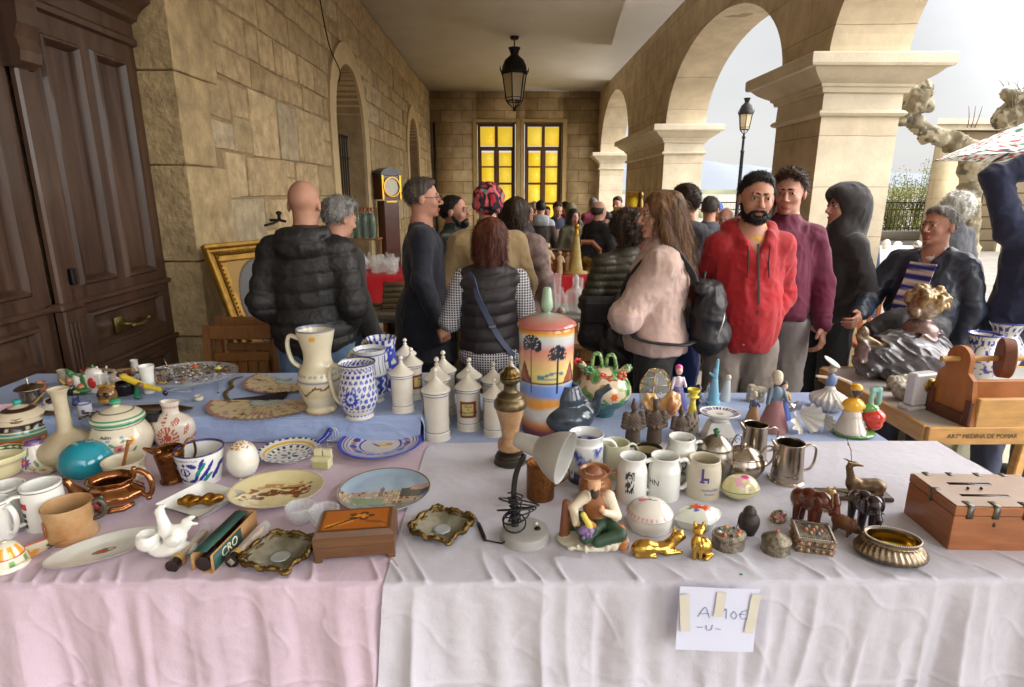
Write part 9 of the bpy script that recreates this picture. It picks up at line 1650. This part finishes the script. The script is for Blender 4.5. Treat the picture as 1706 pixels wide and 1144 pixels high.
for px,w,lab,cc,c3 in((655,24,'framed green religious picture leaning under the grey table',S(96,96,60),S(60,50,40)),(680,30,'framed orange and green picture leaning under the grey table',S(110,84,44),S(40,40,30)),(975,22,'gold framed picture under the right end of the grey table',S(150,130,70),S(90,110,80))):
 X,Z=aty(px,565,4.6);W2=w/2*4.5/FPX;t=thing('framed_picture',lab,'picture',(X,4.6,.2));H2=Z-.2+.22;g=G();[g.add(q) for q in(box(-W2,W2,-.015,.01,H2-.02,H2,.003),box(-W2,W2,-.015,.01,0,.02,.003),box(-W2,-W2+.02,-.015,.01,.02,H2-.02,.003),box(W2-.02,W2,-.015,.01,.02,H2-.02,.003))];obj('frame',_nm(g),gilt,t,30);g=grid(16,24,lambda u,v:((u-.5)*2*(W2-.02),u*0-.004,.02+v*(H2-.04)));n1=vnoise(g.v,22,2);g.c=np.where((n1>.1)[:,None],np.array(cc),np.array(c3));obj('picture',g,mat('oil_painting'),t)
obj('picture_shelf',box(-.16,.16,-.08,.1,.14,.199,.006),oak,None,30,(aty(668,565,4.6)[0],4.6,0),label='low wooden ledge under the pictures below the grey table',cat='ledge');
# cardboard box with printed marks
X,Z=aty(985,582,4.3);t=thing('cardboard_box','brown cardboard carton with upside down black printing on the floor','box',(X,4.3,0),-.05);cbm=mat('cardboard',S(150,116,76),.8,var=.08,bump=.1);obj('body',box(-.2,.2,-.01,.4,0,Z,.004),cbm,t,30);obj('gap_strip',box(-.2,.2,-.012,-.0105,Z-.1,Z-.09),mat('dark_gap',S(50,36,24),.9),t,False);obj('upper_flap',box(-.21,.21,-.02,.41,Z+.001,Z+.03,.004),cbm,t,30)  # dark strip stands in for the shaded gap in the carton
tx=upright(text('Frente',.06));tx.v[:,0]*=-1;tx.v[:,2]*=-1;tx.tr(.0,-.0115,Z*.72);tx.f=[q[::1] for q in tx.f];obj('lettering',tx,mat('black_print',S(44,44,50),.4),t,False);g=tube([(-.19,-.013,Z*.9),(-.13,-.013,Z*.86),(-.1,-.013,Z*.95)],.008,5);obj('printed_arrow',g,mat('black_print'),t)
# decanters and glasses at the right end of the grey table
DEC=[(.3,0),(1,.02),(1,.2),(.8,.4),(.3,.6),(.26,.75),(.34,.78)]
def gls(label,name,px,Y,pyt,w,prof,z=.75,grp='glassware on the stalls',cat='glass',stop=0,m=m_glass):
 X,Z=aty(px,pyt,Y);R=w/2*dep(X,Y,z)/FPX;H=Z-z;t=obj(name,lathe(crom(np.array([(0,0)]+prof)*np.array([R,H]),26),20,cap=False),m,None,True,(X,Y,z),0,label,cat,grp)
 if stop:obj('stopper',ball(R*.35,8,(0,0,H*(.8 if stop==1 else.86)),rr=(R*.33,R*.33,H*.13)),m_glassd,t)
G1=[(1,0),(1,.2),(.9,.5),(.35,.62),(.3,.78),(.4,.8)];G2=[(.9,0),(.9,.02),(.15,.06),(.12,.4),(.7,.55),(1,.8),(.95,1)];G3=[(.9,0),(1,.3),(1,1)];G4=[(1,0),(.8,.3),(.55,.6),(.4,.8)]
for q in[('tall cut glass decanter with stopper, second from the left on the grey table','decanter',919,4.5,445,24,G4,'decanter',1),('tall slim glass decanter, leftmost on the grey table','decanter',909,4.6,437,20,G4,'decanter',1),('round bellied cut glass decanter with a globe stopper','decanter',960,4.45,451,36,G1,'decanter',1),('narrow glass cylinder vase behind the decanters','vase',930,4.7,455,11,G3,'vase',0),('round glass jar between the decanters','jar',936,4.6,470,22,G1,'jar',0),('tumbler of faintly yellow glass behind the bellied decanter','tumbler',966,4.75,462,12,G3,'tumbler',0),('cut glass bowl at the right end of the grey table','bowl',976,4.4,487,28,G3,'bowl',0)]:
 gls(q[0],q[1],q[2],q[3],q[4],q[5],q[6],cat=q[7],stop=q[8],m=m_glassd if 'cut' in q[0] else m_glass)
X,Y=at(936,529,.75);obj('shell_sphere',ball(.035,12,(0,0,.035)),mat('mottled_shell',S(110,92,76),.3,var=.8,vs=60,col2=S(190,180,160)),None,True,(X,4.33,.75),label='small round mottled shell in front of the decanters',cat='shell')
# red cloth stall
red_c=mat('red_stall_cloth',S(176,24,32),.8,var=.08,bump=.2,bs=200);t=thing('red_stall','stall table under a bright red cloth across the arcade','table',(0,0,0));ZT=.82
g=drape(-1.95,1.0,6.8,5.95,ZT,.3,41,amp=.03,nx=140,freq=4);obj('red_cloth',g,red_c,t);obj('tabletop',box(-1.93,.98,5.98,6.78,ZT-.04,ZT-.01),m_board,t,30);[obj('leg',bar((a,b,ZT-.041),(a,b,0),.05,.05),m_board,t,30) for a in(-1.85,-.6,.9) for b in(6.03,6.72)]
rg=np.random.default_rng(12)
nm=['stemmed glass','decanter','tumbler','goblet'];kk=0
for k in range(26):
 px=600+rg.uniform(0,64);Y=6.1+.55*rg.random();prof=[G2,G1,G3,G2][k%4];gls('clear glass %s among the crowded glassware on the red cloth'%nm[k%4],nm[k%4].replace(' ','_'),px,Y,436-14*rg.random()-(10 if k%4==1 else 0),11+4*rg.random(),prof,z=ZT,m=m_glassd if k%3==0 else m_glass)
# siphon bottles on a rack above the red cloth
X0=aty(586,380,6.9)[0];X1=aty(622,380,6.9)[0];t=thing('bottle_rack','dark wooden rack raising the soda siphons over the red stall','rack',((X0+X1)/2,6.9,0));z0=aty(600,396,6.9)[1];obj('shelf',box(-.2,.2,-.12,.12,z0-.02,z0,.004),oak,t,30);[obj('post',bar((a,.1,z0-.021),(a,.1,0),.03,.03),oak,t,30) for a in(-.17,.17)]
gs_=mat('aqua_siphon_glass',S(150,176,166),.06,trans=.7,var=0)
for k in range(7):
 X=X0+(X1-X0)*k/6;o=obj('soda_siphon',lathe(crom([(0,0),(.036,.0),(.038,.02),(.038,.2),(.03,.25),(.013,.28),(.012,.3)],24),14,cap=False),gs_,None,True,(X,6.86+.02*(k%2),z0),label='%s of the seven aqua glass soda siphons above the red stall'%['leftmost','second from the left','third from the left','middle one','third from the right','second from the right','rightmost'][k],cat='siphon',group='row of soda siphon bottles');obj('metal_head',lathe([(.014,.3),(.016,.33),(.01,.345),(0,.345)],10,cap=False).add(tube([(0,0,.33),(.03,0,.335)],.005,6)),mat('copper_head',S(130,80,60),.35,metal=.8),o)
# longcase clock by the wall
X,Y=-1.97,10.0;zt=aty(652,279,9.9)[1];t=thing('longcase_clock','tall reddish wooden longcase clock with gilt edged hood by the rough wall','clock',(X+.02,Y,0),.75);cw=mat('clock_mahogany',S(84,44,30),.35,var=.2,coat=.3);cg_=mat('clock_gilding',S(190,140,40),.3,metal=.8)
obj('case',box(-.14,.14,-.11,.11,.3,zt-.52,.006).add(box(-.19,.19,-.14,.14,0,.299,.006)).add(box(-.18,.18,-.13,.13,zt-.5,zt-.12,.006)),cw,t,30);g=prism([(.19*cos(a),.12*sin(a)) for a in np.linspace(0,pi,13)],-.14,.14,'y');g.tr(0,0,zt-.118);obj('arched_hood',g,m_black,t,30)
g=tube([(.15*cos(a),-.146,zt-.3+.15*sin(a)) for a in np.linspace(0,2*pi,20)[:-1]],.014,6,closed=True);g.add(box(-.18,-.15,-.145,-.131,zt-.5,zt-.12)).add(box(.15,.18,-.145,-.131,zt-.5,zt-.12)).add(box(-.1,.1,-.125,-.111,zt-.545,zt-.52));obj('gilt_trim',_nm(g),cg_,t,40);g=lathe([(0,.0),(.135,.0)],24,cap=False);g.rot('X',pi/2);g.tr(0,-.1325,zt-.3);obj('dial',g,mat('clock_dial',S(206,200,180),.4),t)
# antiques on the right part of the red stall
def onR(px,pyt,Y,z=None):z=ZT if z is None else z;X,Z=aty(px,pyt,Y);return X,Y,Z-z,dep(X,Y,z)/FPX
X,Y,H,s=onR(961,372,6.2);t=thing('gilt_cone','tall narrow golden cone shaped tower ornament on the red stall','ornament',(X,Y,ZT));obj('cone',lathe([(20*s,0),(20*s,.02),(12*s,.03),(9*s,H*.3),(5*s,H*.7),(3*s,H*.8)],14,cap=False),mat('straw_gilt',S(170,146,80),.5,var=.3,vs=60,bump=.6),t);obj('figure_top',sculpt([K((0,0,H*.78),(0,0,H*.93),4*s,3*s),E((0,0,H*.96),3.6*s)],.006),cg_,t)
X,Y,H,s=onR(928,418,6.45);t=thing('brown_chest','small brown wooden chest behind the carved figures on the red stall','chest',(X,Y,ZT));obj('body',box(-24*s,24*s,-.1,.1,0,H,.006),mat('honey_wood',S(150,96,46),.5,var=.2),t,30);obj('lid_edge',box(-25*s,25*s,-.11,.11,H+.001,H+.02,.004),cw,t,30)
ivo=mat('ivory_carving',S(196,172,134),.5,var=.15,bump=.3,bs=60)
for k,(px,pt,lb) in enumerate(((912,402,'pale carved figure farthest left on the red stall'),(933,416,'pale carved figure in front of the brown chest'),(947,418,'pale carved figure left of the golden cone'),(913,422,'small pale carved figure low at the left of the red stall'))):
 X,Y,H,s=onR(px,pt,6.12+.05*k);obj('carved_figure',sculpt([K((0,0,0),(0,0,H*.5),H*.14,H*.1),E((0,0,H*.62),(H*.13,H*.09,H*.15)),E((0,0,H*.88),H*.09),K((H*.1,0,H*.68),(H*.2,0,H*.5),H*.05)],.006),ivo,None,True,(X,Y,ZT),label=lb,cat='figurine',group='carved figures on the red stall')
X,Y,H,s=onR(978,400,6.5);t=thing('octagonal_frame','octagonal wooden frame with a dark interior on the red stall','frame',(X,Y,ZT));pts=[(23*s*cos(a),0,H*.5+23*s*sin(a)) for a in np.linspace(pi/8,2*pi+pi/8,9)[:-1]];obj('frame',tube(pts,.028,4,closed=True),mat('terracotta_wood',S(150,96,70),.5),t,30);g=G([(p[0],.01,p[2]) for p in pts],[tuple(range(8))]);obj('dark_panel',g,m_black,t,False)
X,Y,H,s=onR(980,424,6.3);obj('dark_plant_ornament',sculpt([K((0,0,0),(0,0,H*.4),.06,.03)]+[E((.05*cos(k*1.3),.03*sin(k),H*.45+H*.08*(k%4)),(.035,.03,.045)) for k in range(9)],.008),m_bronze,None,True,(X,Y,ZT),label='dark bronze leafy ornament in front of the octagonal frame',cat='ornament')
X,Y,H,s=onR(990,425,6.1);pot('white_lidded_vase','small white lidded vase at the right end of the red stall','vase',991,441,425,14,[(.6,0),(1,.4),(.6,.7),(.5,.78),(.2,.9),(.05,1)],m_porc,open_=False,z=ZT,solo=True)
x,y=at(970,441,ZT);obj('red_platter',lathe(crom([(0,.0),(.12,.002),(.2,.03),(.195,.035),(.1,.012),(0,.01)],24),40,cap=False),mat('red_brown_glaze',S(140,60,40),.25),None,True,(x,y+.1,ZT),label='wide red brown platter at the front right of the red stall',cat='platter');obj('white_fabric_box',box(-.09,.09,-.05,.05,0,.05,.008).noise(.004,30),m_porc,None,30,(x+.02,y+.25,ZT+.001),label='folded white lace box behind the red platter',cat='box')
X,Y,H,s=onR(885,436,6.2);obj('painted_tin',lathe([(.06,0),(.06,.2),(.055,.21),(0,.21)],24),mat('aqua_tin',S(150,180,176),.3,var=.8,vs=30,col2=S(206,206,196)),None,True,(aty(884,450,6.1)[0],6.1,ZT),label='aqua and white painted cylindrical tin at the left of the carved figures',cat='tin')
# tall mirror frame and chest near the second pier
x0,z0=aty(1046,318,9.6);t=thing('standing_mirror','tall mirror in a yellow gold frame leaning by the arcade pier','mirror',(x0,9.6,0),-.5);t.rotation_euler=(radians(6),radians(5),-.4);W2=.11;obj('frame',_nm(box(-W2,-W2+.04,-.03,0,.9,z0).add(box(W2-.04,W2,-.03,0,.9,z0)).add(box(-W2+.04,W2-.04,-.03,0,z0-.06,z0)).add(box(-W2+.04,W2-.04,-.03,0,.9,.96))),gilt,t,30);obj('yellow_glass',box(-W2+.041,W2-.041,-.015,-.01,.961,z0-.061),mat('yellow_reflection',S(214,180,40),.15),t,False)  # flat yellow colour stands in for the mirror's reflection
x0,z0=aty(1068,345,8.6);t=thing('mahogany_cabinet','dark red wooden cabinet top behind the curly haired woman','cabinet',(x0,8.7,0));obj('body',box(-.3,.45,-.2,.25,0,z0-.06,.006),mat('mahogany',S(92,44,36),.35,coat=.3),t,30);obj('top',box(-.33,.48,-.23,.28,z0-.059,z0,.008),mat('mahogany'),t,30);obj('small_statue',sculpt([K((0,0,0),(0,0,.12),.05,.03),E((0,0,.17),(.04,.04,.05))],.008),m_bronze,None,True,(x0,8.65,z0),label='small dark statuette on the mahogany cabinet',cat='statuette')
x,z=aty(598,565,3.9);t=thing('carved_gilt_frame','carved gold picture frame corner on the floor right of the bald man','frame',(x,3.9,0),.2);t.rotation_euler=(radians(-12),radians(38),.2);g=G();[g.add(box(-.2,.2,-.03+.012*k,-.02+.012*k,z-.02+.03*k,z+.012+.03*k,.003)) for k in range(4)];[g.add(ball(.012,6,(-.19+.03*k,-.035,z+.06))) for k in range(13)];obj('carved_moulding',_nm(g),gilt,t,40)
